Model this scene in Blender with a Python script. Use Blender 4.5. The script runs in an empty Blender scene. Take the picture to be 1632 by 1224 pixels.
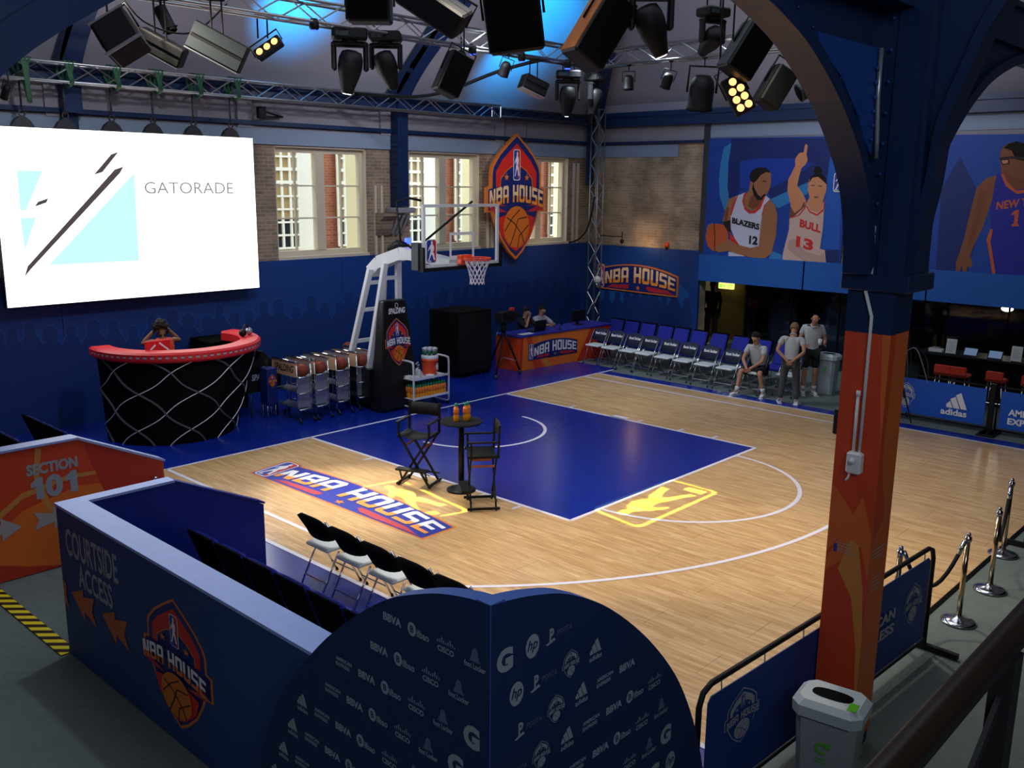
import bpy, bmesh, math, random
from mathutils import Vector, Matrix, Euler
from mathutils.geometry import tessellate_polygon
random.seed(7)
C = bpy.context.scene.collection
SC = bpy.context.scene
PI = math.pi

# ---------------------------------------------------------------- camera
cam = bpy.data.cameras.new('camera')
cam.sensor_fit = 'HORIZONTAL'; cam.sensor_width = 36.0
cam.lens = 36.0 * 1487.0 / 1632.0
cam.clip_start = 0.05; cam.clip_end = 300
co = bpy.data.objects.new('camera', cam); C.objects.link(co)
co.location = (-11.467, -13.11, 4.304)
co.rotation_euler = (1.35999, -0.0107, -0.8198)
SC.camera = co
# ---------------------------------------------------------------- look
SC.view_settings.view_transform = 'Standard'
SC.view_settings.look = 'None'
SC.view_settings.exposure = 0.0
SC.view_settings.gamma = 1.0
SC.view_settings.use_curve_mapping = False
# ---------------------------------------------------------------- daylight outside
w = bpy.data.worlds.new('sky'); SC.world = w; w.use_nodes = True
w.node_tree.nodes['Background'].inputs[0].default_value = (0.80, 0.90, 1.0, 1)
w.node_tree.nodes['Background'].inputs[1].default_value = 3.2

def lamp(kind, name, loc, aim, power, color=(1, 1, 1), **kw):
    l = bpy.data.lights.new(name, kind); l.energy = power; l.color = color
    for k, v in kw.items(): setattr(l, k, v)
    o = bpy.data.objects.new(name, l); C.objects.link(o); o.location = loc
    if aim is not None:
        d = Vector(aim) - Vector(loc); o.rotation_euler = d.to_track_quat('-Z', 'Y').to_euler()
    return o
# court wash from the lighting rig (spots hang on the trusses)
WARM = (1.0, 0.86, 0.70); COOL = (0.80, 0.88, 1.0)
R = math.radians
for (x, y, z, ax, ay, p, col, ang) in (
        (-6.0, -1.2, 6.9, -2.4, -4.5, 950, WARM, 75), (-3.2, -1.2, 6.9, -1.2, -6.5, 640, WARM, 75),
        (1.2, -1.2, 6.9, 0.8, -5.0, 330, COOL, 80), (3.9, -2.5, 6.9, 1.5, -4.5, 260, COOL, 80),
        (3.9, -5.5, 6.9, 0.2, -8.2, 330, WARM, 80), (-5.0, -6.5, 6.9, -3.2, -7.6, 760, WARM, 80),
        (-0.8, -7.4, 6.6, -3.0, -8.6, 520, WARM, 75), (-4.0, -3.0, 7.0, -2.0, 1.6, 420, COOL, 85),
        (-6.5, -4.0, 7.0, -8.1, -6.2, 260, COOL, 70), (3.0, -1.4, 6.9, 6.6, -1.2, 620, COOL, 80)):
    lamp('SPOT', 'stage_spot', (x, y, z), (ax, ay, 0), p, col, spot_size=R(ang), spot_blend=0.9, shadow_soft_size=0.12)
# narrow warm key on the painted logo
lamp('SPOT', 'stage_spot', (-2.2, 0.6, 7.0), (-3.9, -3.0, 0), 3000, (1.0, 0.96, 0.90), spot_size=R(24), spot_blend=0.9, shadow_soft_size=0.08)
# added soft fill lamps under the roof and behind the viewer, no real source
lamp('AREA', 'overhead_fill', (-2.5, -6.5, 10.7), (-2.5, -6.5, 0), 430, (0.80, 0.88, 1.0), shape='RECTANGLE', size=11, size_y=9)
lamp('AREA', 'rear_fill', (-12.5, -16.5, 7.2), (-1, -2, 3.4), 190, (0.82, 0.90, 1.0), shape='RECTANGLE', size=5, size_y=2.5)
# wash on the player banners and the window wall
lamp('SPOT', 'wall_wash', (3.9, -4.0, 6.8), (9.9, -3.2, 3.8), 230, (0.9, 0.93, 1.0), spot_size=R(95), spot_blend=1.0, shadow_soft_size=0.2)
lamp('SPOT', 'wall_wash', (0.5, -1.2, 6.8), (3.5, 3.7, 2.8), 380, (0.85, 0.9, 1.0), spot_size=R(110), spot_blend=1.0, shadow_soft_size=0.2)
lamp('SPOT', 'crest_spot', (4.0, -2.2, 6.4), (6.3, 3.3, 3.9), 420, (1.0, 0.9, 0.78), spot_size=R(30), spot_blend=0.7, shadow_soft_size=0.1)
lamp('SPOT', 'sign_spot', (4.6, -1.4, 6.4), (9.8, 2.0, 1.9), 420, (1.0, 0.92, 0.82), spot_size=R(24), spot_blend=0.8, shadow_soft_size=0.1)
# added cool fill spots at truss height, standing in for light bounced onto the roof
for (x, y, ax, ay, az, p) in ((-5.5, -1.0, -4.5, 3.0, 6.9, 260), (1.5, -1.0, 2.0, 3.2, 6.8, 260), (3.9, -5.0, 9.5, -3.5, 6.6, 300)):
    lamp('SPOT', 'roof_bounce_fill', (x, y, 7.0), (ax, ay, az), p, (0.86, 0.88, 1.0), spot_size=R(120), spot_blend=1.0, shadow_soft_size=0.15)
# blue uplights that wash the sloping ceiling
for (p, a, e) in (((-1.1, 0.9, 6.75), (-0.75, 2.3, 7.45), 900), ((4.7, 1.2, 6.8), (5.4, 2.7, 7.1), 520), ((4.6, -0.2, 6.9), (5.6, 1.8, 7.9), 1100)):
    lamp('SPOT', 'blue_uplight', p, a, e, (0.0, 0.40, 1.0), spot_size=R(64), spot_blend=1.0, shadow_soft_size=0.05)

# ---------------------------------------------------------------- materials
def lin(h):
    h = h.lstrip('#'); o = []
    for i in (0, 2, 4):
        v = int(h[i:i+2], 16) / 255; o.append(v / 12.92 if v <= 0.04045 else ((v + 0.055) / 1.055) ** 2.4)
    return (*o, 1)
MT = {}
def mat(name, col, rough=0.6, metal=0.0, emit=0.0, noise=0.0, nscale=6.0, bump=0.0, bscale=40.0, spec=None, alpha=None, trans=0.0):
    m = bpy.data.materials.new(name); m.use_nodes = True; nt = m.node_tree; b = nt.nodes['Principled BSDF']
    c = lin(col) if isinstance(col, str) else (*col, 1)
    b.inputs['Base Color'].default_value = c if not emit else (0.01, 0.01, 0.01, 1); b.inputs['Roughness'].default_value = rough; b.inputs['Metallic'].default_value = metal
    if spec is not None: b.inputs['Specular IOR Level'].default_value = spec
    if trans: b.inputs['Transmission Weight'].default_value = trans
    if emit: b.inputs['Emission Color'].default_value = c; b.inputs['Emission Strength'].default_value = emit
    if alpha is not None: b.inputs['Alpha'].default_value = alpha
    g = None
    if noise or bump:
        g = nt.nodes.new('ShaderNodeNewGeometry')
    if noise:
        n = nt.nodes.new('ShaderNodeTexNoise'); n.inputs['Scale'].default_value = nscale; n.inputs['Detail'].default_value = 5
        nt.links.new(g.outputs['Position'], n.inputs['Vector'])
        mx = nt.nodes.new('ShaderNodeMix'); mx.data_type = 'RGBA'
        mx.inputs[6].default_value = (*[max(0, v * (1 - noise)) for v in c[:3]], 1)
        mx.inputs[7].default_value = (*[min(1, v * (1 + noise)) for v in c[:3]], 1)
        nt.links.new(n.outputs[0], mx.inputs[0]); nt.links.new(mx.outputs[2], b.inputs['Base Color'])
    if bump:
        n2 = nt.nodes.new('ShaderNodeTexNoise'); n2.inputs['Scale'].default_value = bscale
        nt.links.new(g.outputs['Position'], n2.inputs['Vector'])
        bp = nt.nodes.new('ShaderNodeBump'); bp.inputs['Strength'].default_value = bump; bp.inputs['Distance'].default_value = 0.01
        nt.links.new(n2.outputs[0], bp.inputs['Height']); nt.links.new(bp.outputs[0], b.inputs['Normal'])
    MT[name] = m; return m
def wood_floor(name, c1, c2, rough=0.28):
    m = mat(name, c1, rough); nt = m.node_tree; b = nt.nodes['Principled BSDF']
    g = nt.nodes.new('ShaderNodeNewGeometry'); s = nt.nodes.new('ShaderNodeSeparateXYZ'); cb = nt.nodes.new('ShaderNodeCombineXYZ')
    nt.links.new(g.outputs['Position'], s.inputs[0]); nt.links.new(s.outputs[1], cb.inputs[0]); nt.links.new(s.outputs[0], cb.inputs[1])
    br = nt.nodes.new('ShaderNodeTexBrick'); br.inputs['Scale'].default_value = 1.0; br.offset = 0.37; br.offset_frequency = 2
    br.inputs['Brick Width'].default_value = 0.78; br.inputs['Row Height'].default_value = 0.06; br.inputs['Mortar Size'].default_value = 0.0009
    br.inputs['Color1'].default_value = lin(c1); br.inputs['Color2'].default_value = lin(c2); br.inputs['Mortar'].default_value = lin('#8a5a30')
    br.inputs['Bias'].default_value = -0.15
    nt.links.new(cb.outputs[0], br.inputs['Vector'])
    mp = nt.nodes.new('ShaderNodeMapping'); mp.inputs['Scale'].default_value = (9, 1.1, 1)
    nt.links.new(g.outputs['Position'], mp.inputs[0])
    n = nt.nodes.new('ShaderNodeTexNoise'); n.inputs['Scale'].default_value = 2.0; n.inputs['Detail'].default_value = 6; nt.links.new(mp.outputs[0], n.inputs['Vector'])
    cr = nt.nodes.new('ShaderNodeValToRGB'); cr.color_ramp.elements[0].position = 0.3; cr.color_ramp.elements[0].color = (0.72, 0.62, 0.52, 1); cr.color_ramp.elements[1].position = 0.75; cr.color_ramp.elements[1].color = (1.08, 1.08, 1.08, 1)
    nt.links.new(n.outputs[0], cr.inputs[0])
    mx = nt.nodes.new('ShaderNodeMix'); mx.data_type = 'RGBA'; mx.blend_type = 'MULTIPLY'; mx.inputs[0].default_value = 1
    nt.links.new(br.outputs['Color'], mx.inputs[6]); nt.links.new(cr.outputs[0], mx.inputs[7]); nt.links.new(mx.outputs[2], b.inputs['Base Color'])
    return m
def brick(name, c1, c2, mortar, axis='x', stain=0.5):
    m = mat(name, c1, 0.9); nt = m.node_tree; b = nt.nodes['Principled BSDF']
    g = nt.nodes.new('ShaderNodeNewGeometry'); s = nt.nodes.new('ShaderNodeSeparateXYZ'); cb = nt.nodes.new('ShaderNodeCombineXYZ')
    nt.links.new(g.outputs['Position'], s.inputs[0]); nt.links.new(s.outputs[0 if axis == 'x' else 1], cb.inputs[0]); nt.links.new(s.outputs[2], cb.inputs[1])
    br = nt.nodes.new('ShaderNodeTexBrick'); br.inputs['Scale'].default_value = 1.0
    br.inputs['Brick Width'].default_value = 0.225; br.inputs['Row Height'].default_value = 0.075; br.inputs['Mortar Size'].default_value = 0.007
    br.inputs['Color1'].default_value = lin(c1); br.inputs['Color2'].default_value = lin(c2); br.inputs['Mortar'].default_value = lin(mortar)
    nt.links.new(cb.outputs[0], br.inputs['Vector'])
    n = nt.nodes.new('ShaderNodeTexNoise'); n.inputs['Scale'].default_value = 1.3; n.inputs['Detail'].default_value = 7; nt.links.new(g.outputs['Position'], n.inputs['Vector'])
    cr = nt.nodes.new('ShaderNodeValToRGB'); cr.color_ramp.elements[0].position = 0.35; cr.color_ramp.elements[0].color = (1 - stain, 1 - stain, 1 - stain * 1.05, 1); cr.color_ramp.elements[1].position = 0.62; cr.color_ramp.elements[1].color = (1.15, 1.12, 1.08, 1)
    nt.links.new(n.outputs[0], cr.inputs[0])
    mx = nt.nodes.new('ShaderNodeMix'); mx.data_type = 'RGBA'; mx.blend_type = 'MULTIPLY'; mx.inputs[0].default_value = 1
    nt.links.new(br.outputs['Color'], mx.inputs[6]); nt.links.new(cr.outputs[0], mx.inputs[7]); nt.links.new(mx.outputs[2], b.inputs['Base Color'])
    bp = nt.nodes.new('ShaderNodeBump'); bp.inputs['Strength'].default_value = 0.4; bp.inputs['Distance'].default_value = 0.01; bp.invert = True
    nt.links.new(br.outputs['Fac'], bp.inputs['Height']); nt.links.new(bp.outputs[0], b.inputs['Normal'])
    return m
def hazard(name):
    m = mat(name, '#e8d21a', 0.5); nt = m.node_tree; b = nt.nodes['Principled BSDF']
    g = nt.nodes.new('ShaderNodeNewGeometry'); s = nt.nodes.new('ShaderNodeSeparateXYZ'); nt.links.new(g.outputs['Position'], s.inputs[0])
    a = nt.nodes.new('ShaderNodeMath'); a.operation = 'ADD'; nt.links.new(s.outputs[0], a.inputs[0]); nt.links.new(s.outputs[1], a.inputs[1])
    d = nt.nodes.new('ShaderNodeMath'); d.operation = 'MULTIPLY'; d.inputs[1].default_value = 5.6; nt.links.new(a.outputs[0], d.inputs[0])
    f = nt.nodes.new('ShaderNodeMath'); f.operation = 'FRACT'; nt.links.new(d.outputs[0], f.inputs[0])
    k = nt.nodes.new('ShaderNodeMath'); k.operation = 'GREATER_THAN'; k.inputs[1].default_value = 0.5; nt.links.new(f.outputs[0], k.inputs[0])
    mx = nt.nodes.new('ShaderNodeMix'); mx.data_type = 'RGBA'; mx.inputs[6].default_value = lin('#f2dc28'); mx.inputs[7].default_value = lin('#2a1c14')
    nt.links.new(k.outputs[0], mx.inputs[0]); nt.links.new(mx.outputs[2], b.inputs['Base Color']); return m

wood_floor('maple', '#e6c592', '#d4ac74')
mat('carpet', '#68746f', 0.95, noise=0.22, nscale=9, bump=0.5, bscale=160)
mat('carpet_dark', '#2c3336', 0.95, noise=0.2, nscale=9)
mat('court_blue', '#0f2a92', 0.22, noise=0.10, nscale=3)
mat('line_white', '#eceaf6', 0.35)
mat('navy_wall', '#063c84', 0.55, noise=0.12, nscale=1.3)
mat('navy_crowd', '#063274', 0.55)
mat('crowd_edge', '#124e98', 0.55)
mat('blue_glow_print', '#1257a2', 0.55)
mat('sky_panel', '#0f5cb0', 0.6, noise=0.06)
brick('brick_left', '#a48e7a', '#8a7664', '#b4a594', 'x', 0.3)
brick('brick_right', '#b8a488', '#a48f76', '#beae96', 'y', 0.45)
brick('brick_out', '#b0694c', '#9c583f', '#b58a72', 'x', 0.15)
mat('plaster', '#96949c', 0.85, noise=0.06, nscale=2)
mat('plaster_band', '#8d9db4', 0.8, noise=0.05)
mat('ceiling_paint', '#a4a2ac', 0.9, noise=0.08, nscale=1.5)
mat('steel_navy', '#082752', 0.45, noise=0.1)
mat('steel_blue', '#0d4392', 0.5)
mat('cream_paint', '#d8ccb2', 0.6)
mat('white_stone', '#f0ead8', 0.8)
mat('cream_stone', '#d8c79a', 0.8)
mat('tan_blind', '#b59a6a', 0.7)
mat('dark_glass', '#20262c', 0.1)
mat('aluminium', '#a9acae', 0.35, 0.9)
mat('chrome', '#d0d2d6', 0.12, 1.0)
mat('brass_chrome', '#c8b291', 0.16, 1.0)
mat('dark_truss', '#4a4c50', 0.45, 0.7)
mat('black_plastic', '#0d0e10', 0.55, spec=0.3)
mat('black_matte', '#09090a', 0.9, spec=0.1)
mat('black_fabric', '#0d0e10', 0.9)
mat('grey_metal', '#3a4448', 0.5, 0.3)
mat('charcoal', '#232527', 0.95, spec=0.1)
mat('wood_side', '#b8692c', 0.5)
mat('white_paint', '#dfe2e6', 0.4)
mat('white_plastic', '#e4e6e6', 0.45)
mat('offwhite', '#c9cdc9', 0.5)
mat('seat_white', '#dde6e4', 0.4)
mat('seat_blue', '#1a2496', 0.85, noise=0.1, nscale=30)
mat('chair_cover', '#1b2540', 0.6)
mat('cover_black', '#0e0f12', 0.35)
mat('orange', '#ea7420', 0.5)
mat('orange_board', '#d9481c', 0.5)
mat('orange_red', '#c4341a', 0.5)
mat('column_red', '#d64a22', 0.55)
mat('column_orange', '#de6c2c', 0.55)
mat('column_tan', '#d88c40', 0.55)
mat('plate_tan', '#c9a57e', 0.5)
mat('board_tan', '#e09030', 0.5)
mat('red', '#d8281e', 0.5)
mat('rim_orange', '#f04a1c', 0.35)
mat('counter_red', '#e0282a', 0.4)
mat('counter_red_dark', '#b01f2a', 0.4)
mat('net_white', '#e6e2ea', 0.6)
mat('rope_grey', '#8a8c94', 0.7)
mat('rope_dim', '#4a4c52', 0.7)
mat('navy', '#10246e', 0.5)
mat('sign_navy', '#101c50', 0.5)
mat('white', '#f0f0f2', 0.5)
mat('cap_white', '#9db4f0', 0.45, noise=0.1, nscale=20)
mat('cap_blue', '#3c6cc4', 0.5, noise=0.06)
mat('panel_inner', '#0a2690', 0.5)
mat('panel_outer', '#1a447e', 0.6, noise=0.15, nscale=1.5)
mat('backdrop_navy', '#0a2b5c', 0.7)
mat('print_grey', '#9aa8b6', 0.7)
mat('print_dim', '#5a6a8c', 0.7)
mat('letter_silver', '#a2a6ae', 0.5)
mat('arrow_orange', '#c8682a', 0.55)
mat('arrow_grey', '#b0a8a8', 0.5)
mat('sign_orange', '#e07a28', 0.5)
mat('letter_light', '#f8d0a0', 0.5)
mat('plate_blue', '#1a2fa0', 0.4)
mat('letter_orange', '#f29a3c', 0.5)
mat('streak_red', '#b82a3c', 0.5)
mat('ball_orange', '#dc7420', 0.5)
mat('ball_red', '#8e3a22', 0.7, noise=0.1, nscale=40)
mat('ball_line', '#1c1310', 0.6)
mat('logo_blue', '#1c3f9e', 0.5)
mat('logo_red', '#c02a3e', 0.5)
mat('pb1', '#08266c', 0.6); mat('pb2', '#0a3c96', 0.6); mat('pb3', '#0a3aa6', 0.6); mat('pb4', '#185cb8', 0.6); mat('pb0', '#0a429e', 0.6); mat('pc', '#2e84c4', 0.6)
mat('sk1', '#d89064', 0.7); mat('sk2', '#a86e48', 0.7); mat('sk3', '#8a5232', 0.7); mat('dsk', '#8a4a38', 0.7); mat('dsk2', '#80482c', 0.7); mat('dsk3', '#c4a092', 0.7)
mat('hair', '#1c1512', 0.9); mat('wht', '#d2d4e4', 0.6); mat('wht2', '#d8b8a8', 0.6); mat('blk', '#1c1416', 0.6); mat('org', '#cc5c28', 0.6); mat('jb', '#1a2096', 0.6)
mat('skin', '#b98668', 0.6); mat('skin_dark', '#8a5a3c', 0.6)
mat('hair_blond', '#8a6a48', 0.9); mat('shirt_grey', '#b6baba', 0.9, noise=0.06, nscale=14); mat('trousers', '#4a4b4c', 0.9); mat('shorts', '#15171a', 0.9)
mat('sock', '#d8d8d8', 0.9); mat('jersey_orange', '#e4502c', 0.7); mat('shirt_pale', '#a9a8b4', 0.9)
mat('drink', '#f09a18', 0.25, spec=0.6); mat('green_cap', '#128a64', 0.4); mat('cooler_orange', '#f0501c', 0.4); mat('cup_green', '#2c6a4c', 0.6)
mat('bin_grey', '#9aa4aa', 0.6); mat('bin_lid', '#c0ccd0', 0.5); mat('green', '#5cc01c', 0.5)
mat('rail_wood', '#21140e', 0.42, spec=0.25, noise=0.3, nscale=18)
mat('rail_iron', '#101214', 0.6)
mat('leaf_green', '#1b5230', 0.6)
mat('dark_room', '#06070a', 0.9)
mat('door_tan', '#6e5a34', 0.7)
mat('poster_dim', '#171f34', 0.5); mat('poster_dim2', '#39445c', 0.5)
mat('silhouette', '#07080a', 0.9)
mat('barrier_blue', '#103c88', 0.6, noise=0.1, nscale=3)
mat('ad_blue', '#0e58c4', 0.55)
mat('tin', '#a8aab0', 0.3, 0.6)
mat('screen_white', (1, 1, 1), 0.5, emit=2.6)
mat('cy', (0.60, 0.985, 1.0), 0.5, emit=1.0)
mat('gr', (0.13, 0.10, 0.10), 0.5, emit=0.55)
mat('screen_grey', (0.30, 0.27, 0.29), 0.5, emit=1.0)
mat('lamp_warm', (1.0, 0.44, 0.14), 0.5, emit=2.6)
mat('lamp_white', (1.0, 0.92, 0.7), 0.5, emit=8)
mat('lamp_blue', (0.02, 0.05, 1.0), 0.5, emit=6)
mat('lamp_cyan', (0.1, 0.45, 1.0), 0.5, emit=12)
mat('exit_green', (0.35, 0.9, 0.05), 0.5, emit=1.3); mat('exit_yellow', (0.9, 0.85, 0.25), 0.5, emit=1.2)
mat('display_blue', (0.25, 0.4, 0.7), 0.5, emit=0.35)
hazard('hazard_tape')
def glassmat(name, tint, fac):
    m = bpy.data.materials.new(name); m.use_nodes = True; nt = m.node_tree; nt.nodes.clear()
    o = nt.nodes.new('ShaderNodeOutputMaterial'); t = nt.nodes.new('ShaderNodeBsdfTransparent'); t.inputs[0].default_value = (*tint, 1)
    g = nt.nodes.new('ShaderNodeBsdfGlossy'); g.inputs['Roughness'].default_value = 0.03
    fr = nt.nodes.new('ShaderNodeFresnel'); fr.inputs[0].default_value = 1.45
    mu = nt.nodes.new('ShaderNodeMath'); mu.operation = 'MULTIPLY'; mu.inputs[1].default_value = fac; nt.links.new(fr.outputs[0], mu.inputs[0])
    gg = nt.nodes.new('ShaderNodeNewGeometry'); iv = nt.nodes.new('ShaderNodeMath'); iv.operation = 'SUBTRACT'; iv.inputs[0].default_value = fac; nt.links.new(gg.outputs['Backfacing'], iv.inputs[1]); nt.links.new(iv.outputs[0], mu.inputs[1]); mu.use_clamp = True
    mx = nt.nodes.new('ShaderNodeMixShader'); nt.links.new(mu.outputs[0], mx.inputs[0]); nt.links.new(t.outputs[0], mx.inputs[1]); nt.links.new(g.outputs[0], mx.inputs[2]); nt.links.new(mx.outputs[0], o.inputs[0])
    MT[name] = m
glassmat('pane_glass', (0.95, 0.97, 0.96), 1.0)
glassmat('board_glass', (0.93, 0.95, 0.96), 1.0)
glassmat('shop_glass', (0.75, 0.8, 0.85), 1.0)

# ---------------------------------------------------------------- objects
def tag(o, label=None, cat=None, group=None, kind=None):
    if label: o['label'] = label
    if cat: o['category'] = cat
    if group: o['group'] = group
    if kind: o['kind'] = kind
    return o
def thing(name, label, cat, loc=(0, 0, 0), rz=0.0, group=None, kind=None):
    o = bpy.data.objects.new(name, None); C.objects.link(o); o.location = loc; o.rotation_euler = (0, 0, rz); o.empty_display_size = 0.1
    return tag(o, label, cat, group, kind)
def dup(root, loc, rz=None, label=None, group=None):
    r = root.copy(); C.objects.link(r); r.location = loc
    if rz is not None: r.rotation_euler = (0, 0, rz)
    if label: r['label'] = label
    if group: r['group'] = group
    for ch in root.children:
        c = ch.copy(); C.objects.link(c); c.parent = r
        for g in ch.children:
            d = g.copy(); C.objects.link(d); d.parent = c
    return r
class MB:
    def __init__(s, T=None): s.v = []; s.f = []; s.m = []; s.ms = []; s.sm = []; s.T = T
    def add(s, vs, fs, m, smooth=False):
        if m not in s.ms: s.ms.append(m)
        k = s.ms.index(m); n = len(s.v)
        s.v += [(s.T @ Vector(p)) if s.T is not None else Vector(p) for p in vs]
        for f in fs: s.f.append([i + n for i in f]); s.m.append(k); s.sm.append(smooth)
        return s
    def box(s, a, b, m):
        x0, y0, z0 = a; x1, y1, z1 = b
        return s.add([(x0, y0, z0), (x1, y0, z0), (x1, y1, z0), (x0, y1, z0), (x0, y0, z1), (x1, y0, z1), (x1, y1, z1), (x0, y1, z1)],
                     [(3, 2, 1, 0), (4, 5, 6, 7), (0, 1, 5, 4), (1, 2, 6, 5), (2, 3, 7, 6), (3, 0, 4, 7)], m)
    def cbox(s, a, b, m, c=0.01):       # box with chamfered vertical+horizontal edges
        x0, y0, z0 = a; x1, y1, z1 = b; vs = []; 
        for (z, q) in ((z0, c), (z0 + c, 0), (z1 - c, 0), (z1, c)):
            e = c if q == 0 else c * 1.6; i = q
            vs += [(x0 + e, y0 + i, z), (x1 - e, y0 + i, z), (x1 - i, y0 + e, z), (x1 - i, y1 - e, z), (x1 - e, y1 - i, z), (x0 + e, y1 - i, z), (x0 + i, y1 - e, z), (x0 + i, y0 + e, z)]
        fs = [tuple(reversed(range(8))), tuple(range(24, 32))]
        for k in range(3):
            for i in range(8): fs.append((k * 8 + i, k * 8 + (i + 1) % 8, k * 8 + 8 + (i + 1) % 8, k * 8 + 8 + i))
        return s.add(vs, fs, m)
    def beam(s, p0, p1, w, h, m, up=(0, 0, 1), w2=None, h2=None):
        p0 = Vector(p0); p1 = Vector(p1); d = (p1 - p0).normalized(); up = Vector(up)
        x = d.cross(up)
        if x.length < 1e-4: x = d.cross(Vector((1, 0, 0)))
        x.normalize(); y = x.cross(d); vs = []
        for p, a, b in ((p0, w, h), (p1, w2 or w, h2 or h)):
            for i, j in ((-1, -1), (1, -1), (1, 1), (-1, 1)): vs.append(p + x * i * a / 2 + y * j * b / 2)
        return s.add(vs, [(0, 1, 2, 3), (7, 6, 5, 4), (0, 4, 5, 1), (1, 5, 6, 2), (2, 6, 7, 3), (3, 7, 4, 0)], m)
    def tube(s, pts, r, m, n=6, closed=False, cap=True):
        pts = [Vector(p) for p in pts]; N = len(pts); vs = []; fs = []; up = None
        for i, p in enumerate(pts):
            a = pts[(i - 1) % N] if (closed or i > 0) else p; b = pts[(i + 1) % N] if (closed or i < N - 1) else p
            d = (b - a).normalized()
            if up is None: up = Vector((0, 0, 1)) if abs(d.z) < 0.9 else Vector((1, 0, 0))
            x = d.cross(up)
            if x.length < 1e-3: x = d.cross(Vector((0.3, 1, 0.2)))
            x.normalize(); y = x.cross(d).normalized(); up = y
            rr = r[i] if isinstance(r, (list, tuple)) else r
            for k in range(n):
                t = 2 * PI * k / n; vs.append(p + x * math.cos(t) * rr + y * math.sin(t) * rr)
        for i in range(N if closed else N - 1):
            j = (i + 1) % N
            for k in range(n): fs.append((i * n + k, i * n + (k + 1) % n, j * n + (k + 1) % n, j * n + k))
        if cap and not closed: fs += [tuple(reversed(range(n))), tuple(range((N - 1) * n, N * n))]
        return s.add(vs, fs, m, n > 5)
    def cyl(s, p0, p1, r, m, n=12, r2=None): 
        return s.tube([p0, p1], [r, r if r2 is None else r2], m, n)
    def lathe(s, prof, c, m, n=16, axis=None):
        vs = []; fs = []; c = Vector(c)
        for r, z in prof:
            for k in range(n):
                t = 2 * PI * k / n; vs.append(c + Vector((r * math.cos(t), r * math.sin(t), z)))
        L = len(prof)
        for i in range(L - 1):
            for k in range(n): fs.append((i * n + k, i * n + (k + 1) % n, (i + 1) * n + (k + 1) % n, (i + 1) * n + k))
        fs += [tuple(reversed(range(n))), tuple(range((L - 1) * n, L * n))]
        return s.add(vs, fs, m, True)
    def sph(s, c, r, m, n=12, k=8, sc=(1, 1, 1)):
        vs = []; fs = []; c = Vector(c)
        for i in range(k + 1):
            ph = PI * i / k
            for j in range(n):
                t = 2 * PI * j / n; vs.append(c + Vector((r * sc[0] * math.sin(ph) * math.cos(t), r * sc[1] * math.sin(ph) * math.sin(t), r * sc[2] * math.cos(ph))))
        for i in range(k):
            for j in range(n): fs.append((i * n + j, (i + 1) * n + j, (i + 1) * n + (j + 1) % n, i * n + (j + 1) % n))
        return s.add(vs, fs, m, True)
    def prism(s, poly, O, U, V, d, m, m_side=None):
        """closed outline poly (2d) in frame O,U,V extruded by d along U x V"""
        O = Vector(O); U = Vector(U); V = Vector(V); N = U.cross(V).normalized() * d; n = len(poly)
        ar = sum(poly[i][0] * poly[(i + 1) % n][1] - poly[(i + 1) % n][0] * poly[i][1] for i in range(n))
        if ar < 0: poly = poly[::-1]
        vs = [O + U * a + V * b for a, b in poly]; vs += [p + N for p in vs]
        tr = tessellate_polygon([[Vector((a, b, 0)) for a, b in poly]])
        fr = []
        for t in tr:
            a, b, c_ = [poly[i] for i in t]
            cr = (b[0] - a[0]) * (c_[1] - a[1]) - (b[1] - a[1]) * (c_[0] - a[0])
            fr.append(tuple(t) if cr > 0 else tuple(reversed(t)))
        s.add(vs, [tuple(i + n for i in t) for t in fr] + [tuple(reversed(t)) for t in fr], m)
        s.add(vs, [(i, (i + 1) % n, n + (i + 1) % n, n + i) for i in range(n)], m_side or m)
        return s
    def build(s, name, parent=None, world=True, label=None, kind=None, bevel=0):
        me = bpy.data.meshes.new(name); me.from_pydata([tuple(p) for p in s.v], [], s.f)
        for m in s.ms: me.materials.append(MT[m])
        me.polygons.foreach_set('material_index', s.m); me.polygons.foreach_set('use_smooth', s.sm); me.update()
        o = bpy.data.objects.new(name, me); C.objects.link(o)
        if parent is not None:
            o.parent = parent
            if world:
                off = Vector(parent.location)
                if parent.parent is not None: off = off + Vector(parent.parent.location)
                o.location = -off
        if bevel:
            b = o.modifiers.new('bevel', 'BEVEL'); b.width = bevel; b.segments = 2; b.limit_method = 'ANGLE'
        if label: o['label'] = label
        if kind: o['kind'] = kind
        return o
def rot2(x, y, a): return x * math.cos(a) - y * math.sin(a), x * math.sin(a) + y * math.cos(a)
def bez(p, n=10):  # smooth Catmull path
    p = [Vector(q) for q in p]; q = [p[0]] + p + [p[-1]]; o = []
    for i in range(1, len(q) - 2):
        for k in range(n):
            t = k / n; a, b, c_, d = q[i-1], q[i], q[i+1], q[i+2]
            o.append(0.5 * ((2*b) + (c_-a)*t + (2*a-5*b+4*c_-d)*t*t + (-a+3*b-3*c_+d)*t*t*t))
    o.append(p[-1]); return o

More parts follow.
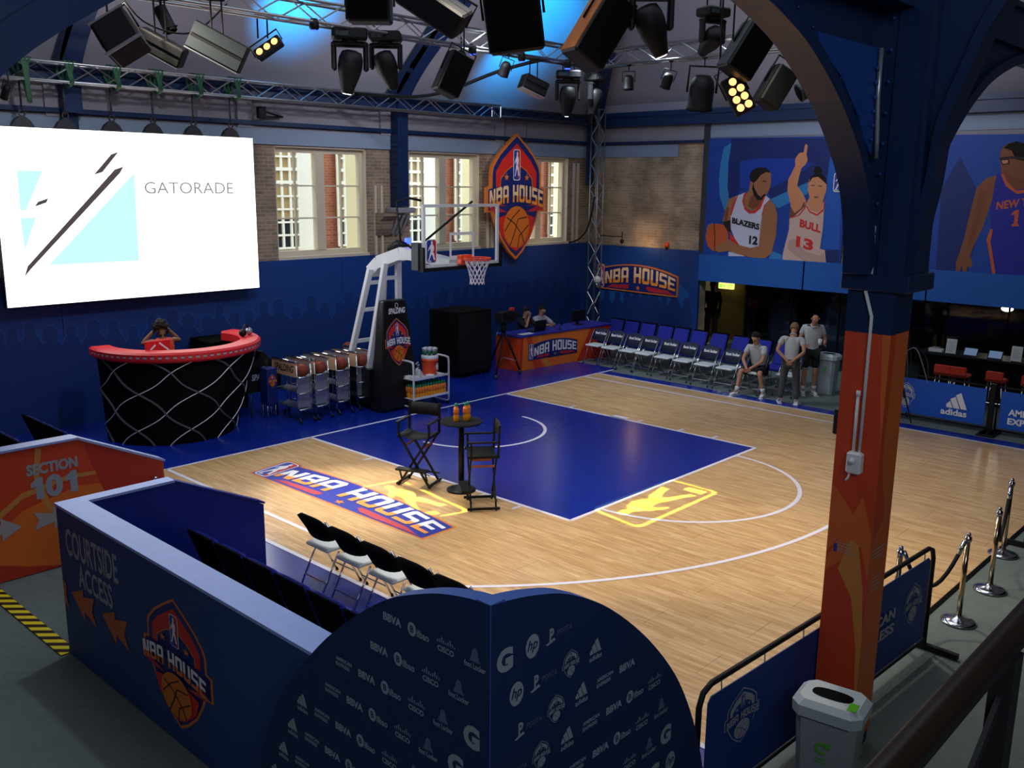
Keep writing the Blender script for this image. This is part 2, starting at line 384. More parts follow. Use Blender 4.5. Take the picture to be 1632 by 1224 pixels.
# ---------------------------------------------------------------- flat print engine
_tc = {}
def text_mesh(s, bold=0.02, shear=0.0):
    k = (s, bold, shear)
    if k in _tc: return _tc[k]
    cu = bpy.data.curves.new('t', 'FONT'); cu.body = s; cu.size = 1; cu.offset = bold; cu.shear = shear; cu.resolution_u = 3; cu.fill_mode = 'FRONT'
    ob = bpy.data.objects.new('t', cu); C.objects.link(ob)
    dg = bpy.context.evaluated_depsgraph_get(); me = bpy.data.meshes.new_from_object(ob.evaluated_get(dg))
    vs = [(v.co.x, v.co.y) for v in me.vertices]; fs = [tuple(p.vertices) for p in me.polygons]
    bpy.data.objects.remove(ob); bpy.data.curves.remove(cu); bpy.data.meshes.remove(me)
    x0 = min(v[0] for v in vs); x1 = max(v[0] for v in vs); y0 = min(v[1] for v in vs); y1 = max(v[1] for v in vs)
    r = ([((a - x0) / (x1 - x0), (b - y0) / (y1 - y0)) for a, b in vs], fs, (x1 - x0) / (y1 - y0)); _tc[k] = r; return r
def clip_half(poly, y, keep_above=True):
    o = []; n = len(poly)
    for i in range(n):
        a = poly[i]; b = poly[(i + 1) % n]; ia = (a[1] >= y) == keep_above; ib = (b[1] >= y) == keep_above
        if ia: o.append(a)
        if ia != ib:
            t = (y - a[1]) / (b[1] - a[1]); o.append((a[0] + (b[0] - a[0]) * t, y))
    return o
Q = 0.30; H = 0.19
GL = {  # chunky block letters as convex pieces in a unit box
 'N': [[(0,0),(Q,0),(Q,1),(0,1)], [(1-Q,0),(1,0),(1,1),(1-Q,1)], [(0.1,1),(Q+.04,1),(.9,0),(1-Q-.04,0)]],
 'B': [[(0,0),(Q,0),(Q,1),(0,1)], [(0,0),(.88,0),(1,.1),(1,H),(0,H)], [(0,.42),(.95,.42),(.95,.58),(0,.58)], [(0,1-H),(1,1-H),(1,.9),(.88,1),(0,1)], [(1-Q,.05),(1,.1),(1,.45),(.94,.5),(1-Q,.5)], [(1-Q,.5),(.94,.5),(1,.56),(1,.9),(1-Q,.95)]],
 'A': [[(0,0),(Q,0),(Q,.95),(0,.86)], [(1-Q,0),(1,0),(1,.86),(1-Q,.95)], [(0,.8),(1,.8),(1,.86),(.86,1),(.14,1),(0,.86)], [(0,.32),(1,.32),(1,.48),(0,.48)]],
 'H': [[(0,0),(Q,0),(Q,1),(0,1)], [(1-Q,0),(1,0),(1,1),(1-Q,1)], [(0,.4),(1,.4),(1,.6),(0,.6)]],
 'O': [[(0,.12),(Q,.05),(Q,.95),(0,.88)], [(1-Q,.05),(1,.12),(1,.88),(1-Q,.95)], [(.12,0),(.88,0),(1,.12),(1,H),(0,H),(0,.12)], [(0,1-H),(1,1-H),(1,.88),(.88,1),(.12,1),(0,.88)]],
 'U': [[(0,.12),(Q,.05),(Q,1),(0,1)], [(1-Q,.05),(1,.12),(1,1),(1-Q,1)], [(.12,0),(.88,0),(1,.12),(1,H),(0,H),(0,.12)]],
 'S': [[(0,0),(.88,0),(1,.12),(1,H),(0,H)], [(1-Q,.1),(1,.12),(1,.5),(.9,.59),(1-Q,.59)], [(0,.42),(1,.42),(1,.45),(.9,.59),(0,.59)], [(0,.5),(Q,.42),(Q,.9),(0,.88)], [(0,1-H),(1,1-H),(1,1),(.12,1),(0,.88)]],
 'E': [[(0,0),(Q,0),(Q,1),(0,1)], [(0,0),(1,0),(1,H),(0,H)], [(0,.41),(.85,.41),(.85,.59),(0,.59)], [(0,1-H),(1,1-H),(1,1),(0,1)]],
}
FIG = [(.52,.95),(.62,.93),(.66,.86),(.60,.80),(.72,.74),(.80,.62),(.74,.50),(.66,.46),(.78,.36),(.84,.20),(.92,.08),(.72,.08),(.66,.22),(.52,.34),(.40,.24),(.26,.06),(.12,.06),(.24,.20),(.32,.36),(.40,.50),(.36,.60),(.26,.56),(.14,.48),(.12,.54),(.24,.66),(.40,.76),(.46,.82),(.44,.90)]
class Art:
    def __init__(s): s.L = []
    def poly(s, p, m): s.L.append(('p', p, m)); return s
    def tris(s, vs, fs, m): s.L.append(('t', (vs, fs), m)); return s
    def rect(s, x0, y0, x1, y1, m): return s.poly([(x0, y0), (x1, y0), (x1, y1), (x0, y1)], m)
    def text(s, t, x0, y0, x1, y1, m, bold=0.02, shear=0.0, f=None):
        vs, fs, _ = text_mesh(t, bold, shear)
        P = [(x0 + a * (x1 - x0), y0 + b * (y1 - y0)) for a, b in vs]
        if f: P = [f(*q) for q in P]
        return s.tris(P, fs, m)
    def textc(s, t, cx, cy, h, m, bold=0.02, shear=0.0, wmax=None):
        a = text_mesh(t, bold, shear)[2] * h
        if wmax: a = min(a, wmax)
        return s.text(t, cx - a / 2, cy - h / 2, cx + a / 2, cy + h / 2, m, bold, shear)
    def disc(s, cx, cy, r, m, n=20, ry=None): ry = r if ry is None else ry; return s.poly([(cx + r * math.cos(2*PI*k/n), cy + ry * math.sin(2*PI*k/n)) for k in range(n)], m)
    def line(s, pts, w, m, closed=False):
        vs = []; fs = []; n = len(pts)
        for i in range(n):
            a = pts[(i-1) % n] if (closed or i > 0) else pts[i]; b = pts[(i+1) % n] if (closed or i < n-1) else pts[i]
            dx, dy = b[0]-a[0], b[1]-a[1]; l = math.hypot(dx, dy) or 1; nx, ny = -dy/l*w/2, dx/l*w/2
            vs += [(pts[i][0]+nx, pts[i][1]+ny), (pts[i][0]-nx, pts[i][1]-ny)]
        for i in range(n if closed else n-1):
            j = (i+1) % n; fs.append((2*i+1, 2*j+1, 2*j, 2*i))
        return s.tris(vs, fs, m)
    def star(s, cx, cy, r, m): return s.poly([(cx + (r if k % 2 == 0 else r*.42) * math.cos(PI/2 + PI*k/5), cy + (r if k % 2 == 0 else r*.42) * math.sin(PI/2 + PI*k/5)) for k in range(10)], m)
    def arc(s, cx, cy, r, a0, a1, w, m, n=24, ry=None):
        ry = r if ry is None else ry
        return s.line([(cx + r*math.cos(a0+(a1-a0)*k/n), cy + ry*math.sin(a0+(a1-a0)*k/n)) for k in range(n+1)], w, m)
    def rrect(s, x0, y0, x1, y1, r, m):
        p = []
        for cx, cy, a in ((x1-r, y1-r, 0), (x0+r, y1-r, PI/2), (x0+r, y0+r, PI), (x1-r, y0+r, 1.5*PI)):
            for k in range(5): p.append((cx + r*math.cos(a+PI/2*k/4), cy + r*math.sin(a+PI/2*k/4)))
        return s.poly(p, m)
    def badge(s, x0, y0, x1, y1, mono=None, text=True):   # upright league badge
        w, h = x1-x0, y1-y0; r = w*.22
        s.rrect(x0, y0, x1, y1, r, mono[0] if mono else 'white')
        e = w*.07
        if mono: s.rrect(x0+e, y0+e, x1-e, y1-e, r*.8, mono[1])
        else:
            s.rrect(x0+e, y0+e, x1-e, y1-e, r*.8, 'logo_blue')
            s.poly([(x0+w*.55, y1-e), (x1-e-r*.6, y1-e), (x1-e, y1-e-r*.6), (x1-e, y0+e+r*.6), (x1-e-r*.6, y0+e), (x0+w*.72, y0+e), (x0+w*.60, y0+h*.35)], 'logo_red')
        s.poly([(x0+e+a*(w-2*e), y0+h*.08+b*h*.9) for a, b in FIG], mono[0] if mono else 'white')
        if text and not mono: s.text('NBA', x0+w*.14, y0+h*.06, x0+w*.5, y0+h*.14, 'white', .02)
        return s
    def word(s, x0, x1, bot, top, m_lo, m_hi, split=0.36, shear=0.0, grow=0.0, outline=None):
        W = 'NBA HOUSE'; wd = [1, 1, 1, .42, 1, 1, 1, 1, .95]
        wd = [a * (1 + grow * abs(2 * i / 8 - 1)) for i, a in enumerate(wd)]
        gap = .16; tot = sum(wd) + gap * 8; x = 0
        def mp(a, b):
            u = a / tot; lo = bot(u); hi = top(u); return (x0 + (x1 - x0) * u + shear * (b - .5) * (hi - lo), lo + (hi - lo) * b)
        for i, ch in enumerate(W):
            if ch != ' ':
                for q in GL[ch]:
                    g = [(x + a * wd[i], b) for a, b in q]
                    if outline:
                        pass
                    lo = clip_half(g, split, False); hi = clip_half(g, split, True)
                    if len(lo) > 2: s.L.append(('p0', [mp(*t) for t in lo], m_lo))
                    if len(hi) > 2: s.L.append(('p0', [mp(*t) for t in hi], m_hi))
            x += wd[i] + gap
        s.L.append(('step', None, None))
        return s
    def shield(s, cx, cy, w, mono=None, lo='letter_orange', hi='letter_orange'):
        k0 = len(s.L); s._shield(cx, cy, w, mono, lo, hi); return s
    def squash(s, cy, f):
        g = lambda P: [(a, cy + (b - cy) * f) for a, b in P]
        s.L = [(t, g(d), m) if t in ('p', 'p0') else ((t, (g(d[0]), d[1]), m) if t == 't' else (t, d, m)) for t, d, m in s.L]; return s
    def _shield(s, cx, cy, w, mono=None, lo='letter_orange', hi='letter_orange'):
        """the pointed crest, w wide over the name band; height 1.48 w"""
        def P(l): return [(cx + a * w, cy + b * w) for a, b in l]
        def mir(l): return l + [(-a, b) for a, b in reversed(l) if abs(a) > 1e-6]
        O_, NV, RD, WH = ('sign_orange', 'sign_navy', 'red', 'white') if not mono else (mono[0], mono[1], mono[0], mono[0])
        out = [(0,.74),(.16,.62),(.30,.50),(.41,.36),(.43,.28),(.43,.13),(.5,.11),(.5,-.17),(.40,-.17),(.36,-.28),(.26,-.48),(.12,-.65),(0,-.74)]
        s.poly(P(mir(out)), O_)
        s.poly(P(mir([(0,.71),(.15,.595),(.285,.48),(.385,.35),(.405,.27),(.405,.11),(.475,.09),(.475,-.15),(.38,-.15),(.335,-.28),(.24,-.47),(.11,-.62),(0,-.705)])), 'navy' if not mono else mono[1])
        s.poly(P([(0,.63),(.24,.44),(.35,.30),(.35,.12),(.28,.12),(.27,.22),(.16,.32),(0,.40),(-.16,.32),(-.27,.22),(-.28,.12),(-.35,.12),(-.35,.30),(-.24,.44)]), RD)
        if not mono: s.line(P([(-.28,.12),(-.27,.22),(-.16,.32),(0,.40),(.16,.32),(.27,.22),(.28,.12)]), .012*w, 'sign_orange')
        s.badge(cx-.06*w, cy+.20*w, cx+.06*w, cy+.56*w, mono, False)
        for k in (-1, 1): s.star(cx + k*.175*w, cy+.235*w, .045*w, O_)
        s.poly(P(mir([(0,-.16),(.16,-.2),(.32,-.24),(.27,-.42),(.12,-.58),(0,-.64)])), RD if not mono else mono[1])
        if not mono:
            for k in (-1, 1):
                for t in (0, .07): s.poly(P([(k*.16,-.10-t),(k*.40,-.06-t*.4),(k*.47,-.12-t*.4),(k*.30,-.10-t)]), 'streak_red')
        bx, by, br = cx, cy-.37*w, .225*w
        s.disc(bx, by+.02*w, br, 'ball_orange' if not mono else mono[0], 24, br*1.1)
        bl = 'ball_line' if not mono else mono[1]
        s.line([(bx-br*.9, by-br*.1), (bx-br*.3, by+br*.6), (bx+br*.25, by+br*1.0)], .014*w, bl)
        s.line([(bx-br*.75, by+br*.6), (bx-br*.2, by+br*.3), (bx+br*.4, by-br*.3), (bx+br*.6, by-br*.8)], .014*w, bl)
        s.line([(bx-br*.5, by-br*.9), (bx-br*.15, by-br*.2), (bx+br*.1, by+br*.5), (bx+br*.8, by+br*.6)], .014*w, bl)
        s.line([(bx+br*.1, by-br*1.0), (bx+br*.2, by-br*.4), (bx+br*.95, by+br*.2)], .014*w, bl)
        ar = lambda u: .07 * (1 - (2*u-1)**2)
        s.word(cx-.465*w, cx+.465*w, lambda u: cy + w*(-.125 + ar(u)), lambda u: cy + w*(.075 + ar(u)*1.05), mono[0] if mono else lo, mono[0] if mono else hi)
        return s
    def plate(s, x0, y0, x1, y1, border='sign_orange', back='navy', lo='letter_orange', hi='white', arch=0.28, shear=0.0, border_w=.012):
        """the long sign: badge at left, arched name, streaks and a star below"""
        w, h = x1-x0, y1-y0
        def P(l, e=0): return [(x0 + a*w, y0 + b*h) for a, b in l]
        top = lambda u: 1 - arch * (2*u-1)**2
        o = [(0.0,0),(1,0)] + [(1-.9*k/16, top(1-.9*k/16)) for k in range(17)] + [(.1, .92),(.02,.92),(0,.86)]
        s.poly(P(o), border)
        ex = border_w; ey = border_w*w/h
        s.poly(P([(ex,ey),(1-ex,ey)] + [(1-ex-(.9-ex)*k/16, top(1-.9*k/16)-ey) for k in range(17)] + [(.1,.92-ey),(.02,.92-ey),(ex,.86-ey)]), back)
        s.badge(x0+.015*w, y0+.06*h, x0+.095*w, y0+.88*h)
        for k in (0, 1, 2):
            s.poly(P([(.14+.1*k,.08),(.20+.1*k,.20),(.42,.26-.03*k),(.30+.05*k,.10)]), 'streak_red')
            s.poly(P([(.97-.1*k,.06),(.88-.1*k,.20),(.62,.27-.03*k),(.76-.05*k,.10)]), 'streak_red')
        s.star(x0+.53*w, y0+.17*h, .10*h, 'sign_orange')
        b = lambda u: y0 + h*(.20 + .14 * (1 - (2*u-1)**2)); t = lambda u: y0 + h*(.60 + .32 * (1-(1.9*u-.95)**2))
        s.word(x0+.11*w, x0+.975*w, b, t, lo, hi, .33, shear)
        return s
    def place(s, name, parent, O, U, V, eps=0.0015, flip=False, world=True, wrap=None, label=None, kind=None):
        O = Vector(O); U = Vector(U); V = Vector(V); N = U.cross(V).normalized(); mb = MB(); k = 1
        for typ, d, m in s.L:
            if typ == 'step': k = math.floor(k) + 1; continue
            if typ == 'reset': k = 1; continue
            if typ in ('p', 'p0'):
                vs = d; n = len(d)
                if n < 3: continue
                ts = tessellate_polygon([[Vector((a, b, 0)) for a, b in d]])
            else: vs, ts = d
            off = N * eps * k; P = [O + U * a + V * b + off for a, b in vs] if wrap is None else [wrap(a, b, eps * k) for a, b in vs]
            fs = []
            for t in ts:
                a, b, c_ = vs[t[0]], vs[t[1]], vs[t[2]]
                cr = (b[0]-a[0])*(c_[1]-a[1]) - (b[1]-a[1])*(c_[0]-a[0])
                fs.append(tuple(t) if cr >= 0 else tuple(reversed(t)))
            mb.add(P, fs, m)
            k += 1 if typ != 'p0' else .03
        return mb.build(name, parent, world, label, kind)
# ================================================================ SETTING
def struct(mb, name, parent=None, label=None): return mb.build(name, parent, True, label, 'structure' if parent is None else None)
ZC = -0.01                                     # carpet level; the sports floor tops out at 0
struct(MB().box((-18, -20, -0.3), (15, 4.2, ZC), 'carpet'), 'floor')
# ---- sports floor
cf = thing('floor_2', 'sprung maple half court with royal blue surround laid on the carpet', None, (0, 0, 0), kind='structure')
mb = MB()
mb.box((-7.0, 0.0, -0.02), (6.35, 3.62, -0.001), 'court_blue')
mb.box((-6.75, -10.15, -0.02), (-5.6, 0.0, -0.001), 'court_blue')
mb.box((5.6, -10.15, -0.02), (5.98, 0.0, -0.001), 'court_blue')
mb.box((-6.75, -10.20, -0.02), (5.98, -10.15, -0.001), 'black_matte')
mb.build('blue_surround', cf, label='royal blue painted border')
n = 24; wv = 11.2 / n
for i in range(n):
    x0 = -5.6 + i * wv; y = 0.0; first = 0.91 if i % 2 else 1.82
    while y > -10.14:
        y1 = max(y - first, -10.15); first = 1.82
        MB().box((x0 + .0006, y1 + .0018, -0.02), (x0 + wv - .0006, y - .0018, 0.0), 'maple').build('wood_panel', cf)
        y = y1
# court paint (flat paint on the boards)
a = Art(); a.rect(-2.45, -5.8, 2.45, 0, 'court_blue'); a.place('painted_key', cf, (0, 0, 0), (1, 0, 0), (0, 1, 0), .0012, label='royal blue painted key')
a = Art()
a.rect(-7.0, -.03, 6.2, .03, 'line_white'); a.L.append(('step', 0, 0))
for s_ in (-1, 1):
    a.rect(s_*2.45-.03, -5.8, s_*2.45+.03, 0, 'line_white')
    a.rect(s_*5.06-.03, -6.02, s_*5.06+.03, 0, 'line_white')
    a.rect(s_*5.6-.03, -10.15, s_*5.6+.03, 0, 'line_white')
    for y in (-1.72, -3.35, -4.25, -4.95): a.rect(s_*2.56-.09, y-.03, s_*2.56+.09, y+.03, 'line_white')
    a.rect(s_*2.53-.09, -3.08, s_*2.53+.09, -2.74, 'line_white')
a.rect(-2.45, -5.83, 2.45, -5.77, 'line_white')
a.arc(0, -1.575, 1.25, PI, 2*PI, .06, 'line_white', 40)
a.arc(0, -5.8, 1.8, PI, 2*PI, .06, 'line_white', 48)
t0 = math.atan2(-4.45, -5.06); a.arc(0, -1.575, 6.75, t0 + 2*PI, 2*PI - (PI + t0) , .06, 'line_white', 80)
for k in range(len(a.L)): pass
b_ = Art(); b_.L = [('p0' if q[0] == 'p' else q[0], q[1], q[2]) for q in a.L]
# flatten the arcs to one layer as well
mbq = MB(); zz = .0035
for typ, d, m in b_.L:
    if typ == 'step': continue
    if typ == 'p0': mbq.add([(p[0], p[1], zz) for p in d], [tuple(range(len(d)))], m)
    else: mbq.add([(p[0], p[1], zz + .0004) for p in d[0]], d[1], m)
o = mbq.build('court_lines', cf, label='white painted court lines')
# painted sign on the boards: reading along the left sideline
a = Art(); a.plate(0, 0, 4.05, 1.06, border='sign_orange', back='plate_blue', lo='letter_orange', hi='white', arch=.22, shear=.10, border_w=.010)
Pq = [(-4.86, -1.04), (-3.86, -5.20), (-3.32, -4.66), (-3.98, -0.83)]
def warp(x, y, off):
    u = x / 4.05; v = y / 1.06
    lo = Vector((-4.28, -1.02, 0)).lerp(Vector((-4.25, -4.92, 0)), u); hi = Vector((-3.42, -0.88, 0)).lerp(Vector((-3.50, -4.92, 0)), u)
    p = lo.lerp(hi, v); p.z = .002 + off; return p
a.place('painted_logo', cf, (0, 0, 0), (1, 0, 0), (0, 1, 0), .0004, wrap=warp, label='painted league house sign on the maple boards')

# ---- room shell
YW = 3.7; XW = 9.93; ZE = 6.15
wins = [(-7.75, -5.4), (-4.15, -1.82), (-0.53, 1.80), (3.04, 5.34), (6.55, 8.80)]
lw = thing('wall_left', None, None, kind='structure')
mb = MB(); mb.box((-17, YW, -0.3), (XW + .35, YW + .35, 2.74), 'brick_left')
xs = [-17] + [v for wq in wins for v in wq] + [XW + .35]
for i in range(0, len(xs), 2): mb.box((xs[i], YW, 2.74), (xs[i+1], YW + .35, 5.02), 'brick_left')
mb.box((-17, YW, 5.02), (XW + .35, YW + .35, ZE), 'plaster'); mb.build('masonry', lw)
mb = MB(); mb.box((-17, YW - .05, 5.04), (XW - .02, YW, 5.34), 'plaster_band'); mb.box((-17, YW - .03, 5.34), (XW - .02, YW, 5.38), 'plaster'); mb.build('lintel_band', lw, label='pale blue grey band above the windows')
for x in (-1.2, 2.35, 6.0, -4.8):                    # pilasters above and pipes on the piers
    MB().box((x - .16, YW - .07, 5.34), (x + .16, YW, 5.9), 'plaster').build('pilaster', lw)
for x in (2.02, 2.20, 5.62, 5.80, 9.02, 9.2):
    MB().box((x - .03, YW - .05, 2.70), (x + .03, YW, 4.25 if x < 9 else 4.9), 'cream_paint').build('cream_strip', lw)
rw = thing('wall_right', None, None, kind='structure')
mb = MB(); mb.box((XW, 0.05, -0.3), (XW + .3, YW, 5.4), 'brick_right'); mb.box((XW, -20, 2.55), (XW + .3, 0.05, 5.4), 'brick_right'); mb.box((XW, -20, 5.4), (XW + .3, YW, ZE), 'plaster')
mb.box((XW, -20, -0.3), (XW + .3, -11.2, 2.55), 'plaster'); mb.build('masonry', rw)
MB().box((XW - .03, 0.9, 5.06), (XW, YW - .05, 5.38), 'plaster_band').build('lintel_band', rw)
MB().box((XW - .03, -10.5, 5.52), (XW, 0.0, 5.84), 'plaster_band').build('plaster_strip', rw)
MB().box((XW - .02, 0.15, 5.40), (XW, YW - .05, 5.84), 'plaster').build('plaster_strip', rw)
struct(MB().box((-17.3, -20, -0.3), (-17, YW + .35, 11.2), 'plaster'), 'wall_far_left')
struct(MB().box((-17.3, -20.3, -0.3), (15, -20, 11.2), 'plaster'), 'wall_near')
# room behind the glazed opening on the right
sh = thing('wall_shop', None, None, kind='structure')
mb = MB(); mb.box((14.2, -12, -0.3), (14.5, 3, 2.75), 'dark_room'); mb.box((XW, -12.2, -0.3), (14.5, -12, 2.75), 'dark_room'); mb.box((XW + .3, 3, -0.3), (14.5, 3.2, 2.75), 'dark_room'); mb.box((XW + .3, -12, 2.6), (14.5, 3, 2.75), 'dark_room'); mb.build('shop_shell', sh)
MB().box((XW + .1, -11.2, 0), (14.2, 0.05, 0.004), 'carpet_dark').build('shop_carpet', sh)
# hipped roof
e = 5.3; zt = ZE + e * .92
A = [(-17.3, -20.3, ZE), (XW + .35, -20.3, ZE), (XW + .35, YW + .35, ZE), (-17.3, YW + .35, ZE)]; B = [(-17 + e, -20 + e, zt), (XW - e, -20 + e, zt), (XW - e, YW - e, zt), (-17 + e, YW - e, zt)]
A = [(x, y, ZE - .05) for x, y, z in A]
mb = MB(); mb.add(A + B + [(x, y, z + .25) for x, y, z in A + B], [(0, 1, 5, 4), (1, 2, 6, 5), (2, 3, 7, 6), (3, 0, 4, 7), (4, 5, 6, 7), (12, 13, 9, 8), (13, 14, 10, 9), (14, 15, 11, 10), (15, 12, 8, 11), (15, 14, 13, 12)], 'ceiling_paint')
struct(mb, 'ceiling')
# gutter beams and conduit runs
struct(MB().box((-17, YW - .28, 5.90), (XW, YW, 6.06), 'steel_navy').box((-17, YW - .34, 6.06), (XW, YW, 6.14), 'steel_navy'), 'trim_1')
struct(MB().box((XW - .30, -20, 5.86), (XW, YW - .28, 6.10), 'steel_navy').box((XW - .36, -20, 6.10), (XW, YW - .28, 6.22), 'steel_navy').box((XW - .05, 0.1, 6.22), (XW, YW - .3, 6.5), 'ceiling_paint'), 'trim_2')
struct(MB().box((-17, YW - .13, 5.40), (XW - .1, YW, 5.48), 'steel_navy'), 'trim_3')
struct(MB().box((XW - .13, 0.1, 5.40), (XW, YW - .13, 5.47), 'steel_navy').box((XW - .07, -0.05, 2.6), (XW, .1, 5.95), 'dark_truss'), 'trim_4')
# hoardings
def crowd(a, x0, x1, zb, rnd, m1, m2, hz=.45):
    L = []; x = x0
    while x < x1:
        L.append((x, rnd.uniform(.09, .15), zb + rnd.uniform(0, hz))); x += rnd.uniform(.24, .42)
    for m, k in ((m1, .016), (m2, 0)):
        for x, r, h in L:
            for p in ([(x - 2.2*r - k, 0.02), (x - 2.2*r - k, h - .35), (x - .9*r - k, h - r*.9 + k), (x + .9*r + k, h - r*.9 + k), (x + 2.2*r + k, h - .35), (x + 2.2*r + k, .02)],
                      [(x + (r + k) * math.cos(2*PI*i/12), h + (r*1.15 + k) * math.sin(2*PI*i/12)) for i in range(12)]):
                a.L.append(('p0', p, m))
        a.L.append(('step', 0, 0))
rn = random.Random(3)
h1 = thing('hoarding', 'navy blue hoarding boards with a printed crowd silhouette below the windows', 'hoarding', (0, YW - .06, 0))
for x0 in range(-17, 9, 3): MB().box((x0 + .004, YW - .09, 0), (min(x0 + 3, XW - .1) - .004, YW - .01, 2.71), 'navy_wall').build('board', h1)
a = Art(); crowd(a, -6.4, 9.3, 1.55, rn, 'crowd_edge', 'navy_crowd', .25)
a.place('crowd_print', h1, (0, YW - .09, 0), (1, 0, 0), (0, 0, 1), .001, label='printed crowd silhouettes')
h2 = thing('hoarding', 'navy corner hoarding carrying the small lit house sign beneath the bare brick', 'hoarding', (XW - .06, 1.8, 0))
for y0 in (0.04, 1.25, 2.46): MB().box((XW - .09, y0, 0), (XW - .01, min(y0 + 1.205, YW - .1), 2.655), 'navy_wall').build('board', h2)
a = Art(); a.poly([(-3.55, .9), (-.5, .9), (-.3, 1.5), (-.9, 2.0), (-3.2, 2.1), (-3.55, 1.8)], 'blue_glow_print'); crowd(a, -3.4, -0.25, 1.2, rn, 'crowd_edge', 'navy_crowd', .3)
a.place('crowd_print', h2, (XW - .09, 0, 0), (0, -1, 0), (0, 0, 1), .001)
sg = thing('house_sign', 'small arched house sign mounted on the corner hoarding above the seats', 'sign', (XW - .12, 2.0, 1.8))
mb = MB(); pl = [(0, 0), (2.72, 0)] + [(2.72 - 2.5*k/10, .76 * (1 - .28 * (1 - 2*k/10.0 * .92) ** 2)) for k in range(11)] + [(.1, .72), (0, .66)]
O = (XW - .09, 3.36, 1.43); mb.prism(pl, O, (0, -1, -.015), (0, 0, 1), .05, 'sign_orange'); mb.build('panel', sg)
a = Art(); a.plate(0, 0, 2.72, .76, hi='letter_light', lo='letter_orange'); a.place('lettering', sg, (XW - .142, 3.36, 1.43), (0, -1, -.015), (0, 0, 1), .0008)
# light blue band above the opening
bd = thing('fascia_band', 'plain sky blue fascia band running under the player banners', 'fascia', (XW, -5, 2.2))
for k in range(4): MB().box((XW - .12, -2.9*k - 2.9 + .003, 1.89), (XW - .01, -2.9*k - .003 + .04, 2.575), 'sky_panel').build('board', bd)

# ---- windows
for n_, (x0, x1) in enumerate(wins):
    wd = thing('window_%d' % (n_ + 1), None, None, (0, 0, 0), kind='structure')
    y0, y1 = YW + .12, YW + .24; z0, z1 = 2.74, 5.02; cx = (x0 + x1) / 2; t = .10
    mb = MB(); mb.box((x0, y0, z0), (x0 + t, y1, z1), 'cream_paint'); mb.box((x1 - t, y0, z0), (x1, y1, z1), 'cream_paint'); mb.box((x0 + t, y0, z0), (x1 - t, y1, z0 + .14), 'cream_paint'); mb.box((x0 + t, y0, z1 - .12), (x1 - t, y1, z1), 'cream_paint')
    mb.box((x0 - .02, YW - .05, z0 - .03), (x1 + .02, YW + .12, z0 + .03), 'cream_paint')
    for xx in (x0, x1 - .02): mb.box((xx, YW + .001, z0), (xx + .02, y0, z1), 'cream_paint')
    mb.box((x0, YW + .001, z1 - .02), (x1, y0, z1), 'cream_paint')
    mb.box((cx - .11, y0 - .03, z0 + .14), (cx + .11, y1, z1 - .12), 'cream_paint'); mb.build('window_frame', wd)
    for (a0, a1) in ((x0 + t, cx - .11), (cx + .11, x1 - t)):
        b0, b1 = z0 + .14, z1 - .12; m0 = (a0 + a1) / 2
        MB().box((m0 - .018, y0 + .03, b0), (m0 + .018, y1 - .03, b1), 'cream_paint').build('glazing_bar', wd)
        for k in (1, 2):
            zz = b0 + (b1 - b0) * k / 3
            for (c0, c1) in ((a0, m0 - .018), (m0 + .018, a1)): MB().box((c0, y0 + .03, zz - .016), (c1, y1 - .03, zz + .016), 'cream_paint').build('glazing_bar', wd)
        for k in range(3):
            for (c0, c1) in ((a0, m0 - .018), (m0 + .018, a1)):
                MB().box((c0, y0 + .055, b0 + (b1-b0)*k/3 + .012), (c1, y0 + .06, b0 + (b1-b0)*(k+1)/3 - .012), 'pane_glass').build('pane', wd)
# ---- the building across the yard
ob = thing('facing_building', 'red brick building with white stone bays and sash windows seen through the windows', 'building', (8, 9.2, 0))
mb = MB(); mb.box((-12, 9.3, -2), (26, 9.6, 10), 'brick_out'); mb.build('brick_wall', ob)
k = 0
for bx in range(-3, 6):
    X0 = 3.0 + bx * 4.62 * 1.0
    MB().box((X0 - .35, 9.16, -2), (X0 + 1.32, 9.3, 10), 'white_stone').build('stone_surround', ob)
    MB().box((X0 + 2.25, 9.05, -2), (X0 + 2.95, 9.3, 10), 'cream_stone').build('stone_pier', ob)
    for zr, xr, ww, nn in ((2.55, -.12, .80, 3), (2.55, 2.02, .22, 1)):
        wq = MB().box((X0 + xr, 9.1, zr), (X0 + xr + ww, 9.16, zr + 4.2), 'tan_blind').box((X0 + xr, 9.09, zr), (X0 + xr + ww, 9.1, zr + .75), 'dark_glass').build('far_window', ob)
        mb = MB()
        for i in range(nn + 1): mb.box((X0 + xr + i * ww / nn - .03, 9.03, zr - .05), (X0 + xr + i * ww / nn + .03, 9.09, zr + 4.25), 'white_stone')
        for i in range(13): mb.box((X0 + xr, 9.02, zr - .05 + i * .35), (X0 + xr + ww, 9.09, zr + .0 + i * .35 + (.04 if i in (5, 6) else 0)), 'white_stone')
        o = mb.build('sash_bars', wq, world=False)
    MB().box((X0 - .4, 9.0, 1.6), (X0 + 4.22, 9.16, 2.42), 'white_stone').box((X0 - .4, 8.9, 2.2), (X0 + 4.22, 9.0, 2.3), 'plaster').build('string_course', ob)  # grey strip paints the shadow line of the white course into its colour
struct(MB().box((-14, 4.2, -2.2), (28, 9.3, -2.0), 'white_stone'), 'ground')

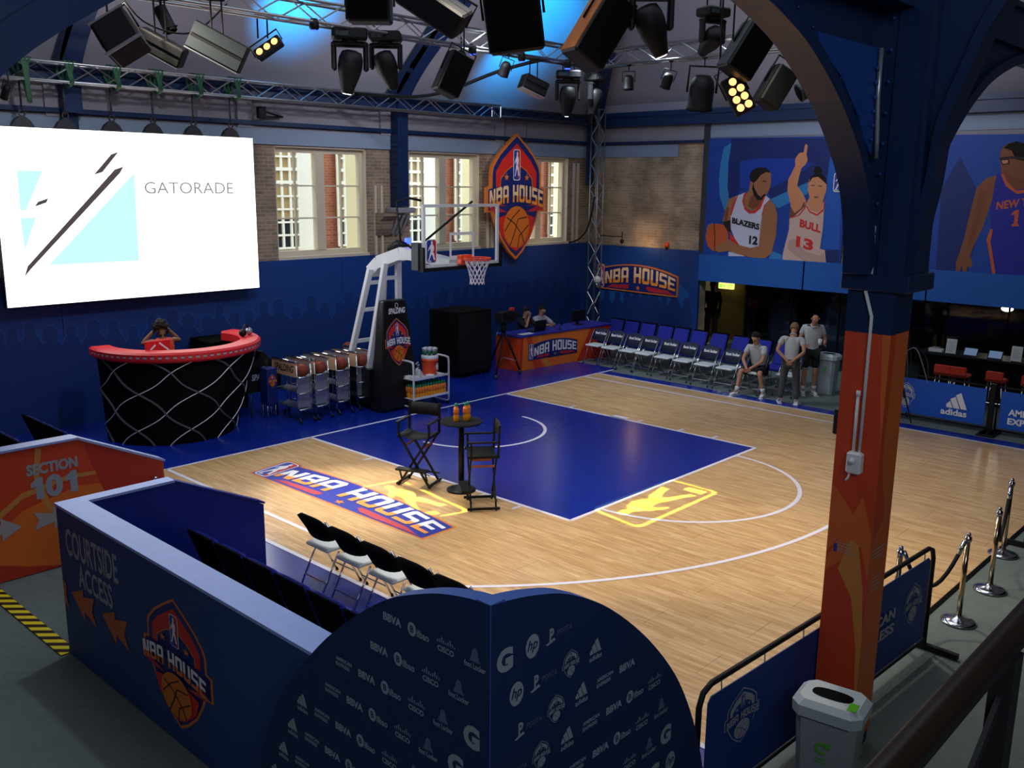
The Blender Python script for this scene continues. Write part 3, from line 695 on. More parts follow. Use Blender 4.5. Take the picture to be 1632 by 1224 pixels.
# ---- roof ribs (navy steel), stone corbels under them
def rib(x, label):
    t = thing('roof_rib', label, 'roof rib', (x, YW - .2, 3.7), group=None)
    mb = MB(); mb.beam((x, 3.60, 3.78), (x, 3.60, 6.1), .26, .14, 'steel_navy', up=(0, 1, 0)); mb.build('post', t)
    path = bez([(x, 3.44, 3.78), (x, 3.45, 4.7), (x, 3.44, 5.4)][(0 if x > 0 else 2):] + [(x, 3.43, 5.85), (x, 3.30, 6.25), (x, 2.85, 6.75), (x, 2.25, 7.25), (x, 1.4, 7.95)], 6)
    mb = MB()
    for p, q in zip(path[:-1], path[1:]): mb.beam(p, q + (q - p) * .08, .30, .16, 'steel_navy', up=(1, 0, 0) if False else (0, 1, .3))
    mb.build('curved_brace', t)
    MB().beam((x, YW - .1, ZE + .02), (x, YW - 5.0, ZE + 4.6 - .1), .30, .30, 'steel_navy').build('rafter', t)
    c = thing('stone_corbel', {True: 'scrolled stone corbel under the navy rib between the first two windows'}.get(abs(x - 2.6) < .1, 'scrolled stone corbel under the navy rib hidden behind the big screen'), 'corbel', (x, YW - .2, 3.3))
    MB().cbox((x - .28, YW - .42, 3.64), (x + .28, YW, 3.76), 'plaster', .015).build('ledge', c)
    mb = MB(); mb.prism([(0, 0), (.0, -.45), (.06, -.5), (.16, -.34), (.22, -.18), (.36, -.06), (.36, 0)], (x - .2, YW, 3.64), (0, -1, 0), (0, 0, 1), .4, 'brick_left'); mb.build('bracket', c)
    mb = MB()
    for k_ in (-.14, 0, .14): mb.tube(bez([(x + k_, YW - .34, 3.6), (x + k_, YW - .24, 3.45), (x + k_, YW - .15, 3.3), (x + k_, YW - .05, 3.16)], 4), .035, 'plaster', 6)
    mb.build('scroll', c)
rib(2.6, 'curved navy steel roof rib between the first and second windows')
rib(-4.6, 'curved navy steel roof rib rising behind the big screen')
hr = thing('hip_rafter', 'navy hip rafter climbing from the room corner behind the lights', 'roof rib', (XW - .3, YW - .3, ZE))
MB().beam((XW - .1, YW - .1, ZE + .02), (XW - 4.9, YW - 4.9, ZE + 4.45), .34, .3, 'steel_navy').build('rafter', hr)
MB().beam((XW - .45, YW - .22, 4.3), (XW - .45, YW - .22, 6.1), .2, .12, 'steel_navy', up=(0, 1, 0)).build('post', hr)

# ---- banners on the right wall
ART_LIST = {}
ART_SCREEN=[('cy', [(-5.635, 4.439), (-5.239, 4.437), (-5.562, 3.802), (-5.647, 3.803)]), ('cy', [(-5.654, 3.678), (-5.415, 3.688), (-5.635, 3.156)]), ('cy', [(-3.695, 4.428), (-3.721, 2.894), (-5.272, 2.903)]), ('gr', [(-4.079, 4.736), (-3.947, 4.784), (-4.255, 4.434), (-4.408, 4.388)]), ('gr', [(-4.039, 4.482), (-3.88, 4.535), (-3.951, 4.424), (-5.568, 2.853), (-5.68, 2.731), (-5.618, 2.899)]), ('gr', [(-5.359, 3.941), (-5.194, 3.996), (-5.228, 3.926), (-5.421, 3.862)])]
ART_POSTER=[('pb2', [(0.032, 5.224), (-0.476, 5.385), (-0.639, 5.381), (-0.483, 5.272), (-0.193, 5.135), (0.039, 4.966)]), ('pb1', [(-0.681, 5.492), (-3.48, 5.424), (-3.607, 4.596), (-3.301, 4.596), (-2.83, 4.435), (-1.877, 4.016), (-1.733, 4.29), (-0.978, 4.226), (-0.94, 3.828), (-0.764, 3.766), (-0.651, 4.222), (-0.624, 4.875)]), ('pb3', [(-0.961, 4.929), (-1.495, 4.993), (-2.406, 4.971), (-2.938, 4.86), (-2.324, 4.513), (-1.856, 4.292), (-1.298, 4.23), (-1.006, 4.283)]), ('pc', [(-0.483, 5.272), (-0.688, 5.38), (-0.634, 4.875), (-0.654, 4.279), (-0.764, 3.766), (-0.584, 3.733), (-0.447, 4.047), (-0.388, 4.449), (-0.415, 4.905)]), ('pc', [(-1.846, 4.015), (-2.843, 4.449), (-2.822, 4.167), (-2.062, 3.799)]), ('pc', [(-1.97, 2.776), (-2.317, 2.669), (-2.31, 2.562), (-1.924, 2.561)]), ('pb4', [(-3.294, 5.001), (-3.594, 4.997), (-3.7, 2.897), (-3.218, 2.885), (-3.249, 4.041), (-3.275, 4.569)]), ('pb1', [(-3.336, 2.85), (-3.701, 2.884), (-3.721, 2.595), (-3.416, 2.576)]), ('sk2', [(-0.922, 4.089), (-0.7, 3.994), (-0.62, 3.705), (-0.564, 3.443), (-0.755, 3.16), (-0.841, 3.366), (-0.821, 3.653), (-0.904, 3.884)]), ('blk', [(-0.571, 3.429), (-0.784, 3.479), (-0.827, 3.178), (-0.715, 3.173)]), ('wht', [(-0.787, 2.681), (-1.085, 2.669), (-1.253, 2.592), (-0.795, 2.574)]), ('sk2', [(-1.28, 4.482), (-1.258, 4.565), (-1.515, 4.718), (-1.701, 4.717), (-1.82, 4.649), (-1.844, 4.457), (-1.825, 4.291), (-1.751, 4.125), (-1.691, 4.012), (-1.579, 3.843), (-1.399, 3.703), (-1.168, 3.805), (-1.118, 4.059), (-1.252, 4.201), (-1.274, 4.342)]), ('hair', [(-1.282, 4.454), (-1.25, 4.593), (-1.327, 4.718), (-1.51, 4.787), (-1.698, 4.764), (-1.82, 4.649), (-1.69, 4.662), (-1.555, 4.593), (-1.469, 4.482), (-1.375, 4.398)]), ('dsk2', [(-1.31, 4.062), (-1.395, 4.119), (-1.521, 3.987), (-1.615, 3.989), (-1.577, 3.871), (-1.411, 3.754), (-1.262, 3.835)]), ('hair', [(-1.365, 4.398), (-1.409, 4.273), (-1.511, 4.121), (-1.6, 4.061), (-1.658, 4.123), (-1.728, 4.146), (-1.724, 4.074), (-1.637, 3.989), (-1.521, 3.987), (-1.402, 4.105), (-1.344, 4.258)]), ('dsk2', [(-1.901, 3.906), (-2.04, 3.687), (-2.039, 3.298), (-1.963, 2.874), (-1.923, 2.985), (-1.96, 3.407), (-1.948, 3.685)]), ('dsk2', [(-0.623, 3.648), (-0.671, 3.822), (-0.731, 3.766), (-0.704, 3.535), (-0.671, 3.432), (-0.603, 3.445)]), ('wht', [(-1.19, 4.178), (-0.923, 4.078), (-0.84, 3.854), (-0.792, 3.595), (-0.822, 3.25), (-0.946, 3.024), (-1.106, 2.844), (-1.4, 2.802), (-1.624, 2.871), (-1.639, 3.226), (-1.664, 3.621), (-1.717, 3.874), (-1.852, 4.015), (-1.731, 4.102), (-1.608, 3.871), (-1.463, 3.705), (-1.27, 3.722), (-1.148, 3.861), (-1.125, 4.059)]), ('red', [(-1.168, 4.178), (-1.121, 4.115), (-1.094, 3.945), (-1.172, 3.748), (-1.307, 3.653), (-1.465, 3.666), (-1.614, 3.787), (-1.718, 4.068), (-1.686, 4.09), (-1.577, 3.871), (-1.446, 3.721), (-1.303, 3.718), (-1.166, 3.833), (-1.142, 4.002), (-1.207, 4.173)]), ('red', [(-0.939, 4.084), (-0.838, 3.883), (-0.776, 3.594), (-0.815, 3.596), (-0.889, 3.855), (-0.971, 4.09)]), ('red', [(-1.852, 4.021), (-1.702, 3.873), (-1.651, 3.62), (-1.687, 3.565), (-1.737, 3.818), (-1.879, 3.988)]), ('red', [(-0.786, 3.191), (-0.893, 3.079), (-1.106, 2.844), (-0.957, 2.865), (-0.817, 2.989)]), ('sk2', [(-1.847, 4.001), (-1.995, 3.88), (-2.081, 3.633), (-2.08, 3.16), (-1.991, 2.706), (-1.798, 2.561), (-1.415, 2.581), (-1.021, 2.645), (-0.785, 2.711), (-0.487, 2.665), (-0.395, 2.763), (-0.509, 2.842), (-0.671, 2.924), (-0.766, 3.001), (-1.005, 2.882), (-1.399, 2.81), (-1.625, 2.865), (-1.647, 3.254), (-1.673, 3.621), (-1.733, 3.874)]), ('org', [(-0.407, 3.38), (-0.61, 3.352), (-0.737, 3.189), (-0.767, 2.987), (-0.679, 2.807), (-0.502, 2.68), (-0.315, 2.685), (-0.17, 2.81), (-0.096, 3.014), (-0.127, 3.237), (-0.256, 3.354)]), ('blk', [(-0.323, 3.362), (-0.347, 3.363), (-0.389, 3.028), (-0.399, 2.704), (-0.376, 2.703), (-0.362, 3.026)]), ('sk2', [(-0.395, 2.763), (-0.637, 2.937), (-0.766, 3.001), (-0.826, 2.844), (-0.819, 2.712), (-0.521, 2.652), (-0.434, 2.691)]), ('sk2', [(-0.138, 3.326), (-0.287, 3.39), (-0.306, 3.361), (-0.177, 3.254), (-0.112, 3.192)]), ('sk1', [(-2.685, 5.317), (-2.732, 5.271), (-2.714, 5.073), (-2.759, 4.941), (-2.71, 4.835), (-2.614, 4.755), (-2.571, 4.568), (-2.538, 4.353), (-2.691, 4.166), (-2.792, 4.006), (-2.793, 3.817), (-2.515, 3.605), (-2.396, 3.588), (-2.408, 3.889), (-2.294, 4.242), (-2.296, 4.486), (-2.454, 4.809), (-2.436, 4.97), (-2.528, 5.102), (-2.643, 5.122), (-2.652, 5.26)]), ('sk1', [(-2.825, 4.488), (-2.906, 4.555), (-3.047, 4.582), (-3.193, 4.543), (-3.272, 4.438), (-3.274, 4.253), (-3.236, 4.094), (-3.211, 3.987), (-3.267, 3.828), (-3.121, 3.704), (-2.913, 3.766), (-2.799, 3.925), (-2.873, 4.088), (-2.816, 4.248)]), ('hair', [(-2.832, 4.408), (-2.85, 4.542), (-2.973, 4.622), (-2.918, 4.688), (-2.959, 4.78), (-3.043, 4.801), (-3.13, 4.714), (-3.115, 4.622), (-3.235, 4.543), (-3.293, 4.359), (-3.238, 4.411), (-3.05, 4.556), (-2.908, 4.529)]), ('blk', [(-2.894, 4.356), (-2.979, 4.37), (-2.981, 4.351), (-2.896, 4.334)]), ('blk', [(-3.066, 4.357), (-3.167, 4.345), (-3.168, 4.326), (-3.068, 4.338)]), ('dsk', [(-2.973, 4.103), (-3.116, 4.105), (-3.062, 4.059), (-3.005, 4.063)]), ('blk', [(-1.627, 4.461), (-1.721, 4.45), (-1.716, 4.428), (-1.629, 4.439)]), ('dsk2', [(-2.405, 3.862), (-2.522, 3.701), (-2.676, 3.814), (-2.75, 3.978), (-2.794, 3.871), (-2.529, 3.605), (-2.402, 3.588)]), ('wht2', [(-2.788, 3.871), (-2.514, 3.613), (-2.402, 3.588), (-2.412, 3.313), (-2.351, 3.005), (-2.297, 2.724), (-2.301, 2.55), (-3.411, 2.57), (-3.358, 2.865), (-3.232, 2.885), (-3.265, 3.346), (-3.258, 4.041), (-3.199, 3.8), (-3.09, 3.725), (-2.927, 3.78), (-2.828, 3.925)]), ('dsk3', [(-2.439, 3.037), (-2.555, 3.098), (-2.875, 2.811), (-3.232, 2.722), (-3.339, 2.81), (-3.411, 2.57), (-2.895, 2.565), (-2.585, 2.712), (-2.392, 2.868)]), ('red', [(-2.815, 3.898), (-2.929, 3.753), (-3.093, 3.695), (-3.226, 3.814), (-3.258, 4.041), (-3.274, 3.988), (-3.245, 3.761), (-3.097, 3.65), (-2.902, 3.725), (-2.803, 3.871)]), ('red', [(-2.788, 3.871), (-2.629, 3.663), (-2.402, 3.588), (-2.404, 3.566), (-2.646, 3.636), (-2.806, 3.839)])]
ART_POSTER2=[('pb1', [(-5.92, 2.439), (-6.567, 2.486), (-6.785, 3.946), (-6.175, 4.976), (-5.859, 4.323)]), ('sk3', [(-6.979, 4.614), (-6.722, 4.524), (-6.57, 4.33), (-6.526, 4.044), (-6.478, 3.677), (-6.432, 3.279), (-6.365, 2.942), (-6.319, 2.765), (-6.339, 2.577), (-6.409, 2.528), (-6.44, 2.719), (-6.498, 2.535), (-6.558, 2.566), (-6.557, 2.7), (-6.637, 2.665), (-6.649, 2.786), (-6.585, 2.915), (-6.657, 3.184), (-6.781, 3.53), (-6.854, 3.883), (-6.911, 4.142), (-6.986, 4.334)]), ('sk3', [(-7.661, 4.614), (-8.018, 4.468), (-8.21, 3.98), (-8.261, 3.363), (-8.163, 2.856), (-8.065, 2.913), (-8.067, 3.479), (-7.835, 4.095)]), ('sk3', [(-6.955, 4.942), (-6.959, 5.118), (-7.066, 5.228), (-7.239, 5.262), (-7.406, 5.221), (-7.498, 5.023), (-7.534, 4.713), (-7.678, 4.466), (-7.533, 4.215), (-7.292, 4.275), (-7.089, 4.487), (-7.023, 4.652)]), ('hair', [(-7.004, 5.142), (-7.09, 5.228), (-7.237, 5.274), (-7.395, 5.221), (-7.521, 5.022), (-7.517, 4.862), (-7.375, 4.888), (-7.255, 4.914), (-7.164, 5.089)]), ('dsk2', [(-7.037, 4.74), (-7.134, 4.513), (-7.323, 4.313), (-7.513, 4.29), (-7.62, 4.465), (-7.666, 4.565), (-7.541, 4.651), (-7.417, 4.514), (-7.224, 4.564)]), ('blk', [(-6.941, 4.955), (-7.177, 4.977), (-7.554, 4.936), (-7.559, 4.899), (-7.183, 4.927), (-6.946, 4.917)]), ('blk', [(-6.958, 4.917), (-7.135, 4.927), (-7.16, 4.815), (-7.018, 4.803)]), ('sk1', [(-6.996, 4.891), (-7.114, 4.903), (-7.121, 4.84), (-7.027, 4.828)]), ('dsk2', [(-6.601, 4.046), (-6.657, 4.331), (-6.757, 4.203), (-6.69, 3.684), (-6.597, 3.154), (-6.51, 3.017)]), ('jb', [(-6.931, 4.614), (-6.914, 4.334), (-6.89, 3.884), (-6.933, 3.497), (-6.888, 3.234), (-6.997, 2.913), (-7.092, 2.498), (-8.359, 2.542), (-8.179, 3.109), (-8.03, 3.603), (-7.994, 4.098), (-7.785, 4.528), (-7.64, 4.589), (-7.554, 4.34), (-7.348, 4.3), (-7.167, 4.437), (-7.048, 4.639)]), ('org', [(-7.048, 4.639), (-7.167, 4.437), (-7.349, 4.288), (-7.557, 4.315), (-7.64, 4.589), (-7.679, 4.552), (-7.587, 4.253), (-7.356, 4.225), (-7.138, 4.374), (-7.017, 4.601)]), ('org', [(-6.933, 3.497), (-6.883, 3.274), (-6.985, 2.912), (-7.092, 2.498), (-7.153, 2.503), (-7.043, 2.942), (-6.961, 3.238), (-6.983, 3.486)])]
def poster(name, label, y0, y1, zb, zt, art, extra, dz=0.0):
    t = thing(name, label, 'banner', (9.86, (y0 + y1) / 2, zb))
    mb = MB(); n = Vector((0, -1, 0))
    mb.add([(9.865, y0, zb), (9.865, y1, zb + dz), (9.865, y1, zt + dz), (9.865, y0, zt), (9.90, y0, zb), (9.90, y1, zb + dz), (9.90, y1, zt + dz), (9.90, y0, zt)], [(3, 2, 1, 0), (4, 5, 6, 7), (0, 1, 5, 4), (1, 2, 6, 5), (2, 3, 7, 6), (3, 0, 4, 7)], 'pb0'); mb.build('canvas', t)
    a = Art()
    for m, p in art: a.poly([(-q[0], q[1]) for q in p], m)
    extra(a); a.place('print', t, (9.865, 0, 0), (0, -1, 0), (0, 0, 1), .0007)
    return t
def ex1(a):
    f = lambda s, x0, y0, x1, y1, d, m, b=.05, sh=0: a.text(s, x0, y0, x1, y1, m, b, sh, f=lambda x, y: (x, y + d * (x - x0) / (x1 - x0)))
    f('BLAZERS', .85, 3.40, 1.62, 3.55, -.14, 'blk'); f('12', 1.36, 2.91, 1.6, 3.12, -.02, 'blk')
    f('BULL', 2.68, 3.38, 3.22, 3.57, -.13, 'red'); f('13', 2.62, 2.91, 3.06, 3.17, -.09, 'red')
    a.badge(3.44, 4.21, 3.72, 4.65)
poster('player_banner', 'blue banner of two basketball players, one holding a ball and one pointing up', 0.05, -3.75, 2.58, 5.50, ART_POSTER, ex1, -.03)
def ex2(a):
    a.text('NEW YORK', 7.0, 3.89, 7.98, 4.06, 'org', .03, 0, f=lambda x, y: (x, y + .16 * (x - 7.0) / .98))
    a.poly([(7.33, 3.57), (7.47, 3.57), (7.47, 3.61), (7.44, 3.62), (7.44, 3.90), (7.38, 3.90), (7.31, 3.83), (7.31, 3.79), (7.37, 3.81), (7.37, 3.62), (7.33, 3.61)], 'org')
poster('player_banner', 'blue banner of one basketball player in a dark blue jersey right of the column', -3.80, -9.6, 2.55, 5.47, ART_POSTER2, ex2, -.1)

# ---- shop front behind the seats
sf = thing('shop_glazing', 'tall tinted glass panes in thin black frames under the blue fascia', 'glazing', (XW + .15, -5, 0))
for k in range(8):
    y0 = -1.3 - k * 1.23; MB().box((XW + .14, y0 - 1.20, .02), (XW + .15, y0, 2.55), 'shop_glass').build('pane', sf)
    MB().box((XW + .12, y0 - 1.23, .0), (XW + .17, y0 - 1.20, 2.55), 'black_matte').build('mullion', sf)
MB().box((XW + .10, -1.3, 0), (XW + .19, -1.24, 2.55), 'black_matte').build('door_post', sf)
dr = thing('door_1', None, None, (12.0, .5, 0), kind='structure')
MB().box((12.3, 0.0, 0), (12.35, 1.1, 2.3), 'door_tan').build('door_leaf', dr); MB().box((12.2, 1.1, 0), (12.35, 1.25, 2.35), 'white_stone').box((12.2, -.15, 0), (12.35, 0, 2.35), 'door_tan').build('door_frame', dr)
es = thing('exit_sign', 'small lit green and yellow exit sign above the dark doorway', 'sign', (12.0, .45, 1.55))
MB().cbox((11.98, .22, 1.47), (12.06, .70, 1.64), 'exit_yellow', .012).build('case', es)
a = Art(); a.text('EXIT', .30, .03, .46, .14, 'exit_green', .03); a.rect(.03, .03, .12, .14, 'exit_green'); a.poly([(.15, .085), (.21, .03), (.21, .14)], 'exit_green'); a.place('symbols', es, (11.98, .70, 1.47), (0, -1, 0), (0, 0, 1), .001)
lamp('AREA', 'exit_light', (11.7, .45, 1.55), (11.0, .6, .6), 3, (.8, .85, .3), size=.3)
lamp('POINT', 'lobby_lamp', (12.0, 1.7, 2.3), None, 9, (1, .85, .6), shadow_soft_size=.1)
for (yy, zz, lab) in ((-1.85, 0, 'dim player poster left of the standing men behind the glass'), (-3.2, 0, 'dim player poster with a pale vest beside the column behind the glass')):
    t = thing('dim_poster', lab, 'poster', (11.0, yy, 0))
    MB().box((11.0, yy - .42, 0), (11.04, yy + .42, 2.0), 'dark_room').build('board', t)
    a = Art(); m = 'poster_dim2' if yy < -3 else 'poster_dim'
    a.poly([(-.30, .0), (-.36, 1.0), (-.30, 1.35), (-.12, 1.48), (.12, 1.48), (.30, 1.35), (.36, 1.0), (.30, 0)], 'poster_dim')
    a.poly([(-.18, .55), (-.20, 1.1), (-.13, 1.42), (-.07, 1.30), (.07, 1.30), (.13, 1.42), (.20, 1.1), (.18, .55)], m); a.disc(0, 1.62, .1, 'poster_dim', 16, .13); a.disc(0, 1.02, .11, 'poster_dim', 16, .1)
    a.place('print', t, (11.0, yy, 0), (0, -1, 0), (0, 0, 1), .001)
# ================================================================ BIG SCREEN, TRUSSES
def truss(name, label, p0, p1, s=.29, mat_='aluminium', step=.45, r=.024, up=Vector((0, 0, 1)), group=None, cat='truss'):
    p0 = Vector(p0); p1 = Vector(p1); t = thing(name, label, cat, tuple(p0), group=group)
    d = (p1 - p0).normalized(); x = d.cross(up).normalized(); L = (p1 - p0).length
    cs = [p0 + x * i * s / 2 + up * j * s / 2 for i, j in ((-1, -1), (1, -1), (1, 1), (-1, 1))]
    for c in cs: MB().tube([c, c + d * L], r, mat_, 6).build('chord', t)
    n_ = max(2, round(L / step)); br = MB(); e = 0
    for k in range(n_):
        a0, a1 = d * (L * k / n_), d * (L * (k + 1) / n_)
        for i in range(4):
            j = (i + 1) % 4; q0, q1 = (cs[i] + a0, cs[j] + a1) if (k + i) % 2 == 0 else (cs[j] + a0, cs[i] + a1)
            MB().tube([q0, q1], r * .5, mat_, 4).build('brace', t) if n_ * 4 < 130 else br.tube([q0, q1], r * .5, mat_, 4)
    for a0 in (d * 0, d * L):
        for i in range(4): br.tube([cs[i] + a0, cs[(i + 1) % 4] + a0], r * .6, mat_, 4)
    o = br.build('brace_set', t, kind='stuff')
    return t
ZA = 6.0
truss('box_truss', 'aluminium box truss carrying the big screen along the window wall', (-8.5, 3.13, ZA), (5.35, 3.13, ZA), step=.47)
truss('box_truss', 'dark narrow truss continuing from the screen truss to the corner tower', (5.45, 3.2, ZA + .02), (9.2, 3.2, ZA + .02), .2, 'dark_truss', .4, .018)
truss('truss_tower', 'slim vertical lattice tower standing in the corner of the room', (9.25, 3.05, 0), (9.25, 3.05, 6.3), .26, 'aluminium', .35, .02, up=Vector((0, 1, 0)), cat='tower')
truss('lighting_truss', 'aluminium lighting truss running across the room above the key', (-9.5, -1, 6.74), (3.75, -1, 6.74), step=.5)
truss('lighting_truss', 'aluminium lighting truss running towards the near end of the hall', (3.9, -1.1, 6.74), (3.9, -11, 6.74), step=.5)
truss('front_truss', 'near lighting truss just above the picture carrying the large black cabinets', (-8.4, -4.6, 7.2), (1.8, -8.2, 7.2), step=.5)
b = MB().box((3.75, -1.16, 6.58), (4.06, -.84, 6.90), 'aluminium'); tag(b.build('truss_corner_block'), 'square corner block joining the two lighting trusses', 'truss corner')
tl = thing('tower_lamp', 'round white lamp clipped half way up the corner tower', 'lamp', (9.1, 2.85, 1.75)); MB().sph((9.05, 2.78, 1.75), .11, 'offwhite', 14, 9).build('globe', tl); MB().tube([(9.05, 2.86, 1.75), (9.14, 2.93, 1.75)], .03, 'dark_truss').build('clamp', tl)
for k, (x0, x1) in enumerate(((-5.99, -1.28),)):
    s = thing('led_screen', 'huge glowing white video screen with a lightning bolt logo above the desk', 'screen', ((x0 + x1) / 2, 3.3, 2.23))
    MB().box((x0, 3.27, 2.23), (x1, 3.42, 5.13), 'black_plastic').build('housing', s)
    MB().box((x0 + .01, 3.255, 2.24), (x1 - .01, 3.27, 5.12), 'screen_white').build('display', s)
    a = Art()
    for m, p in ART_SCREEN: a.poly(p, m)
    a.text('GATORADE', -3.53, 4.07, -1.77, 4.28, 'screen_grey', .0)
    a.place('logo', s, (0, 3.255, 0), (1, 0, 0), (0, 0, 1), .002)
lamp('AREA', 'screen_spill', (-3.6, 3.1, 3.7), (-3.6, -4, 2.0), 60, (1, 1, 1), shape='RECTANGLE', size=4.4, size_y=2.7)
lv = [-5.45, -4.77, -3.99, -3.25, -2.48, -1.72]
ch0 = None
lab = ['first green sling from the left edge on the screen truss, long and trailing', 'second green sling from the left on the screen truss', 'third green sling from the left on the screen truss', 'fourth green sling from the left on the screen truss', 'fifth green sling from the left on the screen truss', 'rightmost green sling on the screen truss']
for i, x in enumerate(lv):
    s = thing('green_sling', lab[i], 'sling', (x, 3.25, 6.2), group='green slings around the screen truss')
    for k in (-.07, .0, .08):
        mb = MB(); P = [(x + k, 2.98, 6.18), (x + k * .3 - .03, 2.93, 6.0), (x + k * .2, 2.95, 5.84 - (.35 if i == 0 else 0)), (x, 3.13, 5.80), (x + k, 3.32, 6.02), (x + k, 3.22, 6.19)]
        pp = bez(P + [P[0]], 5)
        for p, q in zip(pp[:-1], pp[1:]): mb.beam(p, q, .04, .012, 'leaf_green', up=(0, 1, 0.2))
        mb.build('strap', s)
    c = thing('hanger_chain', ['hanging chain at the left edge of the screen', 'hanging chain second from the left above the screen', 'hanging chain third from the left above the screen', 'hanging chain fourth from the left above the screen', 'hanging chain fifth from the left above the screen', 'hanging chain nearest the right edge of the screen'][i], 'chain', (x - .03, 3.27, 5.3), group='hanging chains of the screen')
    MB().tube([(x - .02, 3.27, 5.84), (x - .02, 3.27, 5.34)], .016, 'dark_truss', 6).build('chain', c)
    mb = MB(); mb.tube([(x - .02 + .05 * math.cos(t), 3.27, 5.34 + .05 * math.sin(t)) for t in [2*PI*k/10 for k in range(10)]], .014, 'dark_truss', 5, closed=True); mb.build('shackle', c)
    mb = MB(); mb.prism([(-.18, 0), (.18, 0), (.12, .10), (.04, .16), (-.04, .16), (-.12, .10)], (x - .02, 3.36, 5.13), (1, 0, 0), (0, 0, 1), .1, 'dark_truss'); mb.build('lifting_plate', c)
t = thing('bracket_speaker', 'small black speaker on an arm bracket high on the wall right of the screen', 'bracket', (-.9, 3.5, 5.62))
MB().cbox((-1.02, 3.4, 5.52), (-.86, 3.52, 5.74), 'black_plastic').build('cabinet', t); MB().tube([(-.86, 3.5, 5.66), (-.35, 3.62, 5.58)], .02, 'black_plastic').tube([(-.86, 3.5, 5.56), (-.35, 3.62, 5.58)], .02, 'black_plastic').build('arm', t)

# ================================================================ HANGING CREST
hs = thing('hanging_crest', 'large pointed crest sign of the house hanging in front of the third window', 'sign', (6.3, 3.35, 3.96))
W_ = 2.16; out = [(0,.74),(.16,.62),(.30,.50),(.41,.36),(.43,.28),(.43,.13),(.5,.11),(.5,-.17),(.40,-.17),(.36,-.28),(.26,-.48),(.12,-.65),(0,-.74)]
full = out + [(-a, b) for a, b in reversed(out) if abs(a) > 1e-6]
MB().prism([(a * W_, b * W_ * .985) for a, b in full], (6.3, 3.40, 3.98), (1, 0, 0), (0, 0, 1), .08, 'sign_orange').build('board', hs)
a = Art(); a.shield(0, 0, W_ * .995, hi='letter_light', lo='letter_orange'); a.place('face', hs, (6.3, 3.318, 3.98), (1, 0, 0), (0, 0, .985), .0012)
MB().tube([(5.9, 3.36, 4.2), (5.9, 3.36, 6.0), (5.9, 3.36, 6.05)], .008, 'dark_truss', 5).build('wire', hs); MB().tube([(6.7, 3.36, 4.2), (6.7, 3.36, 6.05)], .008, 'dark_truss', 5).build('wire', hs)

# ================================================================ BASKET
bk = thing('basketball_stand', 'white armed basketball goal with black padded base and glass backboard', 'basketball goal', (0, .6, 0))
yb = -1.22
MB().box((-.50, .82, .12), (.50, 2.1, .80), 'cover_black').box((-.42, .9, 0), (-.3, 1.0, .12), 'black_plastic').box((.3, .9, 0), (.42, 1.0, .12), 'black_plastic').box((-.42, 1.9, 0), (-.3, 2.0, .12), 'black_plastic').box((.3, 1.9, 0), (.42, 2.0, .12), 'black_plastic').build('base', bk)
mb = MB(); mb.add([(-.5, .45, .02), (.5, .45, .02), (.5, .82, .02), (-.5, .82, .02), (-.27, .62, 2.12), (.27, .62, 2.12), (.27, .82, 2.12), (-.27, .82, 2.12)], [(3, 2, 1, 0), (4, 5, 6, 7), (0, 1, 5, 4), (1, 2, 6, 5), (2, 3, 7, 6), (3, 0, 4, 7)], 'cover_black'); pd = mb.build('padding', bk, bevel=.03)
a = Art(); a.shield(0, 1.32, .62, hi='white', lo='white'); a.textc('SPALDING', 0, 1.92, .11, 'white', .03, .3, .42); a.disc(0, 2.02, .04, 'white', 14, .05); a.disc(0, 2.02, .03, 'cover_black', 14, .04)
a.place('padding_print', pd, (0, .448, 0), (1, 0, 0), (0, .081, 1), .0015)
for (ya, yt, sb, st, z0, z1) in ((1.58, 1.14, .40, .17, .78, 2.68), (.98, .70, .38, .16, 2.0 * .4, 2.82)):
    for s_ in (-1, 1): MB().beam((s_ * sb, ya, z0), (s_ * st, yt, z1), .075, .11, 'white_paint', up=(1, 0, 0)).build('lift_arm', bk)
    for f in (.25, .58, .86):
        w_ = sb + (st - sb) * f; MB().beam((-w_, ya + (yt - ya) * f, z0 + (z1 - z0) * f), (w_, ya + (yt - ya) * f, z0 + (z1 - z0) * f), .05, .07, 'white_paint').build('cross_bar', bk)
path = [(0, 1.25, 2.62), (0, 1.0, 2.82), (0, .35, 3.02), (0, .15, 3.02), (0, -1.02, 2.92)]
for p, q in zip(path[:-1], path[1:]):
    MB().beam(p, q, .24, .24 if q[1] > 0 else .2, 'white_paint', up=(0, 0, 1), h2=.22 if q[1] > 0 else .14).build('beam', bk)
MB().tube([(0, .3, 3.16), (0, .5, 3.20), (0, .75, 3.08)], .07, 'black_plastic').build('motor', bk)
MB().box((.04, .28, 3.2), (.14, .36, 3.3), 'lamp_blue').build('indicator', bk)
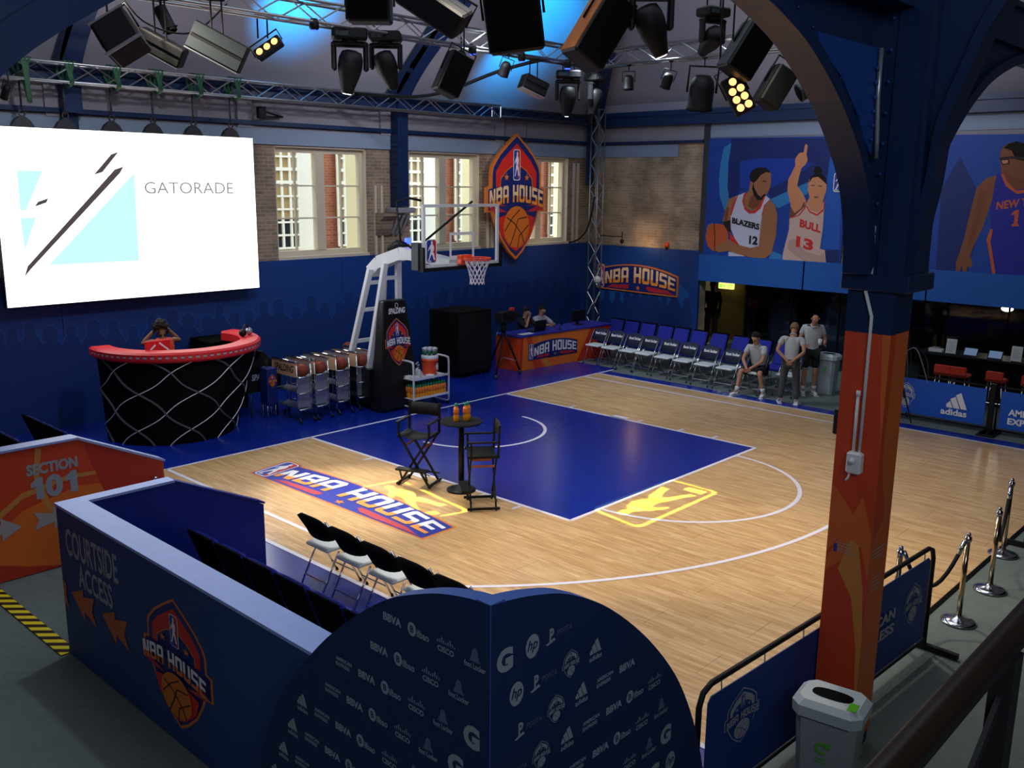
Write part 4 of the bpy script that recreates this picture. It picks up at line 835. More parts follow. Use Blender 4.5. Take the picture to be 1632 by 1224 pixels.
# backboard
bb = MB(); fr = .05
bb.box((-.915, yb - .02, 2.90), (-.865, yb + .03, 3.96), 'white_paint').box((.865, yb - .02, 2.90), (.915, yb + .03, 3.96), 'white_paint').box((-.865, yb - .02, 3.91), (.865, yb + .03, 3.96), 'white_paint').box((-.865, yb - .02, 2.90), (.865, yb + .03, 2.95), 'white_paint')
bf = bb.build('backboard_frame', bk)
MB().box((-.865, yb, 2.95), (.865, yb + .012, 3.91), 'board_glass').build('glass', bf, world=False)
a = Art(); 
for (x0, z0, x1, z1) in ((-.30, 3.03, .30, 3.08), (-.30, 3.43, .30, 3.48), (-.30, 3.08, -.25, 3.43), (.25, 3.08, .30, 3.43)): a.rect(x0, z0, x1, z1, 'white')
a.L = [('p0', d, m) for _, d, m in a.L]; a.place('target_square', bk, (0, yb - .001, 0), (1, 0, 0), (0, 0, 1), .001, label='white target square'); a = Art(); a.badge(-.84, 2.97, -.60, 3.38); a.place('league_badge', bk, (0, yb - .001, 0), (1, 0, 0), (0, 0, 1), .001, label='league badge')
MB().box((-.96, yb - .06, 2.84), (.96, yb + .05, 2.90), 'black_plastic').box((-.96, yb - .06, 2.90), (-.915, yb + .05, 3.25), 'black_plastic').box((.915, yb - .06, 2.90), (.96, yb + .05, 3.25), 'black_plastic').build('edge_pad', bk)
MB().box((-.98, yb + .05, 2.86), (-.86, yb + .22, 3.32), 'grey_metal').build('shot_clock_bracket', bk)
MB().tube([(-.93, yb + .2, 3.2), (-1.1, yb + .35, 3.35), (-1.14, yb + .4, 4.0), (-.95, yb + .3, 4.06), (-.8, yb + .15, 4.02)], .02, 'black_plastic').tube([(-.75, yb + .12, 3.35), (.35, yb + .1, 4.0)], .02, 'black_plastic').build('cable_arm', bk)
rc = (0, yb - .38, 3.05)
MB().box((-.13, yb - .12, 2.93), (.13, yb - .02, 3.09), 'rim_orange').box((-.1, yb - .16, 3.0), (.1, yb - .12, 3.07), 'rim_orange').build('rim_mount', bk)
MB().tube([(rc[0] + .23 * math.cos(t), rc[1] + .23 * math.sin(t), 3.05) for t in [2*PI*k/28 for k in range(28)]], .014, 'rim_orange', 8, closed=True).tube([(rc[0] + .235 * math.cos(t), rc[1] + .235 * math.sin(t), 3.02) for t in [2*PI*k/28 for k in range(28)]], .01, 'rim_orange', 6, closed=True).build('rim', bk)
mb = MB(); N_ = 12; rr = [.225, .195, .165, .14, .125, .12, .13]; zz_ = [3.035, 2.955, 2.875, 2.795, 2.72, 2.65, 2.60]
for k in range(N_):
    for s_ in (-.5, .5):
        mb.tube([(rr[i] * math.cos(2*PI*(k + s_ * (i)) / N_), rc[1] + rr[i] * math.sin(2*PI*(k + s_ * (i)) / N_), zz_[i]) for i in range(7)], .0065, 'net_white', 4)
mb.build('net', bk)

# ================================================================ CHAIRS
def chrome_tube(mb, pts, m='chrome', r=.012): return mb.tube(pts, r, m, 6)
def folding_chair(m_seat='seat_white', m_back='chair_cover', label='', printed=True):
    t = thing('folding_chair', label, 'chair')          # faces -x; origin below the seat centre
    mb = MB(); mb.cbox((-.21, -.20, .43), (.18, .20, .475), m_seat, .018); mb.build('seat', t, bevel=.008)
    w_ = .215
    for s_ in (-1, 1):
        MB().tube([(-.25, s_ * w_, .0), (-.02, s_ * w_, .44), (.20, s_ * w_, .80)], .012, 'chrome', 6).build('front_leg', t)
        MB().tube([(.24, s_ * (w_ - .02), .0), (.02, s_ * (w_ - .02), .42)], .011, 'chrome', 6).build('rear_leg', t)
        MB().cyl((-.25, s_ * w_, 0), (-.24, s_ * w_, .03), .016, 'black_plastic', 8).build('foot', t)
    MB().tube([(-.18, -w_, .13), (-.18, w_, .13)], .009, 'chrome', 5).build('cross_bar', t); MB().tube([(.2, -w_ + .02, .1), (.2, w_ - .02, .1)], .009, 'chrome', 5).build('cross_bar', t)
    bk_ = MB(); P = []
    for i in range(9):
        y = -.235 + .47 * i / 8; c = .045 * (1 - (2 * i / 8 - 1) ** 2); dz = -.055 * abs(2 * i / 8 - 1) ** 3
        P.append((.085 + c, y, .545 - dz * .6)); P.append((.215 + c, y, .84 + dz)); P.append((.245 + c, y, .835 + dz)); P.append((.115 + c, y, .54 - dz * .6))
    fs = []
    for i in range(8):
        for k in range(4): fs.append((i*4 + k, i*4 + (k+1) % 4, i*4 + 4 + (k+1) % 4, i*4 + 4 + k))
    fs += [(3, 2, 1, 0), (32, 33, 34, 35)]
    bk_.add(P, [tuple(reversed(f)) for f in fs], m_back, True); bo = bk_.build('back_cover', t)
    if printed:
        def wrp(a_, b_, off):
            u = (a_ / .47); c = .045 * (1 - (2 * u) ** 2); f = b_
            return Vector((.085 + .13 * f + c - .004 - off, -a_, .545 + .295 * f))
        a = Art(); a.text('foot locker', -.17, .50, .17, .72, 'white', .03); a.place('print', t, (0, 0, 0), (0, -1, 0), (0, 0, 1), .001, wrap=wrp)
    return t
f0 = folding_chair(label='x')
ys = [0.85, 0.33, -.22, -.70, -1.28, -1.84, -2.42, -2.98, -3.62]
xs_ = [6.60, 6.56, 6.54, 6.52, 6.46, 6.40, 6.34, 6.33, 6.33]
ordn = ['first', 'second', 'third', 'fourth', 'fifth', 'sixth', 'seventh', 'eighth', 'ninth']
for i in range(9):
    lb = ordn[i] + ' white seated folding chair from the scorers table, front bench row' if i < 8 else 'folding chair on which the seated man in the grey shirt sits'
    if i == 0: f0.location = (xs_[0], ys[0], ZC + .01); f0['label'] = lb; f0['group'] = 'folding chairs of the front bench row'; F = f0
    else: dup(f0, (xs_[i], ys[i], 0 if True else ZC), 0, lb, 'folding chairs of the front bench row')
dup(f0, (6.62, -4.25, 0), 0, 'folding chair with a dark cover standing behind the grey haired man', 'folding chairs of the front bench row')
g0 = folding_chair(m_back='black_matte', label='first black backed folding chair from the blue partition at the near sideline', printed=False)
g0.location = (-5.78, -5.13, 0); g0.rotation_euler = (0, 0, PI); g0['group'] = 'black backed folding chairs along the near sideline'
for i in range(1, 5): dup(g0, (-5.78 - .015 * i, -5.13 - .56 * i, 0), PI, ['', 'second', 'third', 'fourth', 'fifth'][i] + ' black backed folding chair from the blue partition at the near sideline' + '')
def padded_chair(label):
    t = thing('padded_chair', label, 'chair')            # faces -x
    mb = MB(); mb.cbox((-.24, -.215, .40), (.20, .215, .49), 'seat_blue', .03); mb.build('seat', t)
    mb = MB(); mb.T = Matrix.Translation((.2, 0, .47)) @ Matrix.Rotation(R(20), 4, 'Y'); mb.cbox((-.03, -.205, 0), (.03, .205, .50), 'seat_blue', .025); mb.build('backrest', t)
    mb = MB(); mb.T = Matrix.Translation((.2, 0, .47)) @ Matrix.Rotation(R(20), 4, 'Y'); mb.cbox((.031, -.212, -.05), (.06, .212, .545), 'black_matte', .01); mb.build('back_shell', t)
    for s_ in (-1, 1):
        MB().tube([(-.22, s_ * .235, 0), (-.20, s_ * .235, .40), (.0, s_ * .235, .42), (.22, s_ * .235, .44), (.29, s_ * .235, .64)], .012, 'chrome', 6).build('side_frame', t)
        MB().tube([(.26, s_ * .235, 0), (.20, s_ * .235, .42)], .012, 'chrome', 6).build('leg', t)
    return t
p0_ = padded_chair('first blue padded chair from the scorers table in the back bench row')
by = [1.10, .60, .08, -.45, -.93, -1.45, -2.0, -2.58, -3.15, -3.7]
for i in range(10):
    lb = (['first', 'second', 'third', 'fourth', 'fifth', 'sixth', 'seventh', 'eighth', 'ninth', 'tenth'][i]) + ' blue padded chair from the scorers table in the back bench row'
    if i == 0: p0_.location = (7.42, by[0], 0); p0_['group'] = 'blue padded chairs of the back bench row'
    else: dup(p0_, (7.42 - .03 * i, by[i], 0), 0, lb, 'blue padded chairs of the back bench row')
for i in range(6):
    dup(p0_, (-6.86, -5.12 - .50 * i, 0), PI, ordn[i] + ' dark backed padded chair from the blue partition beside the courtside wall', 'padded chairs beside the courtside wall')
for i, (x, y) in enumerate(((-7.2, .45), (-7.2, -.05), (-7.2, -.55), (-6.6, .85), (-6.6, .35), (-6.6, -.15))):
    dup(p0_, (x + .35, y, 0), PI, ['padded chair in the far rear row above the orange wall at the left edge', 'padded chair in the middle of the rear row above the orange wall', 'padded chair nearest in the rear row above the orange wall', 'padded chair farthest in the front row above the orange wall', 'padded chair in the middle of the front row above the orange wall', 'padded chair nearest in the front row above the orange wall'][i], 'padded chairs behind the orange section wall')
t = MB().prism([(-.1, 0), (.12, .04), (.1, .18), (-.12, .13)], (-6.92, -.62, .50), (.75, -.66, 0), (0, 0, 1), .01, 'offwhite').build('paper_sheet'); tag(t, 'small white paper lying over the seats above the orange wall', 'paper')

# ================================================================ DESK
dk = thing('curved_desk', 'curved presenter desk shaped like a hoop with red rim counter and white net', 'desk', (-3.75, 2.2, 0))
cT = Vector((-3.55, 2.40)); cB = Vector((-3.86, 2.16)); RT = 1.36; RB = 1.08; ZT = 1.42
a0, a1 = R(172), R(372); n = 36
def dp(t, f, extra=0):
    c = cB.lerp(cT, f); r_ = RB + (RT - RB) * f + extra; th = a0 + (a1 - a0) * t; return Vector((c.x + r_ * math.cos(th), c.y + r_ * math.sin(th), f * (ZT - .02)))
mb = MB(); vs = []; fs = []
for i in range(n + 1):
    for f in (0, .5, 1): vs.append(dp(i / n, f))
    for f in (1, .5, 0): vs.append(dp(i / n, f, -.06))
for i in range(n):
    for k in range(6): fs.append((i*6 + k, (i+1)*6 + k, (i+1)*6 + (k+1) % 6, i*6 + (k+1) % 6))
fs += [tuple(range(6)), tuple(reversed(range(n*6, n*6 + 6)))]
mb.add(vs, fs, 'black_matte', False); mb.build('front_panel', dk)
mb = MB(); vs = []; fs = []
for i in range(n + 1):
    t_ = -.02 + 1.04 * i / n
    for ex, z in ((.05, ZT - .04), (.09, ZT), (.09, ZT + .10), (.05, ZT + .13), (-.24, ZT + .13), (-.27, ZT + .10), (-.27, ZT - .04)):
        p = dp(t_, 1, ex); p.z = z; vs.append(p)
for i in range(n):
    for k in range(7): fs.append((i*7 + k, (i+1)*7 + k, (i+1)*7 + (k+1) % 7, i*7 + (k+1) % 7))
fs += [tuple(range(7)), tuple(reversed(range(n*7, n*7 + 7)))]
mb.add(vs, fs, 'counter_red', False); ct = mb.build('counter', dk, label='bright red curved counter')
mb = MB()
for i in range(42):
    t_ = .02 + .96 * i / 41
    for dz, q in ((.02, 'counter_red_dark'), (.035, 'print_grey')):
        p, q_ = dp(t_ - .006, 1, .092 + dz * .05), dp(t_ + .006, 1, .092 + dz * .05); p.z = ZT + dz; q_.z = ZT + dz + (.03 if q == 'print_grey' else .06)
        mb.add([(p.x, p.y, ZT + dz), (q_.x, q_.y, ZT + dz), (q_.x, q_.y, q_.z), (p.x, p.y, q_.z)], [(0, 1, 2, 3)], q)
mb.build('edge_print', dk, label='small repeated print round the edge', kind='stuff')
K = 4.6
for s_ in (0, 1):
    for k in range(-3, 7):
        mb = MB(); pts = []
        for i in range(61):
            f = 1 - i / 60; u = (k + .2 + (i / 60) * 2.1) / K if s_ == 0 else (k + .9 - (i / 60) * 2.3) / K
            wv_ = .012 * math.sin(i / 60 * PI * 5)
            u += wv_ if s_ == 0 else -wv_
            if -.001 <= u <= 1.001: pts.append(dp(min(1, max(0, u)), f, .012 + .006 * s_))
        if len(pts) > 6: mb.tube(pts, .008 if s_ else .018, 'net_white' if s_ else 'rope_dim', 5).build('net_rope', dk)
t = thing('red_folder', 'red sign box with white crossed stripes standing behind the rim of the curved counter', 'box', (-4.23, 1.9, ZT + .0))
MB().cbox((-4.45, 1.70, ZT + .0), (-4.02, 1.74, ZT + .27), 'counter_red').build('panel', t)
a = Art(); a.line([(.05, .03), (.2, .14)], .03, 'white'); a.line([(.47, .03), (.28, .17)], .03, 'white'); a.place('print', t, (-4.45, 1.699, ZT + .06), (.85, 0, 0), (0, 0, 1), .001)
t = thing('headphones', 'dark headphones lying at the right end of the curved counter', 'headphones', (-2.42, 1.9, ZT + .13))
MB().sph((-2.55, 1.85, ZT + .2), .07, 'black_plastic', 10, 7).sph((-2.36, 1.95, ZT + .2), .07, 'tin', 10, 7).build('ear_cup', t); MB().tube(bez([(-2.55, 1.85, ZT + .24), (-2.46, 1.9, ZT + .33), (-2.36, 1.95, ZT + .24)]), .015, 'black_plastic').build('band', t)
t = thing('equipment_case', 'tall black equipment case standing beside the curved desk', 'case', (-2.35, 3.1, 0))
MB().cbox((-2.72, 2.75, .0), (-1.95, 3.5, 1.36), 'black_matte', .02).build('body', t); MB().box((-2.73, 2.74, .7), (-1.94, 3.51, .73), 'grey_metal').build('trim', t)

# ================================================================ BALL RACKS
cr = thing('covered_rack', 'black covered ball rack with white lettering between the desk and the ball racks', 'ball rack', (-2.15, 1.95, 0))
mb = MB(); mb.prism([(-.34, .48), (.36, .48), (.38, .98), (.16, 1.06), (.0, 1.24), (-.16, 1.06), (-.36, .98)], (-2.15, 1.86, 0), (1, 0, 0), (0, 0, 1), -.55, 'cover_black'); mb.build('cover', cr, bevel=.02)
for x in (-2.42, -1.86):
    for y in (1.9, 2.36): MB().tube([(x, y, 0), (x, y, .5)], .014, 'dark_truss').build('leg', cr)
a = Art(); a.textc('SPALDING', 0, .76, .12, 'print_grey', .03, .2, .52); a.disc(0, .9, .05, 'print_grey', 14); a.disc(0, .9, .035, 'cover_black', 14); a.place('print', cr, (-2.15, 1.857, 0), (1, 0, 0), (0, 0, 1), .001)
t = thing('crest_box', 'navy box with a small crest standing behind the first ball rack', 'box', (-2.0, 1.6, 0))
MB().cbox((-2.28, 1.55, .28), (-2.06, 1.8, .95), 'navy').build('body', t); [MB().tube([(x, y, 0), (x, y, .28)], .014, 'chrome').build('leg', t) for x in (-2.26, -2.09) for y in (1.6, 1.75)]
a = Art(); a.shield(0, 0, .17); a.place('crest', t, (-2.17, 1.549, .72), (1, 0, 0), (0, 0, 1), .001)
def ball_rack(label, plate_mat):
    t = thing('ball_rack', label, 'ball rack'); L_ = .78; W2 = .30       # long axis y, from y=0 to L_
    for s_, x in ((0, 0), (1, W2)):
        for y in (0, L_): MB().tube([(x, y, .10), (x, y, 1.06)], .013, 'chrome', 6).build('post', t)
        MB().box((x - .006, 0, .84), (x + .006, L_, 1.12), plate_mat if s_ == 0 else 'tin').build('side_plate', t)
        MB().tube([(x, 0, 1.12), (x, L_, 1.12)], .022, 'chrome', 8).build('rail', t)
    for k, z in enumerate((.84, .54, .24)):
        MB().tube([(0, 0, z), (.02, -.05, z), (W2 - .02, -.05, z), (W2, 0, z)], .017, 'chrome', 7).build('end_bar', t); MB().tube([(0, L_, z), (W2, L_, z)], .012, 'chrome', 6).build('end_bar', t)
        MB().add([(0, 0, z + .03), (W2 / 2, 0, z - .03), (W2, 0, z + .03), (0, L_, z + .03), (W2 / 2, L_, z - .03), (W2, L_, z + .03), (0, 0, z + .02), (W2 / 2, 0, z - .04), (W2, 0, z + .02), (0, L_, z + .02), (W2 / 2, L_, z - .04), (W2, L_, z + .02)], [(0, 1, 4, 3), (1, 2, 5, 4), (9, 10, 7, 6), (10, 11, 8, 7), (6, 7, 1, 0), (7, 8, 2, 1), (3, 4, 10, 9), (4, 5, 11, 10)], 'tin').build('shelf', t)
    MB().box((.01, .02, .27), (W2 - .01, .03, .80), 'tin').build('end_panel', t)
    for x in (0, W2):
        for y, s_ in ((0, -1), (L_, 1)):
            MB().tube([(x, y, .12), (x, y + s_ * .05, .10), (x, y + s_ * .09, .05)], .011, 'chrome', 5).build('leg', t); MB().lathe([(.02, .0), (.03, .01), (.03, .045), (.02, .055)], (x, y + s_ * .1, 0), 'black_plastic', 8).build('castor', t)
    return t
r0 = ball_rack('first chrome ball rack from the left, its tan side plate lettered', 'plate_tan'); rxs = [-2.02, -1.62, -1.12, -.62]
r0.location = (rxs[0], .98, 0); r0['group'] = 'chrome ball racks beside the goal'
rl = ['', 'second chrome ball rack from the left beside the goal', 'third chrome ball rack from the left beside the goal', 'chrome ball rack nearest the white armed goal']
for i in range(1, 4): dup(r0, (rxs[i], .98 + (.02 * i), 0), 0, rl[i], 'chrome ball racks beside the goal')
a = Art(); a.text('SPALDING', .08, .91, .70, 1.05, 'ball_line', .03, .25); a.place('plate_print', r0, (-.0075, .78, 0), (0, -1, 0), (0, 0, 1), .001, world=False)
def bball(label, m='ball_red'):
    t = thing('basketball', label, 'basketball'); MB().sph((0, 0, 0), .119, m, 20, 12).build('leather', t)
    mb = MB(); r_ = .1195
    for axs in ('x', 'z'):
        mb.tube([((0 if axs == 'x' else r_ * math.cos(q)), r_ * math.sin(q), r_ * math.cos(q)) if axs == 'x' else (r_ * math.cos(q), r_ * math.sin(q), 0) for q in [2*PI*k/24 for k in range(24)]], .0022, 'ball_line', 4, closed=True)
    for s_ in (-1, 1): mb.tube([(s_ * (.062 + .03 * math.cos(q) ** 2), r_ * .86 * math.sin(q), r_ * .86 * math.cos(q)) for q in [2*PI*k/24 for k in range(24)]], .0022, 'ball_line', 4, closed=True)
    mb.build('seams', t); return t
b0 = bball('brown basketball at the front of the first rack from the left'); first = True
places = ['the first rack from the left', 'the second rack from the left', 'the third rack from the left', 'the rack nearest the goal']
for i, x in enumerate(rxs):
    for k, y in enumerate((1.02, 1.29, 1.56)):
        l = 'brown basketball at the %s of %s' % (('front', 'middle', 'back')[k], places[i]); p = (x + .15, y + .02 * i, .84 + .115)
        if first: b0.location = p; b0.rotation_euler = (0, 0, .4); b0['group'] = 'basketballs on the racks'; first = False
        else: dup(b0, p, .4 + i * 1.3 + k, l, 'basketballs on the racks')
dup(b0, (.25, 2.45, .8 + .12 + .02), 1.0, 'basketball lying behind the padded base of the goal', 'basketballs on the racks')
t = MB().cbox((-.5, 2.12, 0), (.75, 2.9, .82), 'black_matte', .02).build('equipment_case'); tag(t, 'low black case behind the base of the goal', 'case')

# ================================================================ DRINKS TROLLEY
cx0, cx1, cy0, cy1 = .08, 1.0, .20, .64
ct = thing('drinks_trolley', 'white tubular two shelf trolley loaded with drinks beside the goal', 'trolley', (cx0, cy0, 0))
for x, nm in ((cx0, 'left'), (cx1, 'right')):
    MB().tube(bez([(x, cy0, .10), (x, cy0, .86), (x, cy0 + .05, .94), (x, cy0 + .12, .955), (x, cy1 - .12, .955), (x, cy1 - .05, .94), (x, cy1, .86), (x, cy1, .10)], 4), .02, 'white_paint', 8).build('end_frame', ct)
    MB().tube([(x, cy0, .10), (x, cy0 + .04, .06), (x, cy1 - .04, .06), (x, cy1, .10)], .018, 'white_paint', 8).build('foot_bar', ct)
    for y in (cy0 + .03, cy1 - .03): MB().cyl((x - .02, y, .03), (x + .02, y, .03), .03, 'black_plastic', 12).build('castor', ct)
for z in (.60, .22):
    MB().box((cx0, cy0 + .0, z - .012), (cx1, cy1, z), 'white_paint').box((cx0, cy0 - .012, z - .015), (cx1, cy0, z + .03), 'white_paint').box((cx0, cy1, z - .015), (cx1, cy1 + .012, z + .03), 'white_paint').build('shelf', ct)
ck = thing('drinks_cooler', 'orange insulated drinks cooler with a white lid on the trolley', 'cooler', (.70, .42, .60))
MB().lathe([(.13, 0), (.145, .01), (.155, .14), (.16, .26), (.168, .27), (.168, .31)], (.70, .42, .62), 'cooler_orange', 24).build('tank', ck); MB().lathe([(.165, 0), (.168, .01), (.168, .06), (.14, .075)], (.70, .42, .93), 'white_plastic', 24).build('lid', ck); MB().lathe([(.12, 0), (.12, .02)], (.70, .42, .60), 'cooler_orange', 20).build('foot_ring', ck)
a = Art(); a.poly([(-.03, .16), (.03, .12), (.0, .06), (.07, .0), (-.0, .02), (-.06, .1)], 'white'); a.textc('G', .0, .10, .13, 'white', .05); a.poly([(.08, -.02), (.12, .02), (.07, .04)], 'counter_red')
def wcool(x, y, off):
    th = R(-65) + x / .16; return Vector((.70 + (.163 + off) * math.cos(th), .42 + (.163 + off) * math.sin(th), .68 + y))
a.place('print', ck, (0, 0, 0), (1, 0, 0), (0, 1, 0), .0015, wrap=wcool)
q = 0; cup0 = None
for i in range(9):
    th = 2 * PI * i / 8; x, y = (.70 + .115 * math.cos(th), .42 + .115 * math.sin(th)) if i < 8 else (.70, .42)
    l = ['green and white paper cup at the right of the cup ring on the cooler', 'green and white paper cup at the back right of the cup ring', 'green and white paper cup at the back of the cup ring', 'green and white paper cup at the back left of the cup ring', 'green and white paper cup at the left of the cup ring', 'green and white paper cup at the front left of the cup ring', 'green and white paper cup at the front of the cup ring', 'green and white paper cup at the front right of the cup ring', 'green and white paper cup in the middle of the cup ring'][i]
    if cup0 is None:
        cup0 = thing('paper_cup', l, 'cup', group='paper cups on the cooler'); MB().lathe([(.030, 0), (.036, .085)], (0, 0, 0), 'cup_green', 12).build('sleeve', cup0); MB().lathe([(.036, .085), (.042, .125), (.044, .13), (.038, .131)], (0, 0, 0), 'white_plastic', 12).build('rim', cup0); cup0.location = (x, y, 1.005)
    else: dup(cup0, (x, y, 1.005), 0, l, 'paper cups on the cooler')
def squeeze(label, loc):
    t = thing('pump_bottle', label, 'bottle', (0, 0, 0)); MB().lathe([(.035, 0), (.04, .01), (.04, .12), (.03, .15), (.016, .17)], (0, 0, 0), 'offwhite', 12).build('body', t); MB().lathe([(.016, .17), (.012, .20), (.01, .24)], (0, 0, 0), 'grey_metal', 8).build('collar', t); MB().tube([(0, 0, .24), (0, 0, .26), (-.045, -.01, .25)], .009, 'offwhite', 6).build('pump', t); t.location = loc; return t
s0 = squeeze('white pump bottle beside the cooler, tallest and farthest left', (.40, .46, .60)); dup(s0, (.34, .33, .60), 0, 'white pump bottle at the front edge of the trolley'); dup(s0, (.50, .54, .60), 0, 'white pump bottle partly hidden between the others and the cooler')
for k, (x, y, l) in enumerate(((.16, .30, 'folded white towel on the left of the trolley shelf'), (.16, .50, 'folded white towel at the back left of the trolley shelf'), (.55, .27, 'flat white napkins at the front of the trolley shelf'))):
    t = thing('folded_towel', l, 'towel', (x, y, .60)); MB().cbox((x - .06, y - .07, .602), (x + .09, y + .07, .625), 'white', .008).build('lower_fold', t); MB().cbox((x - .055, y - .065, .626), (x + .085, y + .06, .645 + .02 * (k == 0)), 'white', .008).build('upper_fold', t)
def bottle(label, loc, h=.21):
    t = thing('sports_bottle', label, 'bottle', (0, 0, 0)); s_ = h / .21
    MB().lathe([(.028, 0), (.032, .006), (.032, .05), (.027, .075), (.031, .10), (.031, .13)], (0, 0, 0), 'drink', 12).build('body', t)
    MB().lathe([(.0312, .085), (.0325, .10), (.0325, .135), (.028, .155)], (0, 0, 0), 'sign_orange', 12).build('label_band', t); MB().lathe([(.014, .168), (.02, .17), (.02, .19), (.014, .205)], (0, 0, 0), 'green_cap', 10).build('cap', t); MB().lathe([(.028, .155), (.016, .17)], (0, 0, 0), 'drink', 12).build('neck', t)
    t.scale = (s_, s_, s_); t.location = loc; return t
# ---- cocktail table and its bottles
tb = thing('bar_table', 'tall round black pedestal table between the two director chairs', 'table', (-2.58, -3.88, 0))
MB().lathe([(.29, 0), (.30, .008), (.30, .022), (.29, .03)], (-2.58, -3.88, 1.0), 'charcoal', 32).build('table_top', tb); MB().cyl((-2.58, -3.88, .03), (-2.58, -3.88, 1.0), .042, 'black_plastic', 14).build('column', tb); MB().lathe([(.21, 0), (.21, .02), (.15, .035), (.06, .045), (.045, .08)], (-2.58, -3.88, 0), 'black_plastic', 28).build('base', tb); MB().lathe([(.05, 0), (.12, .03)], (-2.58, -3.88, .97), 'black_plastic', 16).build('flange', tb)
o0 = bottle('orange sports drink bottle standing alone at the left on the black table', (-2.66, -3.86, 1.03), .27)
dup(o0, (-2.53, -3.92, 1.03), 1, 'orange sports drink bottle, front one of the touching pair on the black table'); dup(o0, (-2.47, -3.95 + .05, 1.03), 2, 'orange sports drink bottle, rear one of the touching pair on the black table')
k = 0
for r_ in range(4):
    for i in range(12):
        x = cx0 + .075 + i * .07; y = cy0 + .05 + r_ * .085; k += 1
        dup(o0, (x, y, .22), i * .5, ('orange drink bottle in the front row of the lower trolley shelf, %s from the left' % ['first', 'second', 'third', 'fourth', 'fifth', 'sixth', 'seventh', 'eighth', 'ninth', 'tenth', 'eleventh', 'twelfth'][i]) if r_ == 0 else 'orange sports drink bottle standing behind the front row on the lower trolley shelf', 'drink bottles in front on the lower shelf' if r_ == 0 else 'drink bottles behind on the lower shelf')

# ================================================================ DIRECTOR CHAIRS
def director(label, loc, rz):
    t = thing('director_chair', label, 'chair')     # local: faces +x, width along y
    W2 = .25; zs = .74
    for s_ in (-1, 1):      # crossed legs seen from the front, one pair front and one rear
        for x in (.17, -.17):
            MB().beam((x, s_ * W2, .0), (x, -s_ * W2 * .92, zs), .03, .022, 'black_plastic', up=(1, 0, 0)).build('leg', t)
        MB().beam((-.22, s_ * W2, .035), (.22, s_ * W2, .035), .03, .03, 'black_plastic').build('floor_rail', t)
        MB().beam((-.21, s_ * W2 * .93, zs + .01), (.21, s_ * W2 * .93, zs + .01), .03, .035, 'black_plastic').build('seat_rail', t)
        MB().beam((-.19, s_ * W2 * .96, zs), (-.21, s_ * W2 * .96, 1.18), .028, .03, 'black_plastic', up=(0, 1, 0)).build('back_post', t)
        MB().beam((.17, s_ * W2 * .96, zs), (.17, s_ * W2 * .96, .95), .026, .028, 'black_plastic', up=(0, 1, 0)).build('arm_post', t)
        MB().beam((-.20, s_ * W2 * .98, .955), (.22, s_ * W2 * .98, .955), .045, .02, 'black_plastic').build('armrest', t)
        MB().beam((.15, s_ * W2 * .6, .60), (-.15, s_ * W2 * .6, .60), .012, .03, 'wood_side').build('strap', t)
    mb = MB(); n = 8; P = []
    for i in range(n + 1):
        y = -.235 + .47 * i / n; dz = -.05 * (1 - (2 * i / n - 1) ** 2)
        P += [(-.19, y, zs + .03 + dz), (.19, y, zs + .03 + dz), (.19, y, zs + .02 + dz), (-.19, y, zs + .02 + dz)]
    fs = [(i*4 + k, (i+1)*4 + k, (i+1)*4 + (k+1) % 4, i*4 + (k+1) % 4) for i in range(n) for k in range(4)] + [(0, 1, 2, 3), (n*4+3, n*4+2, n*4+1, n*4)]
    mb.add(P, [tuple(reversed(f)) for f in fs], 'charcoal', True).build('sling_seat', t)
    mb = MB(); P = []
    for i in range(n + 1):
        y = -.25 + .50 * i / n; dx = -.03 * (1 - (2 * i / n - 1) ** 2)
        P += [(-.19 + dx, y, .99), (-.205 + dx, y, 1.17), (-.212 + dx, y, 1.17), (-.197 + dx, y, .99)]
    mb.add(P, fs, 'black_fabric', True).build('sling_back', t)
    MB().box((.17, -.24, .26), (.30, .24, .285), 'black_plastic').beam((.16, -.2, .1), (.24, -.2, .27), .02, .02, 'black_plastic').beam((.16, .2, .1), (.24, .2, .27), .02, .02, 'black_plastic').build('footrest', t)
    MB().beam((-.17, -W2, .14), (-.17, W2, .14), .02, .02, 'black_plastic').build('stretcher', t)
    t.location = loc; t.rotation_euler = (0, 0, rz); return t
director('black director chair facing the camera at the left of the round table', (-2.80, -3.22, 0), math.atan2(-.40, -.92))
director('black director chair seen from the side at the right of the round table', (-2.83, -4.54, 0), math.atan2(.62, -.78))
# ================================================================ NEAR COLUMN, ARCADE, BALCONY RAIL
cl = thing('column', 'square column wrapped orange below and navy above with cast brackets', 'column', (-4.78, -10.48, 0))
X0, X1, Y0, Y1 = -4.95, -4.62, -10.66, -10.33
MB().box((X0 + .01, Y0 + .01, 0), (X1 - .01, Y1 - .01, .12), 'steel_navy').build('plinth', cl)
MB().box((X0, Y0, .12), (X1, Y1, 3.30), 'column_red').build('orange_wrap', cl)
MB().box((X0 - .003, Y0 - .003, 3.30), (X1 + .003, Y1 + .003, 3.62), 'steel_navy').build('navy_wrap', cl)
MB().cbox((X0 - .04, Y0 - .10, 3.60), (X1 + .12, Y1 + .05, 3.72), 'steel_navy', .008).build('collar', cl)
MB().box((X0 - .02, Y0 - .05, 3.70), (X1 + .08, Y1 + .02, 7.2), 'steel_navy').build('upper_shaft', cl)
for x in (X0 - .035, ):
    for y in (Y0 + .1, Y1 - .1): MB().box((x, y - .03, 3.7), (x + .03, y + .03, 7.2), 'steel_navy').build('shaft_rib', cl)
for x in (X0 + .08, X1 + .0): MB().box((x - .03, Y0 - .08, 3.7), (x + .03, Y0 - .04, 7.2), 'steel_navy').build('shaft_rib', cl)
